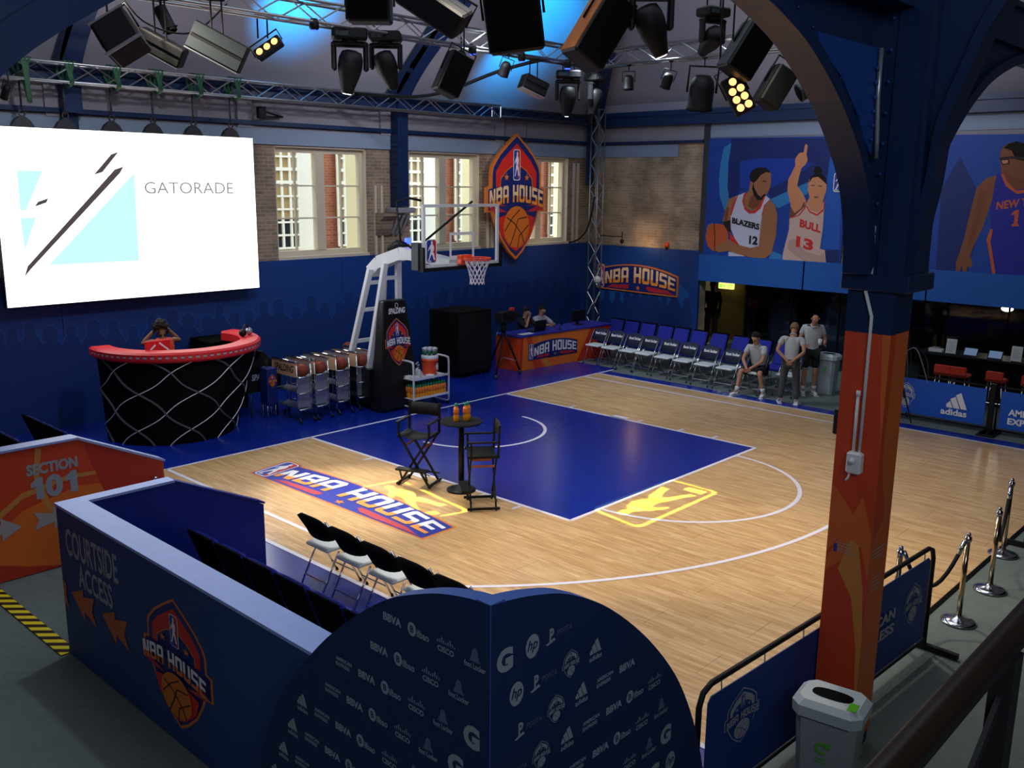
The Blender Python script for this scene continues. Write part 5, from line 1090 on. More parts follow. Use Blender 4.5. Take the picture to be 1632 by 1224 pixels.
ARC = [(-.28, 3.72), (-.34, 4.05), (-.46, 4.32), (-.66, 4.56), (-.98, 4.83), (-1.40, 5.08), (-1.80, 5.23), (-2.2, 5.33), (-2.7, 5.41), (-3.2, 5.45)]
ARY = [(-.33, 3.72), (-.35, 4.06), (-.39, 4.33), (-.42, 4.66), (-.53, 5.0), (-.64, 5.3), (-.82, 5.6), (-1.1, 5.95), (-1.5, 6.3)]
def bracket(cx, cy, d, pts, name='bracket', wdt=.2, web=True, parent=None, zt=5.5):
    P = bez([(abs(a), 0, z) for a, z in pts], 4); P = [(p.x, p.z) for p in P]
    U = Vector((d[0], d[1], 0)); S = Vector((-d[1], d[0], 0))
    O = Vector((cx, cy, 0)); mb = MB()
    vs = []; fs = []
    for a, z in P:
        for s_, dz in ((-1, 0), (1, 0), (1, .07), (-1, .07)): vs.append(O + U * (a - (dz > 0) * .05) + S * s_ * wdt / 2 + Vector((0, 0, z + dz)))
    n = len(P)
    for i in range(n - 1):
        for k in range(4): fs.append((i*4 + k, i*4 + (k+1) % 4, i*4 + 4 + (k+1) % 4, i*4 + 4 + k))
    fs += [(3, 2, 1, 0), (n*4-4, n*4-3, n*4-2, n*4-1)]
    mb.add(vs, fs, 'steel_navy').build(name + '_soffit', parent)
    top = max(zt, P[-1][1] + .1); pl = [(a - .06, z + .06) for a, z in P] + [(P[-1][0], top), (.1, top), (.1, P[0][1])]
    MB().prism(pl, O - S * .015, U, (0, 0, 1), -.03 if False else .03, 'steel_navy').build(name + '_web', parent)
    return P
mid = (-4.78, -10.42)
Pl = bracket(mid[0], mid[1], (-1, 0), ARC, parent=cl); bracket(mid[0], mid[1] - .1, (1, 0), ARC, parent=cl)
bracket(mid[0], mid[1], (0, -1), ARY, parent=cl, zt=6.4); bracket(mid[0], mid[1], (0, 1), [(a_ + .16, z_) for a_, z_ in ARY], parent=cl, zt=6.4)
# brighter inner panel of the left bracket with its bead and rivets
pn = [(-5.10, 4.52), (-5.12, 5.20), (-6.02, 5.20), (-5.98, 5.12), (-5.66, 4.98), (-5.36, 4.76), (-5.22, 4.60)]
MB().prism([(-x, z) for x, z in pn], (0, -10.47, 0), (-1, 0, 0), (0, 0, 1), .012, 'steel_blue').build('panel', cl, label='brighter blue spandrel panel')
MB().tube([(-5.14, -10.49, 5.20), (-5.13, -10.49, 4.9), (-5.08, -10.49, 4.60), (-5.07, -10.49, 4.50)], .016, 'tin', 6).build('bead', cl)
for k in range(6): MB().sph((-5.17, -10.488, 4.62 + .09 * k), .014, 'steel_blue', 8, 5).build('rivet', cl)
for k in range(10):
    a, z = Pl[6 + k * 2]; MB().sph((mid[0] - a + .12, -10.455, z + .14), .013, 'steel_navy', 8, 5).build('rivet', cl)
for k in range(14): MB().sph((X0 - .055, -10.50, 3.8 + .2 * k), .012, 'steel_blue', 6, 4).build('rivet', cl)
# printed wrap patterns
a = Art()
a.L += [('p0', p, m) for p, m in (([(0, 2.2), (.12, 2.35), (.33, 2.75), (.33, 2.55), (.18, 2.0), (0, 1.9)], 'column_red'), ([(0, 2.15), (.10, 2.05), (.20, 1.92), (.12, 1.8), (0, 1.6)], 'column_orange'), ([(.16, 1.9), (.24, 2.1), (.33, 1.8), (.33, 1.45), (.26, 1.72), (.2, 1.66), (0, 1.45), (0, 1.55)], 'column_orange'),
      ([(.1, 1.5), (.18, 1.75), (.24, 1.72), (.30, 1.4), (.33, 1.0), (.33, .2), (.29, .9), (.22, 1.3)], 'column_tan'), ([(.27, 3.3), (.33, 3.3), (.33, 2.5), (.30, 2.8)], 'column_orange'))]
a.L.append(('step', 0, 0))
for i, ww in enumerate((.17, .13, .14, .17)): [a.rect(.065 + (.02 if 0 < i else 0) + q * .028, 1.70 - .022 * i, .065 + (.02 if 0 < i else 0) + q * .028 + .02, 1.707 - .022 * i, 'letter_silver') for q in range(int(ww / .03))]; a.L.append(('reset', 0, 0)); a.L.append(('step', 0, 0))
a.rect(.055, 1.625, .08, 1.69, 'logo_blue')
a.place('wrap_print', cl, (X0, Y1, 0), (0, -1, 0), (0, 0, 1), .0008, label='orange swoosh print')
a = Art(); a.L += [('p0', p, m) for p, m in (([(0, 3.3), (.33, 3.3), (.33, .12), (0, .12)], 'column_orange'), )]; a.L.append(('step', 0, 0)); a.poly([(0, 3.3), (.1, 3.3), (.06, 2.4), (.2, 1.9), (.02, 1.75)], 'column_red')
for i in range(3): a.rect(.04, 1.68 - .03 * i, .26 - .02 * i, 1.688 - .03 * i, 'letter_silver')
for i in range(4): a.rect(.04, 1.45 - .03 * i, .24 - .02 * (i % 2), 1.457 - .03 * i, 'letter_silver')
a.place('wrap_print', cl, (X0, Y0, 0), (1, 0, 0), (0, 0, 1), .0008, label='lighter orange narrow face')
sw = thing('switch_box', 'grey white electrical isolator with conduit fixed on the orange column', 'switch', (X0 - .04, -10.50, 2.35))
MB().cbox((X0 - .07, -10.555, 2.27), (X0 - .001, -10.445, 2.43), 'white_plastic', .012).build('box', sw); MB().cyl((X0 - .07, -10.50, 2.37), (X0 - .10, -10.50, 2.37), .022, 'white_plastic', 12).build('knob', sw)
MB().tube([(X0 - .02, -10.52, 2.43), (X0 - .02, -10.52, 3.3), (X0 - .022, -10.52, 3.42), (X0 - .022, -10.46, 3.60)], .012, 'white_plastic', 8).build('conduit', sw)
MB().tube([(X0 - .02, -10.475, 2.43), (X0 - .02, -10.475, 2.84)], .012, 'white_plastic', 8).build('conduit', sw); MB().cyl((X0 - .02, -10.475, 2.84), (X0 - .02, -10.475, 2.88), .017, 'white_plastic', 8).build('conduit_end', sw)
MB().tube([(X0 - .03, -10.47, 2.27), (X0 - .03, -10.455, 2.22), (X0 - .03, -10.44, 2.2)], .008, 'white_plastic', 6).build('cable', sw)
MB().tube([(X0 - .045, -10.50, 3.72), (X0 - .045, -10.49, 4.05)], .012, 'white_plastic', 6).build('upper_conduit', sw)
t = MB().cbox((-4.80, Y1 + .001, 2.48), (-4.66, Y1 + .10, 2.68), 'grey_metal', .008).box((-4.78, Y1 + .10, 2.50), (-4.68, Y1 + .105, 2.66), 'charcoal').build('junction_box'); tag(t, 'small grey junction box on the court side of the orange column', 'box')
# arcade beam and the neighbouring column over the viewer
ar = thing('arcade_beam', 'dark navy beam crossing above the column along the gallery', 'beam', (-4.8, -10.45, 5.5))
MB().box((-11.3, -10.62, 5.46), (XW - .01, -10.24, 5.74), 'steel_navy').build('web', ar); MB().box((-11.3, -10.66, 5.74), (XW - .01, -10.20, 5.78), 'steel_navy').build('flange', ar)
c2 = thing('column', 'matching navy column at the far left whose bracket fills the upper left corner', 'column', (-11.15, -10.45, 0))
MB().box((-11.32, -10.62, 0), (-10.99, -10.29, 3.6), 'column_red').build('shaft', c2); MB().cbox((-11.4, -10.7, 3.6), (-10.9, -10.2, 3.7), 'steel_navy', .03).build('collar', c2); MB().box((-11.35, -10.65, 3.7), (-10.95, -10.25, 5.5), 'steel_navy').build('upper_shaft', c2)
ARC2 = [(.28, 3.72), (.36, 4.05), (.44, 4.35), (.60, 4.57), (.90, 4.78), (1.25, 4.98), (1.7, 5.17), (2.2, 5.31), (2.7, 5.40), (3.1, 5.45)]
P2_ = bracket(-11.15, -10.45, (1, 0), ARC2, parent=c2)
for k in (5, 8, 11, 14): a_, z_ = P2_[k]; MB().sph((-11.15 + a_ - .04, -10.47, z_ + .14), .02, 'steel_navy', 8, 6).build('rivet', c2)
# rail
rl = thing('balcony_rail', 'thick dark polished wooden handrail on iron posts at the lower right', 'handrail', (-9, -12.6, 2.31))
mb = MB(); n_ = 18; vs = []
for x in (-13.5, -3.0):
    for k in range(n_): vs.append((x, -12.60 + .030 * math.cos(2*PI*k/n_), 3.295 + .030 * math.sin(2*PI*k/n_)))
mb.add(vs, [(k, (k+1) % n_, n_ + (k+1) % n_, n_ + k) for k in range(n_)], 'rail_wood', True); mb.add(vs, [tuple(reversed(range(n_))), tuple(range(n_, 2*n_))], 'rail_wood'); mb.build('handrail', rl)
MB().box((-13.5, -12.615, 3.235), (-3.0, -12.585, 3.27), 'rail_iron').build('rail_core', rl)
for k in range(9): MB().box((-13.2 + k * 1.0 - .035, -12.625, 2.31), (-13.2 + k * 1.0 + .035, -12.575, 3.24), 'rail_iron').build('post', rl)
MB().box((-13.5, -12.615, 2.44), (-3.0, -12.585, 2.48), 'rail_iron').build('bottom_bar', rl)
for k in range(8): MB().beam((-13.2 + k, -12.60, 2.5), (-12.2 + k, -12.60, 3.15), .012, .03, 'rail_iron').build('diagonal', rl)
struct(MB().box((-17, -20, 2.12), (9.9, -12.66, 2.305), 'carpet_dark'), 'floor_3')

# ================================================================ BARRIERS ALONG THE NEAR SIDE
def barrier(label, p0, p1, h, art=None, banner='barrier_blue', sideleg=True, face=-1, m='black_plastic', zb=.14):
    p0 = Vector(p0); p1 = Vector(p1); U = (p1 - p0).normalized(); L = (p1 - p0).length; S = Vector((U.y, -U.x, 0))
    t = thing('barrier', label, 'barrier', tuple((p0 + p1) / 2)); pts = []
    Z = Vector((0, 0, 1)); r = .13
    q = [p0 + Z*.05, p0 + Z*(h - r), p0 + Z*(h - r*.3) + U*r*.3, p0 + Z*h + U*r, p1 + Z*h - U*r, p1 + Z*(h - r*.3) - U*r*.3, p1 + Z*(h - r), p1 + Z*.05]
    MB().tube(q, .022, m, 8).build('frame', t); MB().tube([p0 + Z*.10, p1 + Z*.10], .018, m, 8).build('bottom_bar', t)
    for p in (p0, p1):
        MB().beam(p - S * .32 + Z * .03, p + S * .32 + Z * .03, .05, .05, m).build('foot', t)
    bn = MB().prism([(.09, zb), (L - .09, zb), (L - .09, h - .13), (L - .13, h - .09), (.13, h - .09), (.09, h - .13)], p0 + S * .004, U, Z, .008, banner).build('banner', t)
    k = 0
    while .25 + k * .55 < L - .1:
        x = .25 + k * .55
        MB().tube([p0 + U * x + Z * (h - .005), p0 + U * (x + .01) + Z * (h - .10)], .006, 'tin', 4).build('tie', t); MB().tube([p0 + U * x + Z * .10, p0 + U * (x + .01) + Z * .16], .006, 'tin', 4).build('tie', t); k += 1
    if art: art.place('print', t, p0 + S * .014 * face * -1, U, Z, .0008)
    return t
a = Art(); a.shield(.52, .66, .44, ('letter_silver', 'barrier_blue')).squash(.66, .66); a.text('AMERICAN', 2.05, .60, 2.95, .70, 'letter_silver', .04); a.text('EXPRESS', 2.2, .46, 2.95, .56, 'letter_silver', .04); bb_ = Art(); bb_.shield(3.35, .60, .38, ('letter_silver', 'barrier_blue')).squash(.60, .72); a.L += [('reset', 0, 0)] + bb_.L
bl_ = barrier('long black framed barrier with blue sponsor banner in front of the orange column', (-6.50, -10.22, 0), (-2.74, -10.42, 0), 1.05, None)
U = (Vector((-2.74, -10.42, 0)) - Vector((-6.50, -10.22, 0))).normalized(); S = Vector((U.y, -U.x, 0))
a.place('print', bl_, Vector((-6.50, -10.22, 0)) + S * .015, U, (0, 0, 1), .0008, label='grey sponsor lettering and two crests')
b2 = barrier('short black framed barrier with blue banner at the far right edge', (.78, -10.38, 0), (3.6, -10.38, 0), 1.0)
a = Art(); a.shield(.75, .6, .36, ('print_grey', 'barrier_blue')); a.place('print', b2, (.78, -10.396, 0), (1, 0, 0), (0, 0, 1), .0008)
# stanchion posts
def stanchion(label):
    t = thing('rope_post', label, 'post'); MB().lathe([(.17, 0), (.17, .012), (.13, .03), (.05, .05), (.03, .07)], (0, 0, 0), 'chrome', 28).build('base', t)
    MB().cyl((0, 0, .06), (0, 0, .88), .026, 'brass_chrome', 14).build('tube', t); MB().lathe([(.03, 0), (.036, .01), (.036, .05), (.02, .06), (.026, .075), (.02, .095), (.005, .10)], (0, 0, .86), 'chrome', 14).build('finial', t)
    for s_ in (-1, 1): MB().tube([(s_ * .03, 0, .89), (s_ * .06, 0, .90), (s_ * .06, 0, .86)], .006, 'chrome', 5).build('hook', t)
    return t
s0_ = stanchion('chrome rope post nearest the barrier end with the black rope'); s0_.location = (-1.91, -10.47, 0)
sl_ = [(-.86, -10.46, 'chrome rope post standing second along the carpet edge'), (.35, -10.25, 'chrome rope post just behind the far right barrier'), (-2.75, -10.12, 'chrome rope post behind the right end of the long barrier')]
for x, y, l in sl_: dup(s0_, (x, y, 0), 0, l)
def rope(label, p, q, sag):
    P = [Vector(p).lerp(Vector(q), k / 12) - Vector((0, 0, sag * (1 - (2*k/12 - 1) ** 2))) for k in range(13)]
    t = thing('barrier_rope', label, 'rope', p); MB().tube(P[1:-1], .02, 'black_fabric', 8).build('rope', t); MB().tube(P[:2], .024, 'chrome', 8).build('clip', t); MB().tube(P[-2:], .024, 'chrome', 8).build('clip', t)
rope('dark rope sagging from the barrier end to the nearest chrome post', (-2.68, -10.13, .88), (-1.97, -10.46, .88), .42); rope('dark rope hanging from the second chrome post to the far barrier', (-.80, -10.45, .88), (.29, -10.26, .88), .45)

# ================================================================ SECTION WALLS
ws = thing('section_wall', 'orange partition with SECTION 101 lettering and a sloping right end', 'partition', (-8, -2.55, 0))
pl = [(-13, 0), (-13, 1.44), (-7.37, 1.44), (-6.37, .97), (-6.37, 0)]
MB().prism([(x, z) for x, z in pl], (0, -2.46, 0), (1, 0, 0), (0, 0, 1), .14, 'orange_board').build('board', ws)
MB().beam((-13, -2.53, 1.452), (-7.36, -2.53, 1.452), .20, .024, 'cap_white').build('cap', ws, label='pale blue white top cap'); MB().beam((-7.37, -2.53, 1.452), (-6.36, -2.53, .98), .20, .024, 'cap_white').build('cap', ws)
a = Art()
def swoosh(a, L): 
    for p, m in L: a.L.append(('p0', p, m))
    a.L.append(('step', 0, 0))
swoosh(a, [([(-8.6, .1), (-8.35, .5), (-8.0, .75), (-7.4, .9), (-7.0, .85), (-7.0, .0), (-8.5, 0)], 'orange'), ([(-8.25, .78), (-8.0, .95), (-7.5, 1.05), (-7.0, 1.02), (-7.0, .98), (-7.5, 1.0), (-8.0, .88), (-8.25, .7)], 'column_tan'), ([(-7.75, 1.42), (-7.8, 1.1), (-7.72, .8), (-7.45, .3), (-7.5, .3), (-7.8, .8), (-7.86, 1.1), (-7.82, 1.42)], 'column_tan'), ([(-7.3, 1.38), (-6.9, 1.2), (-6.4, .9), (-6.4, .1), (-6.9, .1)], 'orange_red'), ([(-13, 0), (-13, .35), (-8.6, .3), (-8.0, .1), (-7.6, 0)], 'orange_red')])
a.text('SECTION', -7.93, 1.12, -7.38, 1.25, 'letter_silver', .05); [a.poly([(x, .85), (x + .13, .83) if False else (x + .13, .85), (x + .13, 1.09), (x + .06, 1.09), (x, 1.04), (x, .98), (x + .05, 1.0), (x + .05, .85)] if False else [(x + .05, .84), (x + .13, .84), (x + .13, 1.09), (x + .07, 1.09), (x, 1.03), (x, .98), (x + .05, .99)], 'letter_silver') for x in (-7.90, -7.53)]; a.text('0', -7.75, .835, -7.56, 1.095, 'letter_silver', .05)
def arrow(a, x, y, w, h, m, d=1, slope=0.0):
    P = [(0, .0), (.12, .28), (0, .56), (.5, .40), (.5, .62), (1, .22), (.5, -.1), (.5, .12)]
    a.poly([(x + (px if d > 0 else 1 - px) * w, y + py * h) for px, py in P], m)
arrow(a, -7.90, .50, .42, .36, 'arrow_grey'); arrow(a, -8.45, .50, .42, .36, 'arrow_grey')
a.place('print', ws, (0, -2.602, 0), (1, 0, 0), (0, 0, 1), .0008, label='orange swoosh print with silver lettering and arrows')
MB().sph((-6.5, -2.63, .78), .035, 'chrome', 12, 8).build('door_knob', ws)
cw = thing('courtside_wall', 'navy courtside partition with pale cap, COURTSIDE ACCESS lettering, orange arrows and crest', 'partition', (-8.3, -6, 0))
MB().box((-8.42, -9.95, 0), (-8.20, -4.70, 1.44), 'panel_outer').build('side_board', cw); MB().prism([(-8.2, 0), (-8.2, 1.44), (-7.36, 1.44), (-6.38, .97), (-6.38, 0)], (0, -4.70, 0), (1, 0, 0), (0, 0, 1), .12, 'panel_inner').build('end_board', cw, label='royal blue sloping end board')
MB().box((-8.43, -9.97, 1.44), (-8.19, -4.69, 1.465), 'cap_white').build('cap', cw); MB().beam((-8.19, -4.76, 1.452), (-7.35, -4.76, 1.452), .15, .024, 'cap_white').build('cap', cw); MB().beam((-7.36, -4.76, 1.452), (-6.37, -4.76, .985), .14, .02, 'panel_inner').build('cap', cw)
MB().box((-8.20, -9.95, 0), (-8.19, -4.82, 1.43), 'panel_inner').build('inner_lining', cw)
a = Art()
a.text('COURTSIDE', .14, 1.02, 1.17, 1.28, 'letter_silver', .02, f=lambda x, y: (x, y + .03 * (x - .14))); a.text('ACCESS', .36, .78, 1.03, 1.0, 'letter_silver', .02)
for x in (.80, .18): a.poly([(x, .67), (x + .25, .77), (x + .25, .70), (x + .48, .76), (x + .41, .62), (x + .48, .50), (x + .25, .56), (x + .25, .47)], 'arrow_orange')
a.poly([(.0, .64), (.02, .75), (.08, .70), (.05, .60), (.09, .48), (.0, .52)], 'arrow_orange')
aS = Art(); aS.shield(2.10, .69, 1.06, hi='white', lo='sign_orange').squash(.69, .69); aS.place('crest_print', cw, (-8.42, -4.72, 0), (0, -1, 0), (0, 0, 1), .0015)
a.place('print', cw, (-8.42, -4.72, 0), (0, -1, 0), (0, 0, 1), .0015, label='lettering, arrows and crest print')
MB().box((-8.50, -4.70, 0), (-8.36, -2.63, .006), 'hazard_tape').build('hazard_strip'); tag(bpy.data.objects['hazard_strip'], 'yellow and black hazard tape strip on the carpet between the partitions', 'tape')

# ================================================================ CURVED PRESS BACKDROP
LA = [(-10.28, 2.37), (-10.14, 2.36), (-9.94, 2.32), (-9.76, 2.26), (-9.53, 2.16), (-9.26, 1.98), (-8.96, 1.73), (-8.69, 1.45), (-8.47, 1.18), (-8.31, .91), (-8.2, .66), (-8.15, .45), (-8.12, .2), (-8.12, 0)]
RA = [(-8.55, 2.37), (-8.39, 2.35), (-8.2, 2.31), (-7.98, 2.24), (-7.68, 2.08), (-7.38, 1.85), (-7.11, 1.59), (-6.88, 1.31), (-6.71, 1.02), (-6.60, .77), (-6.51, .5), (-6.48, .25), (-6.48, 0)]
def sm(P): return [(p.x, p.y) for p in bez([(a_, b_, 0) for a_, b_ in P], 4)]
LA = sm(LA); RA = sm(RA); LA[0] = (-10.277, LA[0][1]); RA[0] = (-8.547, RA[0][1])
bd2 = thing('press_backdrop', 'dark navy folded backdrop with rounded tops covered in grey sponsor logos', 'backdrop', (-8.5, -10.2, 0))
MB().prism([(-y, z) for y, z in LA] + [(10.277, 0)], (-8.55, 0, 0), (0, -1, 0), (0, 0, 1), -.10, 'backdrop_navy', 'cap_blue').build('left_wing', bd2)
MB().prism([(x, z) for x, z in RA] + [(-8.547, 0)], (0, -10.28, 0), (1, 0, 0), (0, 0, 1), -.10, 'backdrop_navy', 'cap_blue').build('right_wing', bd2)
def inside(P, x0, x1, y0, y1):
    def h(x):
        for (a_, b_), (c_, d_) in zip(P[:-1], P[1:]):
            lo, hi = min(a_, c_), max(a_, c_)
            if lo <= x <= hi and hi > lo: return b_ + (d_ - b_) * (x - a_) / (c_ - a_) if c_ != a_ else max(b_, d_)
        return 0
    return min(h(x0), h(x1)) > y1 + .02
G_ = 'print_grey'; D_ = 'print_dim'
def tri(a, cx, cy, h, m):      # three slanted bars rising to the right
    for i, q in enumerate((.42, .72, 1.0)):
        x = cx - .55 * h + i * .42 * h; w_ = .36 * h; hh = q * h
        a.L.append(('p0', [(x, cy), (x + w_, cy), (x + w_ - hh * .42, cy + hh), (x - hh * .42 + w_ * .18, cy + hh - w_ * .5)] if i else [(x, cy), (x + w_, cy), (x + w_ - hh * .42, cy + hh), (x - .03 * h, cy + hh * .45)], m))
    a.L.append(('step', 0, 0))
def lg(A0, kind, X_, Y_, f=0.98):
    a = Art(); cx = cy = 0
    if kind == 'BBVA': a.textc('BBVA', cx, cy, .048, G_, .04)
    elif kind == 'Bilbao': a.disc(cx - .05, cy, .034, G_, 16, .04); a.textc('B', cx - .05, cy, .04, 'backdrop_navy', .03); a.text('ilbao', cx - .01, cy - .028, cx + .085, cy + .015, G_, .02)
    elif kind == 'CISCO':
        for i, hh in enumerate((.012, .02, .034, .02, .012, .02, .034, .02, .012)): a.L.append(('p0', [(cx - .065 + i * .016, cy + .005), (cx - .059 + i * .016, cy + .005), (cx - .059 + i * .016, cy + .005 + hh), (cx - .065 + i * .016, cy + .005 + hh)], G_))
        a.L.append(('step', 0, 0)); a.textc('CISCO', cx, cy - .027, .032, G_, .03)
    elif kind == 'FL': a.disc(cx, cy + .03, .022, D_, 12, .035); a.poly([(cx - .04, cy - .01), (cx + .04, cy - .01), (cx + .01, cy + .05), (cx - .01, cy + .05)], D_); a.text('foot Locker', cx - .075, cy - .05, cx + .075, cy - .018, G_, .02)
    elif kind == 'G': a.textc('G', cx, cy, .13, G_, .06)
    elif kind == 'hp': a.disc(cx, cy, .052, G_, 20, .066); a.textc('hp', cx, cy, .075, 'backdrop_navy', .02, .3)
    elif kind == 'PS': a.text('P', cx - .005, cy - .03, cx + .03, cy + .045, G_, .04); a.poly([(cx - .035, cy - .035), (cx + .03, cy - .015), (cx + .045, cy - .03), (cx - .02, cy - .045)], G_)
    elif kind == 'VITA': a.text('PSVITA', cx - .06, cy - .015, cx + .06, cy + .018, D_, .0, .1)
    elif kind == 'crest':
        c_ = Art(); c_.shield(cx, cy, .14, (G_, 'backdrop_navy')).squash(cy, .8); a.L += c_.L
    elif kind == 'adidas': tri(a, cx, cy - .02, .085, G_); a.text('adidas', cx - .05, cy - .062, cx + .06, cy - .03, G_, .02)
    elif kind == 'AE': a.text('AMERICAN', cx - .075, cy + .004, cx + .075, cy + .028, G_, .03); a.text('EXPRESS', cx - .075, cy - .03, cx + .055, cy - .006, G_, .03)
    g = lambda P: [(X_ + p[0] * f, Y_ + p[1] * f) for p in P]
    A0.L.append(('reset', 0, 0)); A0.L += [(t, g(d), m) if t in ('p', 'p0') else ((t, (g(d[0]), d[1]), m) if t == 't' else (t, d, m)) for t, d, m in a.L]
seq = ['adidas', 'AE', 'BBVA', 'Bilbao', 'CISCO', 'FL', 'G']; 
aL = Art(); 
for r_ in range(11):
    cy = 2.05 - .212 * r_
    for i, kd in enumerate(seq):
        y = -9.14 - .207 * i + .115 * r_
        if y < -10.21: 
            y = None
        if y is not None and y < -8.2 and inside([(p[0], p[1]) for p in reversed(LA)], y - .09, y + .09, cy - .05, cy + .05): lg(aL, kd, -y, cy)
aL.place('sponsor_print', bd2, (-8.55, 0, 0), (0, -1, 0), (0, 0, 1), .0005)
aR = Art(); so = [('G', -8.45), ('hp', -8.25), ('PS', -8.115), ('VITA', -8.0), ('crest', -7.83), ('adidas', -7.62), ('AE', -7.41), ('BBVA', -7.20), ('Bilbao', -7.0), ('CISCO', -6.80), ('FL', -6.60), ('G', -6.42), ('hp', -6.24)]
for r_ in range(11):
    for i, (kd, x) in enumerate(so):
        cy = 2.05 - .215 * r_; x = x - .113 * r_
        if x > -8.49 and inside(RA, x - .09, x + .09, cy - .06, cy + .06): lg(aR, kd, x, cy)
aR.place('sponsor_print', bd2, (0, -10.28, 0), (1, 0, 0), (0, 0, 1), .0005)

# ================================================================ RECYCLING BINS
def rbin(label, loc, rz=0, art=True):
    t = thing('recycling_bin', label, 'bin'); 
    def ring(w, d, c, z): return [(-w + c, -d, z), (w - c, -d, z), (w, -d + c, z), (w, d - c, z), (w - c, d, z), (-w + c, d, z), (-w, d - c, z), (-w, -d + c, z)]
    mb = MB(); lv_ = [(.13, .17, .04, 0), (.165, .21, .05, .74)]; vs = sum([ring(*l) for l in lv_], []); mb.add(vs, [tuple(reversed(range(8)))] + [(i, (i+1) % 8, 8 + (i+1) % 8, 8 + i) for i in range(8)] + [tuple(range(8, 16))], 'bin_grey').build('body', t)
    mb = MB(); vs = sum([ring(*l) for l in ((.17, .215, .06, .735), (.18, .225, .06, .75))], []); mb.add(vs, [tuple(reversed(range(8)))] + [(i, (i+1) % 8, 8 + (i+1) % 8, 8 + i) for i in range(8)] + [tuple(range(8, 16))], 'black_fabric').build('bin_liner', t)
    mb = MB(); lid = [(.185, .235, .06, .75), (.19, .24, .065, .83), (.15, .20, .05, .87)]; vs = sum([ring(*l) for l in lid], []); n_ = 16
    ov = [(.07 * (abs(math.cos(q)) ** .7) * (1 if math.cos(q) > 0 else -1), .14 * (abs(math.sin(q)) ** .8) * (1 if math.sin(q) > 0 else -1), .872) for q in [2*PI*k/20 for k in range(20)]]
    mb.add(vs, [tuple(reversed(range(8)))] + [(k*8 + i, k*8 + (i+1) % 8, k*8 + 8 + (i+1) % 8, k*8 + 8 + i) for k in (0, 1) for i in range(8)] + [tuple(range(16, 24))], 'bin_lid').build('lid', t)
    MB().add(ov, [tuple(range(20))], 'black_matte').build('slot', t)
    MB().box((-.14, -.19, .871), (-.03, -.13, .873), 'green').build('sticker', t, label='green sticker')
    a = Art(); a.arc(0, .55, .035, .3, 1.75 * PI, .016, 'green', 16); a.poly([(.01, .585), (.05, .55), (.055, .60)], 'green'); a.rect(-.03, .47, .03, .478, 'green'); a.rect(-.04, .445, .04, .453, 'green'); a.place('print', t, (-.158, 0, 0), (0, -1, 0), (-.03, 0, 1), .001)
    a.place('print', t, (0, -.2045, 0), (1, 0, 0), (0, -.04, 1), .001)
    t.location = loc; t.rotation_euler = (0, 0, rz); return t
rb0 = rbin('pale grey recycling bin with oval slot in front of the orange column', (-5.64, -10.76, 0), R(8)); dup(rb0, (7.40, -4.75, 0), 0, 'grey recycling bin standing behind the man holding the white cup')

# ================================================================ SCORERS TABLE
st = thing('scorers_table', 'orange fronted scorers table with the arched house sign and blue top edge', 'table', (5.5, 1.7, 0))
tf = [Vector((4.43, 1.42, 0)), Vector((7.75, 1.25, 0))]; U = (tf[1] - tf[0]).normalized(); 
MB().beam((4.43, 1.44, .40), (7.75, 1.27, .40), .03, .80, 'orange').build('front_board', st); MB().box((4.40, 1.43, 0), (4.43, 2.17, .80), 'orange_board').build('end_board', st)
MB().add([(4.38, 1.40, .80), (7.78, 1.23, .80), (7.78, 2.0, .80), (4.38, 2.2, .80), (4.38, 1.40, .83), (7.78, 1.23, .83), (7.78, 2.0, .83), (4.38, 2.2, .83)], [(3, 2, 1, 0), (4, 5, 6, 7), (0, 1, 5, 4), (1, 2, 6, 5), (2, 3, 7, 6), (3, 0, 4, 7)], 'seat_blue').build('table_top', st)
a = Art(); swoosh(a, [([(.9, .0), (1.1, 0), (.7, .5), (.75, .79), (.6, .79), (.55, .5)], 'board_tan'), ([(.5, 0), (.8, 0), (.35, .79), (.2, .79)], 'orange_board'), ([(2.0, 0), (3.3, 0), (3.3, .79), (2.5, .79)], 'orange_red'), ([(0, 0), (.06, 0), (.12, .79), (0, .79)], 'orange_red')])
a.plate(.28, .22, 2.0, .66, border='navy', lo='white', hi='white', arch=.25); a.place('front_print', st, tf[0] - Vector((0, .0, 0)), U, (0, 0, 1), .0008)
lp = thing('laptop', 'open black laptop on the scorers table in front of the dark haired person', 'laptop', (5.35, 1.75, .83)); MB().cbox((5.15, 1.62, .832), (5.55, 1.9, .85), 'black_plastic', .005).build('keyboard', lp); MB().prism([(0, 0), (.40, 0), (.40, .26), (0, .26)], (5.15, 1.62, .85), (1, 0, 0), (0, -.15, 1), .012, 'black_plastic').build('lid', lp)
t = MB().prism([(0, 0), (.40, 0), (.42, .18), (.02, .2)], (4.62, 1.50, .831), (1, 0, 0), (0, 1, 0), .004, 'white').box((4.66, 1.53, .835), (4.9, 1.6, .837), 'offwhite').build('paper_sheet'); tag(t, 'white paper sheet at the left end of the scorers table', 'paper')
mc = thing('microphone', 'small black table microphone on the scorers table edge', 'microphone', (5.95, 1.5, .83)); MB().cyl((5.95, 1.5, .83), (5.95, 1.5, .85), .05, 'black_plastic').build('base', mc); MB().tube([(5.95, 1.5, .85), (5.93, 1.46, .93), (5.9, 1.40, .97)], .008, 'black_plastic').build('stem', mc); MB().sph((5.9, 1.39, .98), .025, 'black_matte', 8, 6).build('capsule', mc)
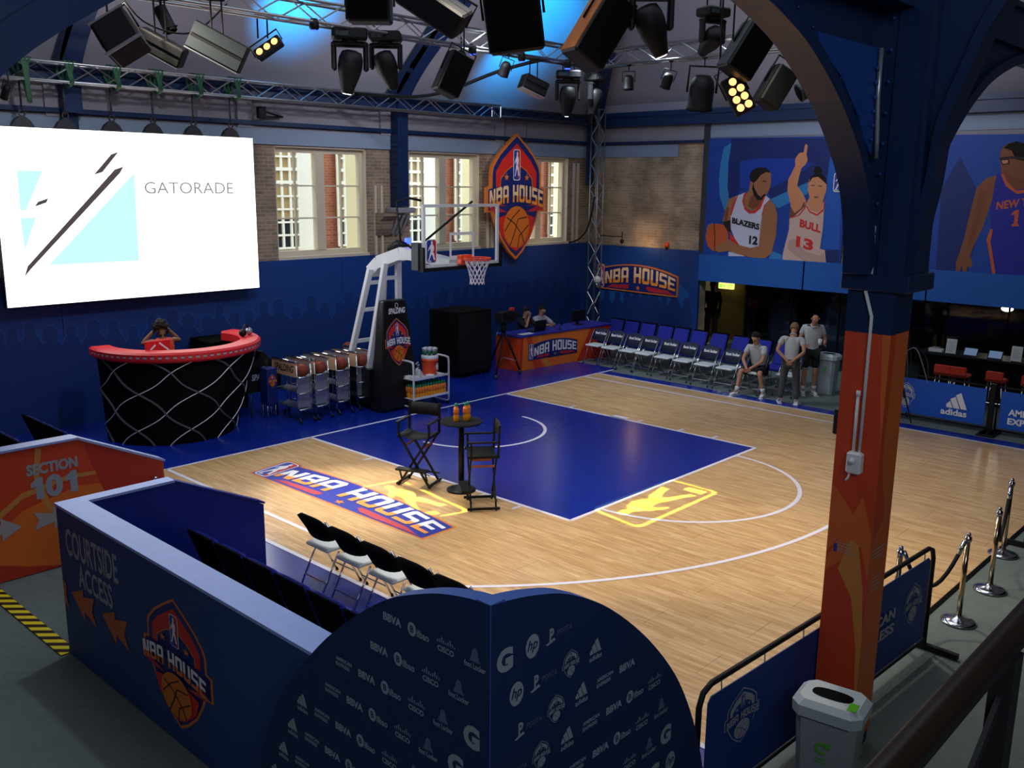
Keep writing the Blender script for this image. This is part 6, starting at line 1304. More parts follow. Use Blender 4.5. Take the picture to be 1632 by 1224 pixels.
mo = thing('monitor', 'dark monitor on the far part of the scorers table', 'monitor', (6.95, 1.7, .83)); MB().cbox((6.7, 1.7, .93), (7.2, 1.74, 1.2), 'black_plastic', .008).build('panel', mo); MB().box((6.85, 1.62, .831), (7.05, 1.8, .845), 'black_plastic').box((6.92, 1.74, .845), (6.98, 1.77, 1.1), 'black_plastic').build('foot', mo)
ec = thing('equipment_cabinet', 'tall black cabinet left of the scorers table against the navy wall', 'cabinet', (3.3, 2.3, 0)); MB().cbox((2.78, 1.78, .08), (3.85, 2.75, 1.50), 'black_matte', .02).build('body', ec); MB().box((2.80, 1.775, .12), (3.83, 1.785, 1.46), 'black_plastic').build('door', ec)
for x in (2.9, 3.72): MB().cyl((x - .03, 1.9, .04), (x + .03, 1.9, .04), .04, 'black_plastic').cyl((x - .03, 2.6, .04), (x + .03, 2.6, .04), .04, 'black_plastic').build('castor', ec)
# broadcast camera on its tripod
tv = thing('video_camera', 'black video camera on wheeled tripod beside the black cabinet', 'camera', (3.9, 1.35, 0))
for x, y in ((3.42, 1.22), (4.30, 1.30), (3.9, 1.95)): MB().tube([(3.9, 1.45, 1.05), (x * .5 + 1.95, y * .5 + .72, .55), (x, y, .07)], .022, 'black_plastic', 6).build('leg', tv); MB().cyl((x - .02, y, .04), (x + .02, y, .04), .045, 'grey_metal', 12).build('wheel', tv)
MB().cyl((3.9, 1.45, 1.0), (3.9, 1.45, 1.22), .06, 'black_plastic').build('head', tv); MB().cbox((3.70, 1.30, 1.22), (4.15, 1.55, 1.46), 'black_plastic', .02).cyl((4.15, 1.42, 1.34), (4.32, 1.42, 1.34), .07, 'black_plastic').build('body', tv); MB().cbox((3.78, 1.22, 1.40), (3.95, 1.30, 1.50), 'black_plastic', .01).build('viewfinder', tv)
MB().cbox((4.05, 1.36, 1.47), (4.17, 1.44, 1.54), 'red', .01).build('tally_box', tv, label='red and white tally light box'); MB().tube([(3.75, 1.42, 1.2), (3.4, 1.2, 1.0)], .012, 'chrome', 5).build('pan_handle', tv)
MB().tube([(3.9, 1.45, .4), (3.55, 1.27, .3)], .01, 'chrome', 5).tube([(3.9, 1.45, .4), (4.2, 1.32, .3)], .01, 'chrome', 5).build('spreader', tv)

# ================================================================ RIGHT SIDE BARRIERS, COUNTER
def adbar(label, y0, y1, art):
    t = thing('ad_barrier', label, 'barrier', (6.35, (y0 + y1) / 2, 0)); 
    MB().tube([(6.37, y0, .0), (6.37, y0, .86), (6.37, y1, .86), (6.37, y1, 0)], .02, 'black_plastic', 8).build('frame', t); MB().tube([(6.37, y0, .08), (6.37, y1, .08)], .015, 'black_plastic', 6).build('bottom_bar', t)
    MB().box((6.345, y1 + .06, .13), (6.355, y0 - .06, .80), 'ad_blue').build('banner', t)
    for y in (y0, y1): MB().box((6.1, y - .04, 0), (6.6, y + .04, .03), 'black_plastic').build('foot', t)
    art.place('print', t, (6.344, 0, 0), (0, -1, 0), (0, 0, 1), .001); return t
a = Art(); a.shield(6.80, .47, .34, ('offwhite', 'ad_blue'))
tri(a, 7.72, .36, .30, 'white')
a.text('adidas', 7.46, .22, 7.92, .34, 'white', .03)
adbar('blue sponsor barrier with a three bar triangle logo right of the column', -6.25, -8.27, a)
a = Art(); a.text('AMERICAN', 8.60, .38, 9.35, .50, 'white', .04); a.text('EXPRESS', 8.60, .22, 9.22, .34, 'white', .04); adbar('blue sponsor barrier at the right edge reading AMERICAN EXPRESS', -8.40, -10.4, a)
t = thing('gate_post', 'thick black post with flat foot between the two sponsor barriers', 'post', (6.30, -8.33, 0)); MB().box((6.27, -8.37, .03), (6.33, -8.29, .92), 'black_plastic').build('shaft', t); MB().cbox((6.05, -8.48, 0), (6.55, -8.18, .03), 'black_plastic', .01).build('foot', t)
sk_ = thing('lamp_stand', 'dark spidery tripod stand with shiny arms beside the orange column', 'stand', (6.2, -6.75, 0))
for i, (x, y) in enumerate(((5.95, -6.5), (6.05, -7.05), (6.5, -6.8))): MB().tube([(6.2, -6.75, .75), (x, y, .01)], .014, 'black_plastic', 5).build('leg', sk_)
MB().tube([(6.2, -6.75, .3), (6.2, -6.75, 1.42)], .016, 'black_plastic', 6).build('pole', sk_)
for i in range(7):
    th = i * .9; MB().tube(bez([(6.2, -6.75, 1.30), (6.2 + .18 * math.cos(th), -6.75 + .22 * math.sin(th), 1.40), (6.2 + .36 * math.cos(th), -6.75 + .44 * math.sin(th), 1.18 - .1 * (i % 3)), (6.2 + .40 * math.cos(th), -6.75 + .5 * math.sin(th), .8)], 4), .008, 'tin' if i % 2 else 'dark_truss', 4).build('arm', sk_)
co_ = thing('counter', 'long dark counter behind the sponsor barriers with small display stands', 'counter', (8.9, -8, 0))
MB().box((8.65, -11.5, 0), (9.3, -6.2, .92), 'black_matte').build('body', co_); MB().box((8.60, -11.5, .92), (9.35, -6.15, .96), 'black_plastic').build('worktop', co_)
for i, (y, w_, h_, l) in enumerate(((-6.78, .20, .30, 'white notice card nearest the column on the dark counter'), (-8.02, .20, .30, 'white notice card at the right edge on the dark counter'))):
    t = thing('notice_card', l, 'sign', (8.7, y, .96)); MB().prism([(-.1, 0), (.1, 0), (.1, .30), (-.1, .30)], (8.68, y, .97), (0, -1, 0), (.15, 0, 1), -.006, 'offwhite').build('card', t)
    a = Art(); 
    for k in range(6): a.rect(-.07, .23 - .035 * k, .07 - .03 * (k % 2), .242 - .035 * k, 'print_grey')
    a.place('print', t, (8.678, y, .97), (0, -1, 0), (.15, 0, 1), .001); MB().box((8.66, y - .08, .96), (8.76, y + .08, .975), 'black_plastic').build('foot', t)
for y, l, m in ((-7.62, 'lit tablet screen between the two notice cards', 'display_blue'), (-7.15, 'violet tablet on the dark counter right of the first notice card', 'display_blue')):
    t = thing('tablet', l, 'tablet', (8.75, y, .96)); MB().prism([(-.14, 0), (.14, 0), (.14, .16), (-.14, .16)], (8.72, y, .965), (0, -1, 0), (.6, 0, 1), -.01, 'black_plastic').build('case', t); MB().prism([(-.12, .015), (.12, .015), (.12, .145), (-.12, .145)], (8.714, y, .967), (0, -1, 0), (.6, 0, 1), -.002, m).build('display', t)
t = MB().cbox((8.72, -6.60, .96), (8.84, -6.32, 1.03), 'offwhite', .008).cbox((8.74, -6.55, 1.03), (8.82, -6.38, 1.06), 'tin', .005).build('card_reader'); tag(t, 'small pale box at the left end of the dark counter', 'box')
st0 = None
for i, (y, l) in enumerate(((-6.95, 'orange bar stool nearest the column behind the sponsor barrier'), (-7.25, 'orange bar stool second from the column behind the sponsor barrier'), (-7.92, 'orange bar stool above the gap between the sponsor barriers'), (-8.55, 'orange bar stool at the right edge behind the sponsor barrier'))):
    if st0 is None:
        st0 = thing('bar_stool', l, 'stool', group='orange bar stools'); MB().cbox((-.17, -.18, .66), (.17, .18, .72), 'orange_red', .03).build('seat', st0); MB().cbox((-.20, -.16, .70), (-.15, .16, .88), 'orange_red', .02).build('backrest', st0)
        for sx in (-1, 1):
            for sy in (-1, 1): MB().tube([(sx * .12, sy * .12, .66), (sx * .19, sy * .19, 0)], .013, 'chrome', 6).build('leg', st0)
        MB().tube([(.155, .155, .25), (-.155, .155, .25), (-.155, -.155, .25), (.155, -.155, .25)], .008, 'chrome', 5, closed=True).build('foot_ring', st0); st0.location = (7.95, y, 0)
    else: dup(st0, (7.95, y, 0), 0, l, 'orange bar stools')
t = thing('ceiling_lamp', 'bright oval lamp glowing under the fascia right of the column', 'lamp', (10.6, -7.5, 2.2)); MB().sph((10.4, -7.3, 1.80), .10, 'lamp_white', 14, 9, (1, 1.2, .6)).build('globe', t); MB().cyl((10.4, -7.3, 1.86), (10.4, -7.3, 2.6), .015, 'black_plastic').build('stem', t)
lamp('POINT', 'shop_lamp', (10.3, -7.3, 1.7), None, 14, (1, .85, .6), shadow_soft_size=.1)
# ================================================================ LIGHTING FIXTURES
RV = Vector((.683, -.730, 0)); FV = Vector((.730, .683, 0)); ZV = Vector((0, 0, 1))
BAS = Matrix(((RV.x, FV.x, 0, 0), (RV.y, FV.y, 0, 0), (0, 0, 1, 0), (0, 0, 0, 1)))
def frame(loc, roll=0, tilt=0, yaw=0): return Matrix.Translation(loc) @ BAS @ Matrix.Rotation(R(yaw), 4, 'Z') @ Matrix.Rotation(R(roll), 4, 'Y') @ Matrix.Rotation(R(tilt), 4, 'X')
def hanger(t, loc, ztop, dx=.0, w_=.0):
    mb = MB(); 
    for s_ in ((-1, 1) if w_ else (0,)):
        p = Vector(loc) + RV * s_ * w_; mb.tube([p, (p.x, p.y, ztop)], .012, 'black_plastic', 5).build('hanging_rod', t) if s_ != 1 else None
        if s_ == 1: MB().tube([p, (p.x, p.y, ztop)], .012, 'black_plastic', 5).build('hanging_rod', t)
    MB().tube([Vector(loc[:2]).to_3d() + ZV * (ztop - .03) - RV * (w_ + .04), Vector(loc[:2]).to_3d() + ZV * (ztop - .03) + RV * (w_ + .04)], .03, 'black_plastic', 8).build('clamp', t)
def speaker(label, loc, w_, h, d, roll, tilt, yaw, ztop, side='black_plastic', face='black_matte', cat='speaker', name='hanging_speaker', strip=False):
    t = thing(name, label, cat, loc); T = frame(loc, roll, tilt, yaw)
    mb = MB(T); mb.cbox((-w_/2, -d/2, -h/2), (w_/2, d/2, h/2), 'black_plastic', .02); mb.build('cabinet', t)
    MB(T).box((-w_/2 + .02, -d/2 - .012, -h/2 + .02), (w_/2 - .02, -d/2, h/2 - .02), face).build('grille', t)
    MB(T).box((-w_/2 - .012, -d/2 + .02, -h/2 + .02), (-w_/2, d/2 - .02, h/2 - .02), side).build('side_panel', t)
    if strip: MB(T).box((-w_/2 - .02, -d/2 - .02, h/2 - .05), (w_/2 + .02, -d/2, h/2 - .02), 'tin').build('edge_strip', t); MB(T).box((-w_/2 - .03, -d/2 - .03, -h/2), (w_/2 + .03, -d/2, -h/2 + .03), 'tin').build('edge_strip', t)
    MB(T).tube([(-w_/2 - .03, 0, 0), (-w_/2 - .03, 0, h/2 + .10), (w_/2 + .03, 0, h/2 + .10), (w_/2 + .03, 0, 0)], .014, 'black_plastic', 6).build('yoke', t)
    p = T @ Vector((0, 0, h/2 + .10)); hanger(t, tuple(p), ztop); return t
def moving_head(label, loc, sc, roll, tilt, yaw, ztop, lens='lamp_white', lensr=.05):
    t = thing('moving_head', label, 'stage light', loc); T0 = frame(loc, 0, 0, yaw) @ Matrix.Scale(sc, 4)
    MB(T0).cbox((-.20, -.14, .28), (.20, .14, .40), 'black_plastic', .02).build('base', t); MB(T0).box((-.16, -.145, .31), (-.02, -.142, .36), 'grey_metal').build('display', t); MB(T0).cyl((0, 0, .24), (0, 0, .29), .09, 'black_plastic', 14).build('pan_ring', t)
    MB(T0).cbox((-.21, -.05, -.06), (-.15, .05, .25), 'black_plastic', .02).cbox((.15, -.05, -.06), (.21, .05, .25), 'black_plastic', .02).cbox((-.21, -.06, .20), (.21, .06, .26), 'black_plastic', .02).build('yoke', t)
    T = T0 @ Matrix.Rotation(R(roll), 4, 'Y') @ Matrix.Rotation(R(tilt), 4, 'X')
    MB(T).lathe([(.05, .17), (.11, .15), (.135, .08), (.14, .0), (.13, -.08), (.10, -.18), (.075, -.27), (.07, -.30)], (0, 0, 0), 'black_plastic', 18).build('head', t)
    MB(T).lathe([(lensr + .012, -.305), (lensr + .012, -.30)], (0, 0, 0), 'grey_metal', 16).lathe([(lensr, -.312), (lensr, -.306)], (0, 0, 0), lens, 16).build('lens', t)
    p = T0 @ Vector((0, 0, .40)); hanger(t, tuple(p), ztop, w_=.09 * sc); return t
def par(label, loc, sc, roll, tilt, yaw, ztop, m='grey_metal', lens='black_matte', L_=.32, r=.12):
    t = thing('par_can', label, 'stage light', loc); T = frame(loc, roll, tilt, yaw) @ Matrix.Scale(sc, 4)
    MB(T).lathe([(r * .55, L_/2), (r * .9, L_/2 - .05), (r, L_/2 - .12), (r, -L_/2 + .03), (r * 1.1, -L_/2)], (0, 0, 0), m, 18).build('can', t); MB(T).lathe([(r * .9, -L_/2 - .008), (r * .9, -L_/2 - .003)], (0, 0, 0), lens, 16).build('lens', t)
    MB(T).tube([(-r - .02, 0, 0), (-r - .02, 0, L_/2 + .08), (r + .02, 0, L_/2 + .08), (r + .02, 0, 0)], .012, 'black_plastic', 6).build('yoke', t)
    p = T @ Vector((0, 0, L_/2 + .08)); hanger(t, tuple(p), ztop); return t
def flood(label, loc, w_, h, d, roll, tilt, yaw, ztop, m='grey_metal'):
    t = thing('flood_panel', label, 'stage light', loc); T = frame(loc, roll, tilt, yaw)
    MB(T).cbox((-w_/2, -d/2, -h/2), (w_/2, d/2, h/2), 'black_plastic', .015).build('housing', t)
    MB(T).box((-w_/2 + .01, -d/2 - .02, .02), (w_/2 - .01, -d/2, h/2 - .02), m).build('rear_fin', t); MB(T).box((-w_/2 + .01, -d/2 - .02, -h/2 + .02), (w_/2 - .01, -d/2, -.03), m).build('rear_fin', t)
    MB(T).box((-w_/2, -d/2 - .01, -h/2 - .015), (w_/2, d/2, -h/2), 'tin').build('edge_strip', t)
    p = Vector(loc); hanger(t, (p.x, p.y, p.z + .02), ztop, w_=.07); return t
def led_cluster(label, loc, rows, roll, tilt, yaw, ztop, m='lamp_warm', r=.045, pitch=.115):
    t = thing('blinder_light', label, 'stage light', loc); T = frame(loc, roll, tilt, yaw); n_ = len(rows); w_ = max(rows) * pitch + .04; h = n_ * pitch + .04
    MB(T).cbox((-w_/2, 0, -h/2), (w_/2, .12, h/2), 'black_plastic', .015).build('housing', t)
    for j, c_ in enumerate(rows):
        for i in range(c_): MB(T).sph(((i - (c_ - 1)/2) * pitch, -.005, (j - (n_ - 1)/2) * pitch), r, m, 12, 7, (1, .35, 1)).build('bulb', t)
    MB(T).tube([(-w_/2 - .02, .06, 0), (-w_/2 - .02, .06, h/2 + .1), (w_/2 + .02, .06, h/2 + .1), (w_/2 + .02, .06, 0)], .011, 'black_plastic', 6).build('yoke', t)
    p = T @ Vector((0, .06, h/2 + .1)); hanger(t, tuple(p), ztop, w_=.07); return t
ZB = 6.62; ZF = 7.25
speaker('large tilted black flood cabinet with bright corner clips at the upper left', (-6.14, -1.82, 5.95), .42, .50, .34, -32, -25, 10, 6.6, face='charcoal', strip=True)
flood('dark tilted flood light panel between the upper left cabinet and the grey panel', (-5.31, -1.17, 5.98), .62, .24, .2, 28, 10, 0, 6.6, 'charcoal')
flood('grey ribbed flood light panel tilted down to the right at the upper left', (-4.82, -1.71, 5.99), .74, .36, .14, 27, 0, 0, 6.6)
led_cluster('small row of glowing warm bulbs beside the grey ribbed panel', (-3.57, -.90, 6.2), (3,), -33, -20, 0, 6.66, r=.05, pitch=.13)
moving_head('lit moving head lamp, left one of the pair above the first rib', (-2.17, -1.0, 6.06), 1.35, 8, 12, 12, 6.6, 'lamp_white')
moving_head('unlit moving head lamp, right one of the pair above the first rib', (-1.46, -1.0, 6.14), 1.25, -18, 14, 0, 6.6, 'grey_metal')
speaker('black wedge speaker hanging in front of the navy rib', (-1.37, -2.45, 5.90), .36, .62, .36, 25, 0, 20, 7.2)
speaker('black cabinet cut by the top edge above the pair of moving heads', (-4.76, -4.74, 6.15), .46, .34, .3, 0, 0, 0, 7.1)
speaker('long dark diagonal cabinet at the top centre', (-4.98, -6.0, 5.98), .66, .26, .4, 32, 20, 0, 7.1, face='charcoal')
speaker('largest black cabinet hanging straight down at the top centre', (-4.87, -6.95, 5.80), .50, .62, .36, -8, 6, 0, 7.1)
speaker('tilted black speaker with an orange wooden side at the top', (-3.12, -6.57, 5.92), .40, .78, .36, 33, 0, 24, 7.2, side='wood_side')
moving_head('lit moving head lamp pointing down right of the wooden sided speaker', (-2.74, -6.97, 6.0), 1.15, -24, 10, 0, 7.3, 'lamp_white')
moving_head('moving head lamp shining blue towards the right', (-.46, -6.33, 6.16), .95, -25, 60, 30, 7.3, 'lamp_cyan', .06)
speaker('tilted black speaker above the cluster of seven warm bulbs', (-1.14, -7.23, 5.86), .36, .62, .32, 32, 0, 14, 7.3, side='grey_metal')
led_cluster('cluster of seven glowing warm bulbs under the right hand speaker', (-1.22, -7.20, 5.38), (2, 2, 2, 1), -28, -10, 0, 7.2, r=.045, pitch=.105)
par('large round black lamp can with barn door left of the warm bulbs', (3.9, -3.48, 5.98), 1.9, 2, 12, 0, 6.62, 'black_plastic')
speaker('black lamp housing tilted right of the warm bulbs', (-.49, -7.28, 5.50), .28, .50, .26, 30, 0, 10, 7.2, face='charcoal')
par('small dark fixture half hidden behind the column bracket', (.29, -7.35, 5.56), .95, 62, 0, 0, 7.2, 'grey_metal')
par('small round can hanging between the black wedge speaker and the flood lamp', (1.29, -1.0, 6.33), .8, 20, 20, 0, 6.62, 'black_plastic')
flood('barn door flood lamp with golden rim left of the arcade moving heads', (2.06, -1.0, 6.10), .48, .27, .32, 22, 0, 20, 6.62, 'charcoal')
moving_head('moving head lamp with a bright label, centre right above the corner', (3.07, -1.0, 5.98), 1.2, 2, 10, 0, 6.62, 'lamp_white', .03)
moving_head('dark moving head lamp in front of the hip rafter', (3.90, -1.0, 6.02), 1.1, -4, 10, 60, 6.62, 'black_matte')
par('little can hanging alone right of the corner under the right truss', (3.9, -1.83, 6.26), .85, 0, 0, 0, 6.62, 'black_plastic')
par('little angled can hanging under the middle of the right truss', (3.9, -2.72, 6.24), .85, 15, 25, 0, 6.62, 'black_plastic')
par('small lamp with a warm lens at the left edge below the screen truss', (-5.98, 2.41, 5.58), .7, 30, 20, 0, 6.1, 'black_plastic', 'lamp_warm', r=.09)
for i, (x, y, l) in enumerate(((-2.9, -1.12, 'small blue glowing indicator lamp left on the lighting truss'), (.35, -1.12, 'small blue glowing indicator lamp in the middle of the lighting truss'), (1.6, -1.12, 'small blue glowing indicator lamp right of middle on the lighting truss'), (2.9, -1.12, 'small blue glowing indicator lamp near the truss corner'))):
    t = thing('uplight', l, 'stage light', (x, y, 6.5)); MB().lathe([(.05, 0), (.07, .03), (.07, .12), (.05, .16)], (x, y, 6.48), 'black_plastic', 12).build('can', t); MB().lathe([(.045, -.012), (.05, 0)], (x, y, 6.48), 'lamp_blue', 12).build('lens', t)
def cable(label, pts, r=.012):
    t = MB().tube(bez(pts, 6), r, 'black_plastic', 6).build('power_cable'); tag(t, label, 'cable')
cable('thick black cable looping down from the lighting truss to the screen truss', [(2.3, -1.1, 6.6), (2.2, 0, 6.45), (1.8, 1.6, 6.05), (1.0, 3.0, 6.1)], .035)
cable('thin black cable hanging in a loop at the upper left', [(-5.9, -1.2, 6.7), (-5.6, -1.3, 6.25), (-4.9, -1.2, 6.2), (-4.3, -1.1, 6.65)])
cable('black cable curling from the corner tower to the navy hoarding', [(8.6, 3.45, 2.75), (8.85, 3.3, 2.85), (9.05, 3.15, 3.2), (9.12, 3.0, 4.0)], .025)
t = thing('wall_lamp', 'small round red orange warning lamp on top of the corner hoarding', 'lamp', (9.85, 1.05, 2.78)); MB().sph((9.80, 1.05, 2.76), .075, 'rim_orange', 14, 9).build('globe', t); MB().cyl((9.80, 1.05, 2.66), (9.80, 1.05, 2.72), .04, 'black_plastic').build('base', t)
t = thing('light_bracket', 'thin bracket arm reaching from the corner tower along the brick wall', 'bracket', (9.3, 2.9, 2.9)); MB().tube([(9.3, 2.9, 2.95), (9.5, 2.6, 2.93), (9.62, 2.4, 2.93)], .015, 'black_plastic').tube([(9.62, 2.4, 2.78), (9.62, 2.4, 3.05)], .015, 'black_plastic').build('arm', t); MB().sph((9.62, 2.4, 2.80), .06, 'black_plastic', 8, 6).build('clamp', t)
lamp('POINT', 'sign_glow', (9.45, 1.7, 2.76), (9.9, 1.7, 2.8), 5, (1, .55, .25), shadow_soft_size=.05)

# gobo projectors: a cut plate in front of each lamp throws the league mark on the boards
def gobo(label, loc, aim, power, half_w, half_h, updir):
    t = thing('gobo_projector', label, 'stage light', loc); d = (Vector(aim) - Vector(loc)).normalized(); X = Vector(updir); X = (X - d * X.dot(d)).normalized(); Yv = d.cross(X)
    D = (Vector(aim) - Vector(loc)).length; g = .25; s = g / D; hw, hh = half_w * s, half_h * s
    cu = bpy.data.curves.new('gobo', 'CURVE'); cu.dimensions = '2D'; cu.fill_mode = 'BOTH'
    def spl(P):
        sp = cu.splines.new('POLY'); sp.points.add(len(P) - 1); sp.use_cyclic_u = True
        for k, (a_, b_) in enumerate(P): sp.points[k].co = (a_, b_, 0, 1)
    def rr(w_, h_, r_): return [(cx * (w_ - r_) + r_ * math.cos(q), cy * (h_ - r_) + r_ * math.sin(q)) for cx, cy, q0 in ((1, 1, 0), (-1, 1, PI/2), (-1, -1, PI), (1, -1, 1.5*PI)) for q in [q0 + PI/2*k/4 for k in range(5)]]
    S = 100.0
    spl([(-.09 * S, -.09 * S), (.09 * S, -.09 * S), (.09 * S, .09 * S), (-.09 * S, .09 * S)]); spl(rr(hh * S, hw * S, .3 * hh * S)); spl(rr(hh * S * .88, hw * S * .955, .25 * hh * S))
    spl([((a_ - .5) * 1.75 * hh * S, (b_ - .5) * 1.62 * hw * S + .10 * hw * S) for a_, b_ in FIG])
    spl([(-.7 * hh * S, -.88 * hw * S), (.0 * hh * S, -.88 * hw * S), (.0 * hh * S, -.72 * hw * S), (-.7 * hh * S, -.72 * hw * S)])
    ob = bpy.data.objects.new('g', cu); C.objects.link(ob); me = bpy.data.meshes.new_from_object(ob.evaluated_get(bpy.context.evaluated_depsgraph_get())); bpy.data.objects.remove(ob)
    c0 = Vector(loc) + d * g
    me2 = MB(); me2.add([c0 + Yv * (v.co.x / S) + X * (v.co.y / S) for v in me.vertices], [tuple(p.vertices) for p in me.polygons], 'black_matte'); me2.build('gobo_plate', t)
    bk_ = Vector(loc) - d * .12
    for k, (r_, a_) in enumerate(((.075, .0),)):
        mb = MB(); q = []; n_ = 16; vs = []
        for L_ in (-.05, g + .03):
            for i in range(n_): th = 2*PI*i/n_; vs.append(Vector(loc) + d * L_ + (X * math.cos(th) + Yv * math.sin(th)) * .085)
        mb.add(vs, [(i, (i+1) % n_, n_ + (i+1) % n_, n_ + i) for i in range(n_)] + [tuple(range(n_))], 'black_plastic'); mb.build('barrel', t)
    MB().tube([loc, (loc[0], loc[1], 6.75)], .015, 'black_plastic').build('bracket', t)
    lamp('SPOT', 'gobo_lamp', loc, aim, power, (1.0, .80, .10), spot_size=R(40), spot_blend=.3, shadow_soft_size=.0008)
gobo('projector throwing the yellow league mark beyond the free throw line', (.2, -1.0, 6.45), (-.98, -6.13, 0), 30000, .96, .34, (-1, 0, 0))
gobo('projector throwing the yellow league mark beside the painted sign', (-5.2, -1.0, 6.45), (-3.35, -3.62, 0), 22000, .80, .34, (.15, 1, 0))

# ================================================================ PEOPLE
def skinmesh(name, pts, edges, mat_, parent, root_i=0, sub=2):
    """pts: {key:(pos, radius or (rx, ry))} -> one smooth limb network"""
    keys = list(pts); me = bpy.data.meshes.new('sk'); me.from_pydata([pts[k][0] for k in keys], [(keys.index(a_), keys.index(b_)) for a_, b_ in edges], [])
    ob = bpy.data.objects.new('sk', me); C.objects.link(ob); md = ob.modifiers.new('s', 'SKIN'); md.use_smooth_shade = True
    for i, k in enumerate(keys):
        r_ = pts[k][1]; sv = me.skin_vertices[0].data[i]; sv.radius = (r_, r_) if not isinstance(r_, tuple) else r_; sv.use_root = (i == root_i)
    ss = ob.modifiers.new('u', 'SUBSURF'); ss.levels = sub; ss.render_levels = sub
    bpy.context.view_layer.update()
    nm = bpy.data.meshes.new_from_object(ob.evaluated_get(bpy.context.evaluated_depsgraph_get())); bpy.data.objects.remove(ob)
    nm.name = name; nm.materials.clear(); nm.materials.append(MT[mat_]); 
    o = bpy.data.objects.new(name, nm); C.objects.link(o); o.parent = parent
    return o, nm
def V3(*a): return Vector(a)
def person(label, loc, rz, P, skin='skin', hair='hair', top=None, bottom=None, shoes=None, sock=None, hairstyle='short', sleeve=.5, bottom_len=1.0, sc=1.0, extra=None, face_dir=None, head_tilt=(0, 0)):
    """P: joints in local space, person faces +y, right hand +x."""
    t = thing('person', label, 'person')
    J = dict(pelvis=(0, 0, .95), waist=(0, .0, 1.10), chest=(0, .01, 1.32), neck=(0, 0, 1.49), head=(0, .02, 1.63),
             shR=(.18, 0, 1.43), elR=(.23, -.02, 1.14), wrR=(.24, .06, .89), shL=(-.18, 0, 1.43), elL=(-.23, -.02, 1.14), wrL=(-.24, .06, .89),
             hiR=(.095, 0, .91), knR=(.11, .02, .49), anR=(.11, -.02, .09), toR=(.13, .16, .03), hiL=(-.095, 0, .91), knL=(-.11, .02, .49), anL=(-.11, -.02, .09), toL=(-.13, .16, .03))
    J.update(P); J = {k: Vector(v) for k, v in J.items()}
    fg = {}
    E_ = [('pelvis', 'waist'), ('waist', 'chest'), ('chest', 'neck'), ('neck', 'jaw'), ('jaw', 'head'), ('head', 'crown')]
    up = (J['head'] - J['neck']).normalized()
    q = {'pelvis': (J['pelvis'], (.135, .10)), 'waist': (J['waist'], (.125, .095) if not top else (.10, .075)), 'chest': (J['chest'], (.15, .105) if not top else (.11, .075)), 'neck': (J['neck'], .055), 'jaw': (J['head'] - up * .055, (.064, .07)), 'head': (J['head'] + up * .03, (.078, .092)), 'crown': (J['head'] + up * .095, (.05, .06))}
    for s_ in 'RL':
        q['sh' + s_] = (J['sh' + s_], .062 if not top else .05); q['el' + s_] = (J['el' + s_], .042); q['wr' + s_] = (J['wr' + s_], .028)
        E_ += [('chest', 'sh' + s_), ('sh' + s_, 'el' + s_), ('el' + s_, 'wr' + s_)]
        d = (J['wr' + s_] - J['el' + s_]).normalized(); q['pa' + s_] = (J['wr' + s_] + d * .055, (.036, .020)); E_.append(('wr' + s_, 'pa' + s_))
        q['hi' + s_] = (J['hi' + s_], .088); q['kn' + s_] = (J['kn' + s_], .056); q['an' + s_] = (J['an' + s_], .038 if not shoes else .034); q['to' + s_] = (J['to' + s_] + Vector((0, 0, .0)), .036 if not shoes else .018)
        q['ca' + s_] = (J['kn' + s_].lerp(J['an' + s_], .3) - Vector((0, .012, 0)), .055)
        E_ += [('pelvis', 'hi' + s_), ('hi' + s_, 'kn' + s_), ('kn' + s_, 'ca' + s_), ('ca' + s_, 'an' + s_), ('an' + s_, 'to' + s_)]
    body, bm_ = skinmesh('body', q, E_, skin, t)
    # fingers, ears and face joined to the body mesh
    mb = MB()
    for s_, sg_ in (('R', 1), ('L', -1)):
        d = (J['wr' + s_] - J['el' + s_]).normalized(); pa = J['wr' + s_] + d * .07; sd = d.cross(Vector((0, 1, .2))); sd = sd.normalized() if sd.length > .05 else Vector((1, 0, 0)); nn = sd.cross(d).normalized()
        for i, L_ in enumerate((.062, .072, .068, .052)):
            b_ = pa + sd * (i - 1.5) * .018; m1 = b_ + d * L_ * .55 + nn * .006; mb.tube([b_ - d * .02, m1, m1 + d * L_ * .45 + nn * .028], [.0095, .0085, .0065], skin, 6)
        b_ = J['wr' + s_] + d * .03 + sd * .03 * sg_; mb.tube([b_, b_ + sd * .022 * sg_ + d * .03, b_ + sd * .02 * sg_ + d * .058 + nn * .012], [.012, .010, .007], skin, 6)
    fd = Vector(face_dir or (0, 1, 0)).normalized(); fd = (fd - up * fd.dot(up)).normalized(); sx = fd.cross(up).normalized(); hc = J['head'] + up * .02
    for k in (-1, 1): mb.sph(hc + sx * k * .082 - up * .005, .02, skin, 8, 6, (.5, .8, 1.2))
    mb.tube([hc + fd * .082 + up * .012, hc + fd * .108 - up * .022, hc + fd * .084 - up * .032], [.010, .015, .010], skin, 6)
    hf = mb.build('face_hands', t, world=False)
    bm = bmesh.new(); bm.from_mesh(bm_); bm.from_mesh(hf.data); bm.to_mesh(bm_); bm.free(); bpy.data.objects.remove(hf)
    for p in bm_.polygons: p.use_smooth = True
    mb = MB()
    for k in (-1, 1): mb.sph(hc + fd * .082 + sx * k * .032 + up * .012, .011, 'white', 8, 6, (1, 1, .7)).sph(hc + fd * .091 + sx * k * .032 + up * .012, .0055, 'black_matte', 6, 5)
    mb.build('eyes', t, world=False); MB().tube([hc + fd * .084 - up * .062 - sx * .022, hc + fd * .090 - up * .060, hc + fd * .084 - up * .062 + sx * .022], .0055, 'dsk', 6).build('mouth', t, world=False)
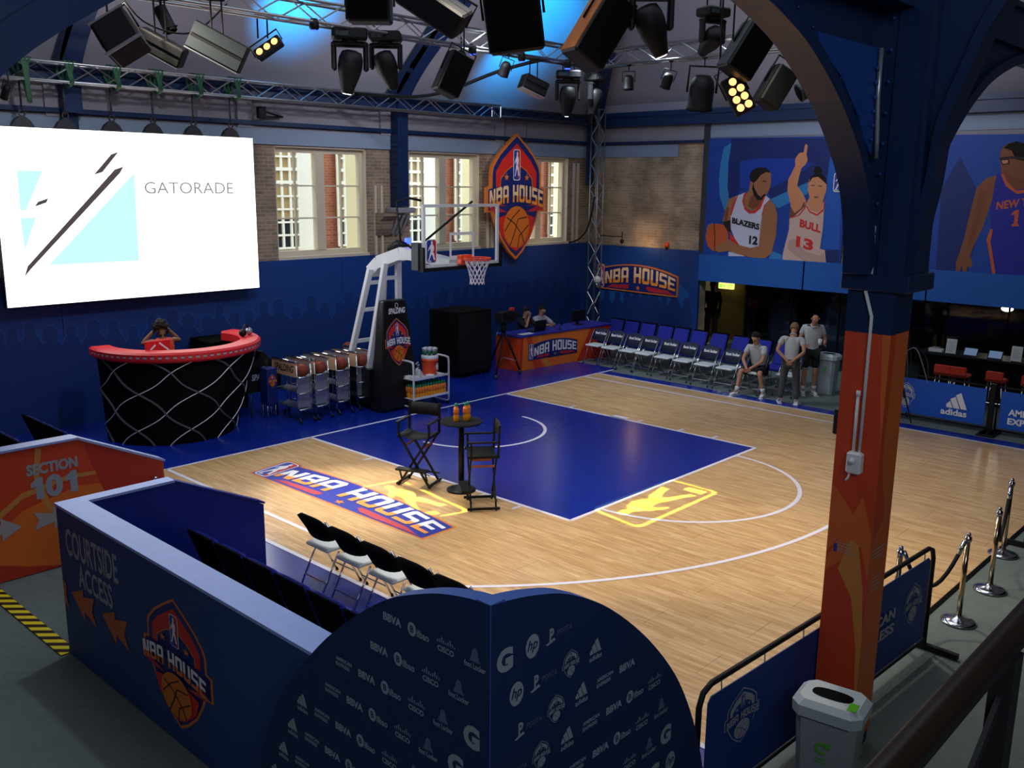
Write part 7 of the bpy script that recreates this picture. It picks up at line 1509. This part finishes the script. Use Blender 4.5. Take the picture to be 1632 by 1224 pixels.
    if hairstyle != 'bald':
        mb = MB(); n_, k_ = 16, 9; vs = []; fs = []
        for i in range(k_ + 1):
            ph = PI * .60 * i / k_
            for j in range(n_):
                th = 2*PI*j/n_; v = up * math.cos(ph) * .118 + (sx * math.cos(th) * .092 - fd * math.sin(th) * .106) * math.sin(ph)
                front = max(0, -math.sin(th)); v = v * (1 + (.06 * math.sin(th * 5 + i * 1.7) if hairstyle == 'curly' else .015 * math.sin(th*3)))
                v = v * (1 - .24 * min(1, max(0, (ph - .35) / .45)) * min(1, front * 3))
                vs.append(hc + up * .015 - fd * .012 + v * (1.22 if hairstyle == 'curly' else 1.0))
        for i in range(k_):
            for j in range(n_): fs.append((i*n_ + j, (i+1)*n_ + j, (i+1)*n_ + (j+1) % n_, i*n_ + (j+1) % n_))
        mb.add(vs, fs, hair, True)
        if hairstyle == 'curly':
            rr_ = random.Random(5)
            for _ in range(60):
                v = Vector((rr_.gauss(0, 1), rr_.gauss(0, 1), rr_.gauss(0, 1))).normalized()
                if v.dot(fd) < .35: mb.sph(hc + up * .02 + v * .125 - up * (.05 if v.z < 0 else 0), rr_.uniform(.02, .036), hair, 6, 5)
        mb.build('hair', t, world=False)
    if top:
        g = {k: q[k] for k in ('waist', 'chest')}; g['waist'] = (J['waist'], (.150, .118)); g['hem'] = (J['pelvis'] + (J['waist'] - J['pelvis']) * .1, (.158, .125)); g['chest'] = (J['chest'], (.168, .122)); g['collar'] = (J['neck'] - up * .04, (.075, .07)); ed = [('hem', 'waist'), ('waist', 'chest'), ('chest', 'collar')]
        for s_ in 'RL':
            g['sh' + s_] = (J['sh' + s_], .078); g['sl' + s_] = (J['sh' + s_].lerp(J['el' + s_], sleeve), .064) ; ed += [('chest', 'sh' + s_), ('sh' + s_, 'sl' + s_)]
            if sleeve <= .1: ed.pop(); g.pop('sl' + s_)
        skinmesh('shirt', g, ed, top, t, root_i=0)
        if top == 'shirt_grey':
            MB().tube([J['neck'] + up * .0 + (sx * math.cos(q_) * .068 + fd * math.sin(q_) * .066) - up * .012 * math.sin(q_) for q_ in [2*PI*k/16 for k in range(16)]], .014, top, 6, closed=True).build('shirt_collar', t, world=False)
    if bottom:
        g = {'pelvis': (J['pelvis'], (.158, .128))}; ed = []
        for s_ in 'RL':
            g['hi' + s_] = (J['hi' + s_], .108); g['kn' + s_] = (J['hi' + s_].lerp(J['kn' + s_], min(1, bottom_len / .5)), .088 if bottom_len < 1 else .078); ed += [('pelvis', 'hi' + s_), ('hi' + s_, 'kn' + s_)]
            if bottom_len >= 1: g['an' + s_] = (J['an' + s_] + (J['kn' + s_] - J['an' + s_]) * .02, .066); ed.append(('kn' + s_, 'an' + s_))
        skinmesh('trousers' if bottom_len >= 1 else 'shorts', g, ed, bottom, t)
    if shoes:
        for s_ in 'RL':
            A_, T_ = J['an' + s_], J['to' + s_]; fl = (T_ - A_); fl.z = 0; fl.normalize(); he = Vector((A_.x, A_.y, A_.z - .045)) - fl * .045; tip = T_ + fl * .03
            skinmesh('shoe', {'h': (he, (.045, .042)), 'm': (he.lerp(tip, .55) + ZV * .004, (.046, .042)), 't': (tip - ZV * .003, (.040, .030)), 'a': (A_ + ZV * .0, .044)}, [('h', 'm'), ('m', 't'), ('h', 'a')], shoes, t)
            MB().beam(Vector((he.x, he.y, T_.z - .038)) - fl * .04, Vector((tip.x, tip.y, T_.z - .038)) + fl * .035, .085, .018, 'white').build('sole', t, world=False)
    if sock:
        for s_ in 'RL': MB().tube([J['an' + s_], J['an' + s_].lerp(J['kn' + s_], .22)], [.043, .050], sock, 10).build('sock', t, world=False)
    if extra: extra(t, J)
    t.scale = (sc, sc, sc); t.location = loc; t.rotation_euler = (0, 0, rz); return t
# presenter behind the desk, back turned, hands at the hair
def ex_dj(t, J):
    a = Art(); a.text('99', -.08, 1.14, .08, 1.30, 'white', .05)
    a.place('jersey_print', t, (0, -.125, 0), (1, 0, 0), (0, 0, 1), .004, world=False)
person('person with curly dark hair in an orange red jersey behind the curved desk, back turned', (-3.82, 2.35, .14), R(165) - PI + R(10), dict(head=(0, .06, 1.62), elR=(.34, .10, 1.38), wrR=(.14, .10, 1.60), elL=(-.34, .10, 1.38), wrL=(-.14, .08, 1.58)), 'skin_dark', 'hair', 'jersey_orange', 'shorts', 'white_plastic', hairstyle='curly', sleeve=.05, extra=ex_dj)
t = MB().cbox((-4.3, 1.9, 0), (-3.3, 2.8, .14), 'black_matte', .02).build('step_platform'); tag(t, 'low black step behind the curved desk under the presenter', 'platform')
SEAT = dict(pelvis=(0, 0, .52), waist=(0, -.01, .68), chest=(0, .03, .90), neck=(0, .06, 1.07), head=(0, .10, 1.20), shR=(.18, .04, 1.0), shL=(-.18, .04, 1.0), hiR=(.10, .04, .50), hiL=(-.10, .04, .50), knR=(.13, .44, .50), knL=(-.13, .44, .50), anR=(.13, .46, .09), anL=(-.13, .46, .09), toR=(.13, .62, .03), toL=(-.13, .62, .03), elR=(.22, .18, .78), elL=(-.22, .18, .78), wrR=(.14, .40, .86), wrL=(-.14, .40, .86))
def sd(**k): d = dict(SEAT); d.update(k); return d
person('dark haired person in black at the scorers table resting chin on a hand', (5.62, 2.42, 0), R(188), sd(elR=(.22, .26, .86), wrR=(.07, .22, 1.08), elL=(-.24, .30, .84), wrL=(-.05, .40, .86)), 'skin', 'hair', 'shorts', 'shorts', 'black_plastic', sleeve=.9)
person('person in a pale shirt sitting at the scorers table facing the court', (6.18, 2.38, 0), R(178), sd(elR=(.26, .26, .84), wrR=(.10, .42, .88), elL=(-.26, .26, .84), wrL=(-.10, .42, .88)), 'skin', 'hair', 'shirt_pale', 'shorts', 'black_plastic', sleeve=.95)
for x, l in ((5.62, 'black stool under the dark haired person at the scorers table'), (6.18, 'black stool under the pale shirted person at the scorers table')):
    t = thing('stool', l, 'stool', (x, 2.42, 0)); MB().lathe([(.17, 0), (.18, .03), (.16, .05)], (x, 2.42, .38), 'black_plastic', 16).build('seat', t)
    for q_ in range(4): MB().tube([(x + .1 * math.cos(q_*PI/2), 2.42 + .1 * math.sin(q_*PI/2), .38), (x + .17 * math.cos(q_*PI/2), 2.42 + .17 * math.sin(q_*PI/2), 0)], .012, 'chrome', 5).build('leg', t)
person('young dark haired man in grey polo and black shorts sitting on the last folding chair', (6.42, -3.66, 0), R(92), sd(knR=(.20, .42, .50), knL=(-.22, .40, .50), anR=(.20, .55, .09), toR=(.24, .71, .03), anL=(-.30, .34, .09), toL=(-.34, .50, .03), chest=(0, .10, .90), neck=(0, .17, 1.06), head=(0, .22, 1.19), shR=(.18, .14, .99), shL=(-.18, .14, .99), elR=(.22, .30, .74), wrR=(.05, .46, .58), elL=(-.22, .30, .74), wrL=(-.05, .46, .60)), 'skin', 'hair', 'shirt_grey', 'shorts', 'white_plastic', 'sock', sleeve=.6, bottom_len=.46)
person('grey haired man in grey polo and long trousers standing with hands clasped behind his back', (5.93, -4.62, 0), R(-72), dict(pelvis=(0, 0, .95), chest=(0, .05, 1.32), neck=(0, .10, 1.48), head=(0, .17, 1.60), shR=(.20, .04, 1.42), shL=(-.20, .04, 1.42), elR=(.28, -.13, 1.17), wrR=(.06, -.20, .97), elL=(-.28, -.13, 1.17), wrL=(-.06, -.20, .98), hiR=(.10, 0, .91), knR=(.14, .02, .49), anR=(.17, -.02, .09), toR=(.20, .14, .03), knL=(-.14, .02, .49), anL=(-.17, -.02, .09), toL=(-.22, .13, .03)), 'skin', 'hair_blond', 'shirt_grey', 'trousers', 'white_plastic', sleeve=.6, sc=.94)
def ex_cup(t, J):
    MB().lathe([(.03, 0), (.038, .09), (.03, .10)], J['wrL'] + Vector((.0, .07, .0)), 'white', 12).build('cup', t, world=False) if False else None
person('shaven headed man in grey polo and black shorts looking down with a white cup', (7.08, -4.50, 0), R(128), dict(chest=(0, .05, 1.32), neck=(0, .09, 1.49), head=(0, .14, 1.62), elR=(.26, .0, 1.15), wrR=(.16, .22, 1.10), elL=(-.27, .0, 1.14), wrL=(-.20, .24, 1.12)), 'skin', 'hair', 'shirt_grey', 'shorts', 'white_plastic', 'sock', hairstyle='bald', sleeve=.6, bottom_len=.44)
t = thing('paper_cup', 'white cup in the hand of the shaven headed man', 'cup', (6.86, -4.78, 1.12)); MB().lathe([(.032, 0), (.042, .10)], (6.86, -4.78, 1.12), 'white', 12).build('body', t); MB().lathe([(.044, 0), (.044, .012), (.03, .02)], (6.86, -4.78, 1.22), 'white', 12).build('lid', t)
person('dark silhouetted person standing in the lit doorway under the exit sign', (11.2, .40, -.0), R(100), dict(), 'silhouette', 'silhouette', 'silhouette', 'silhouette', 'silhouette', sleeve=.95)
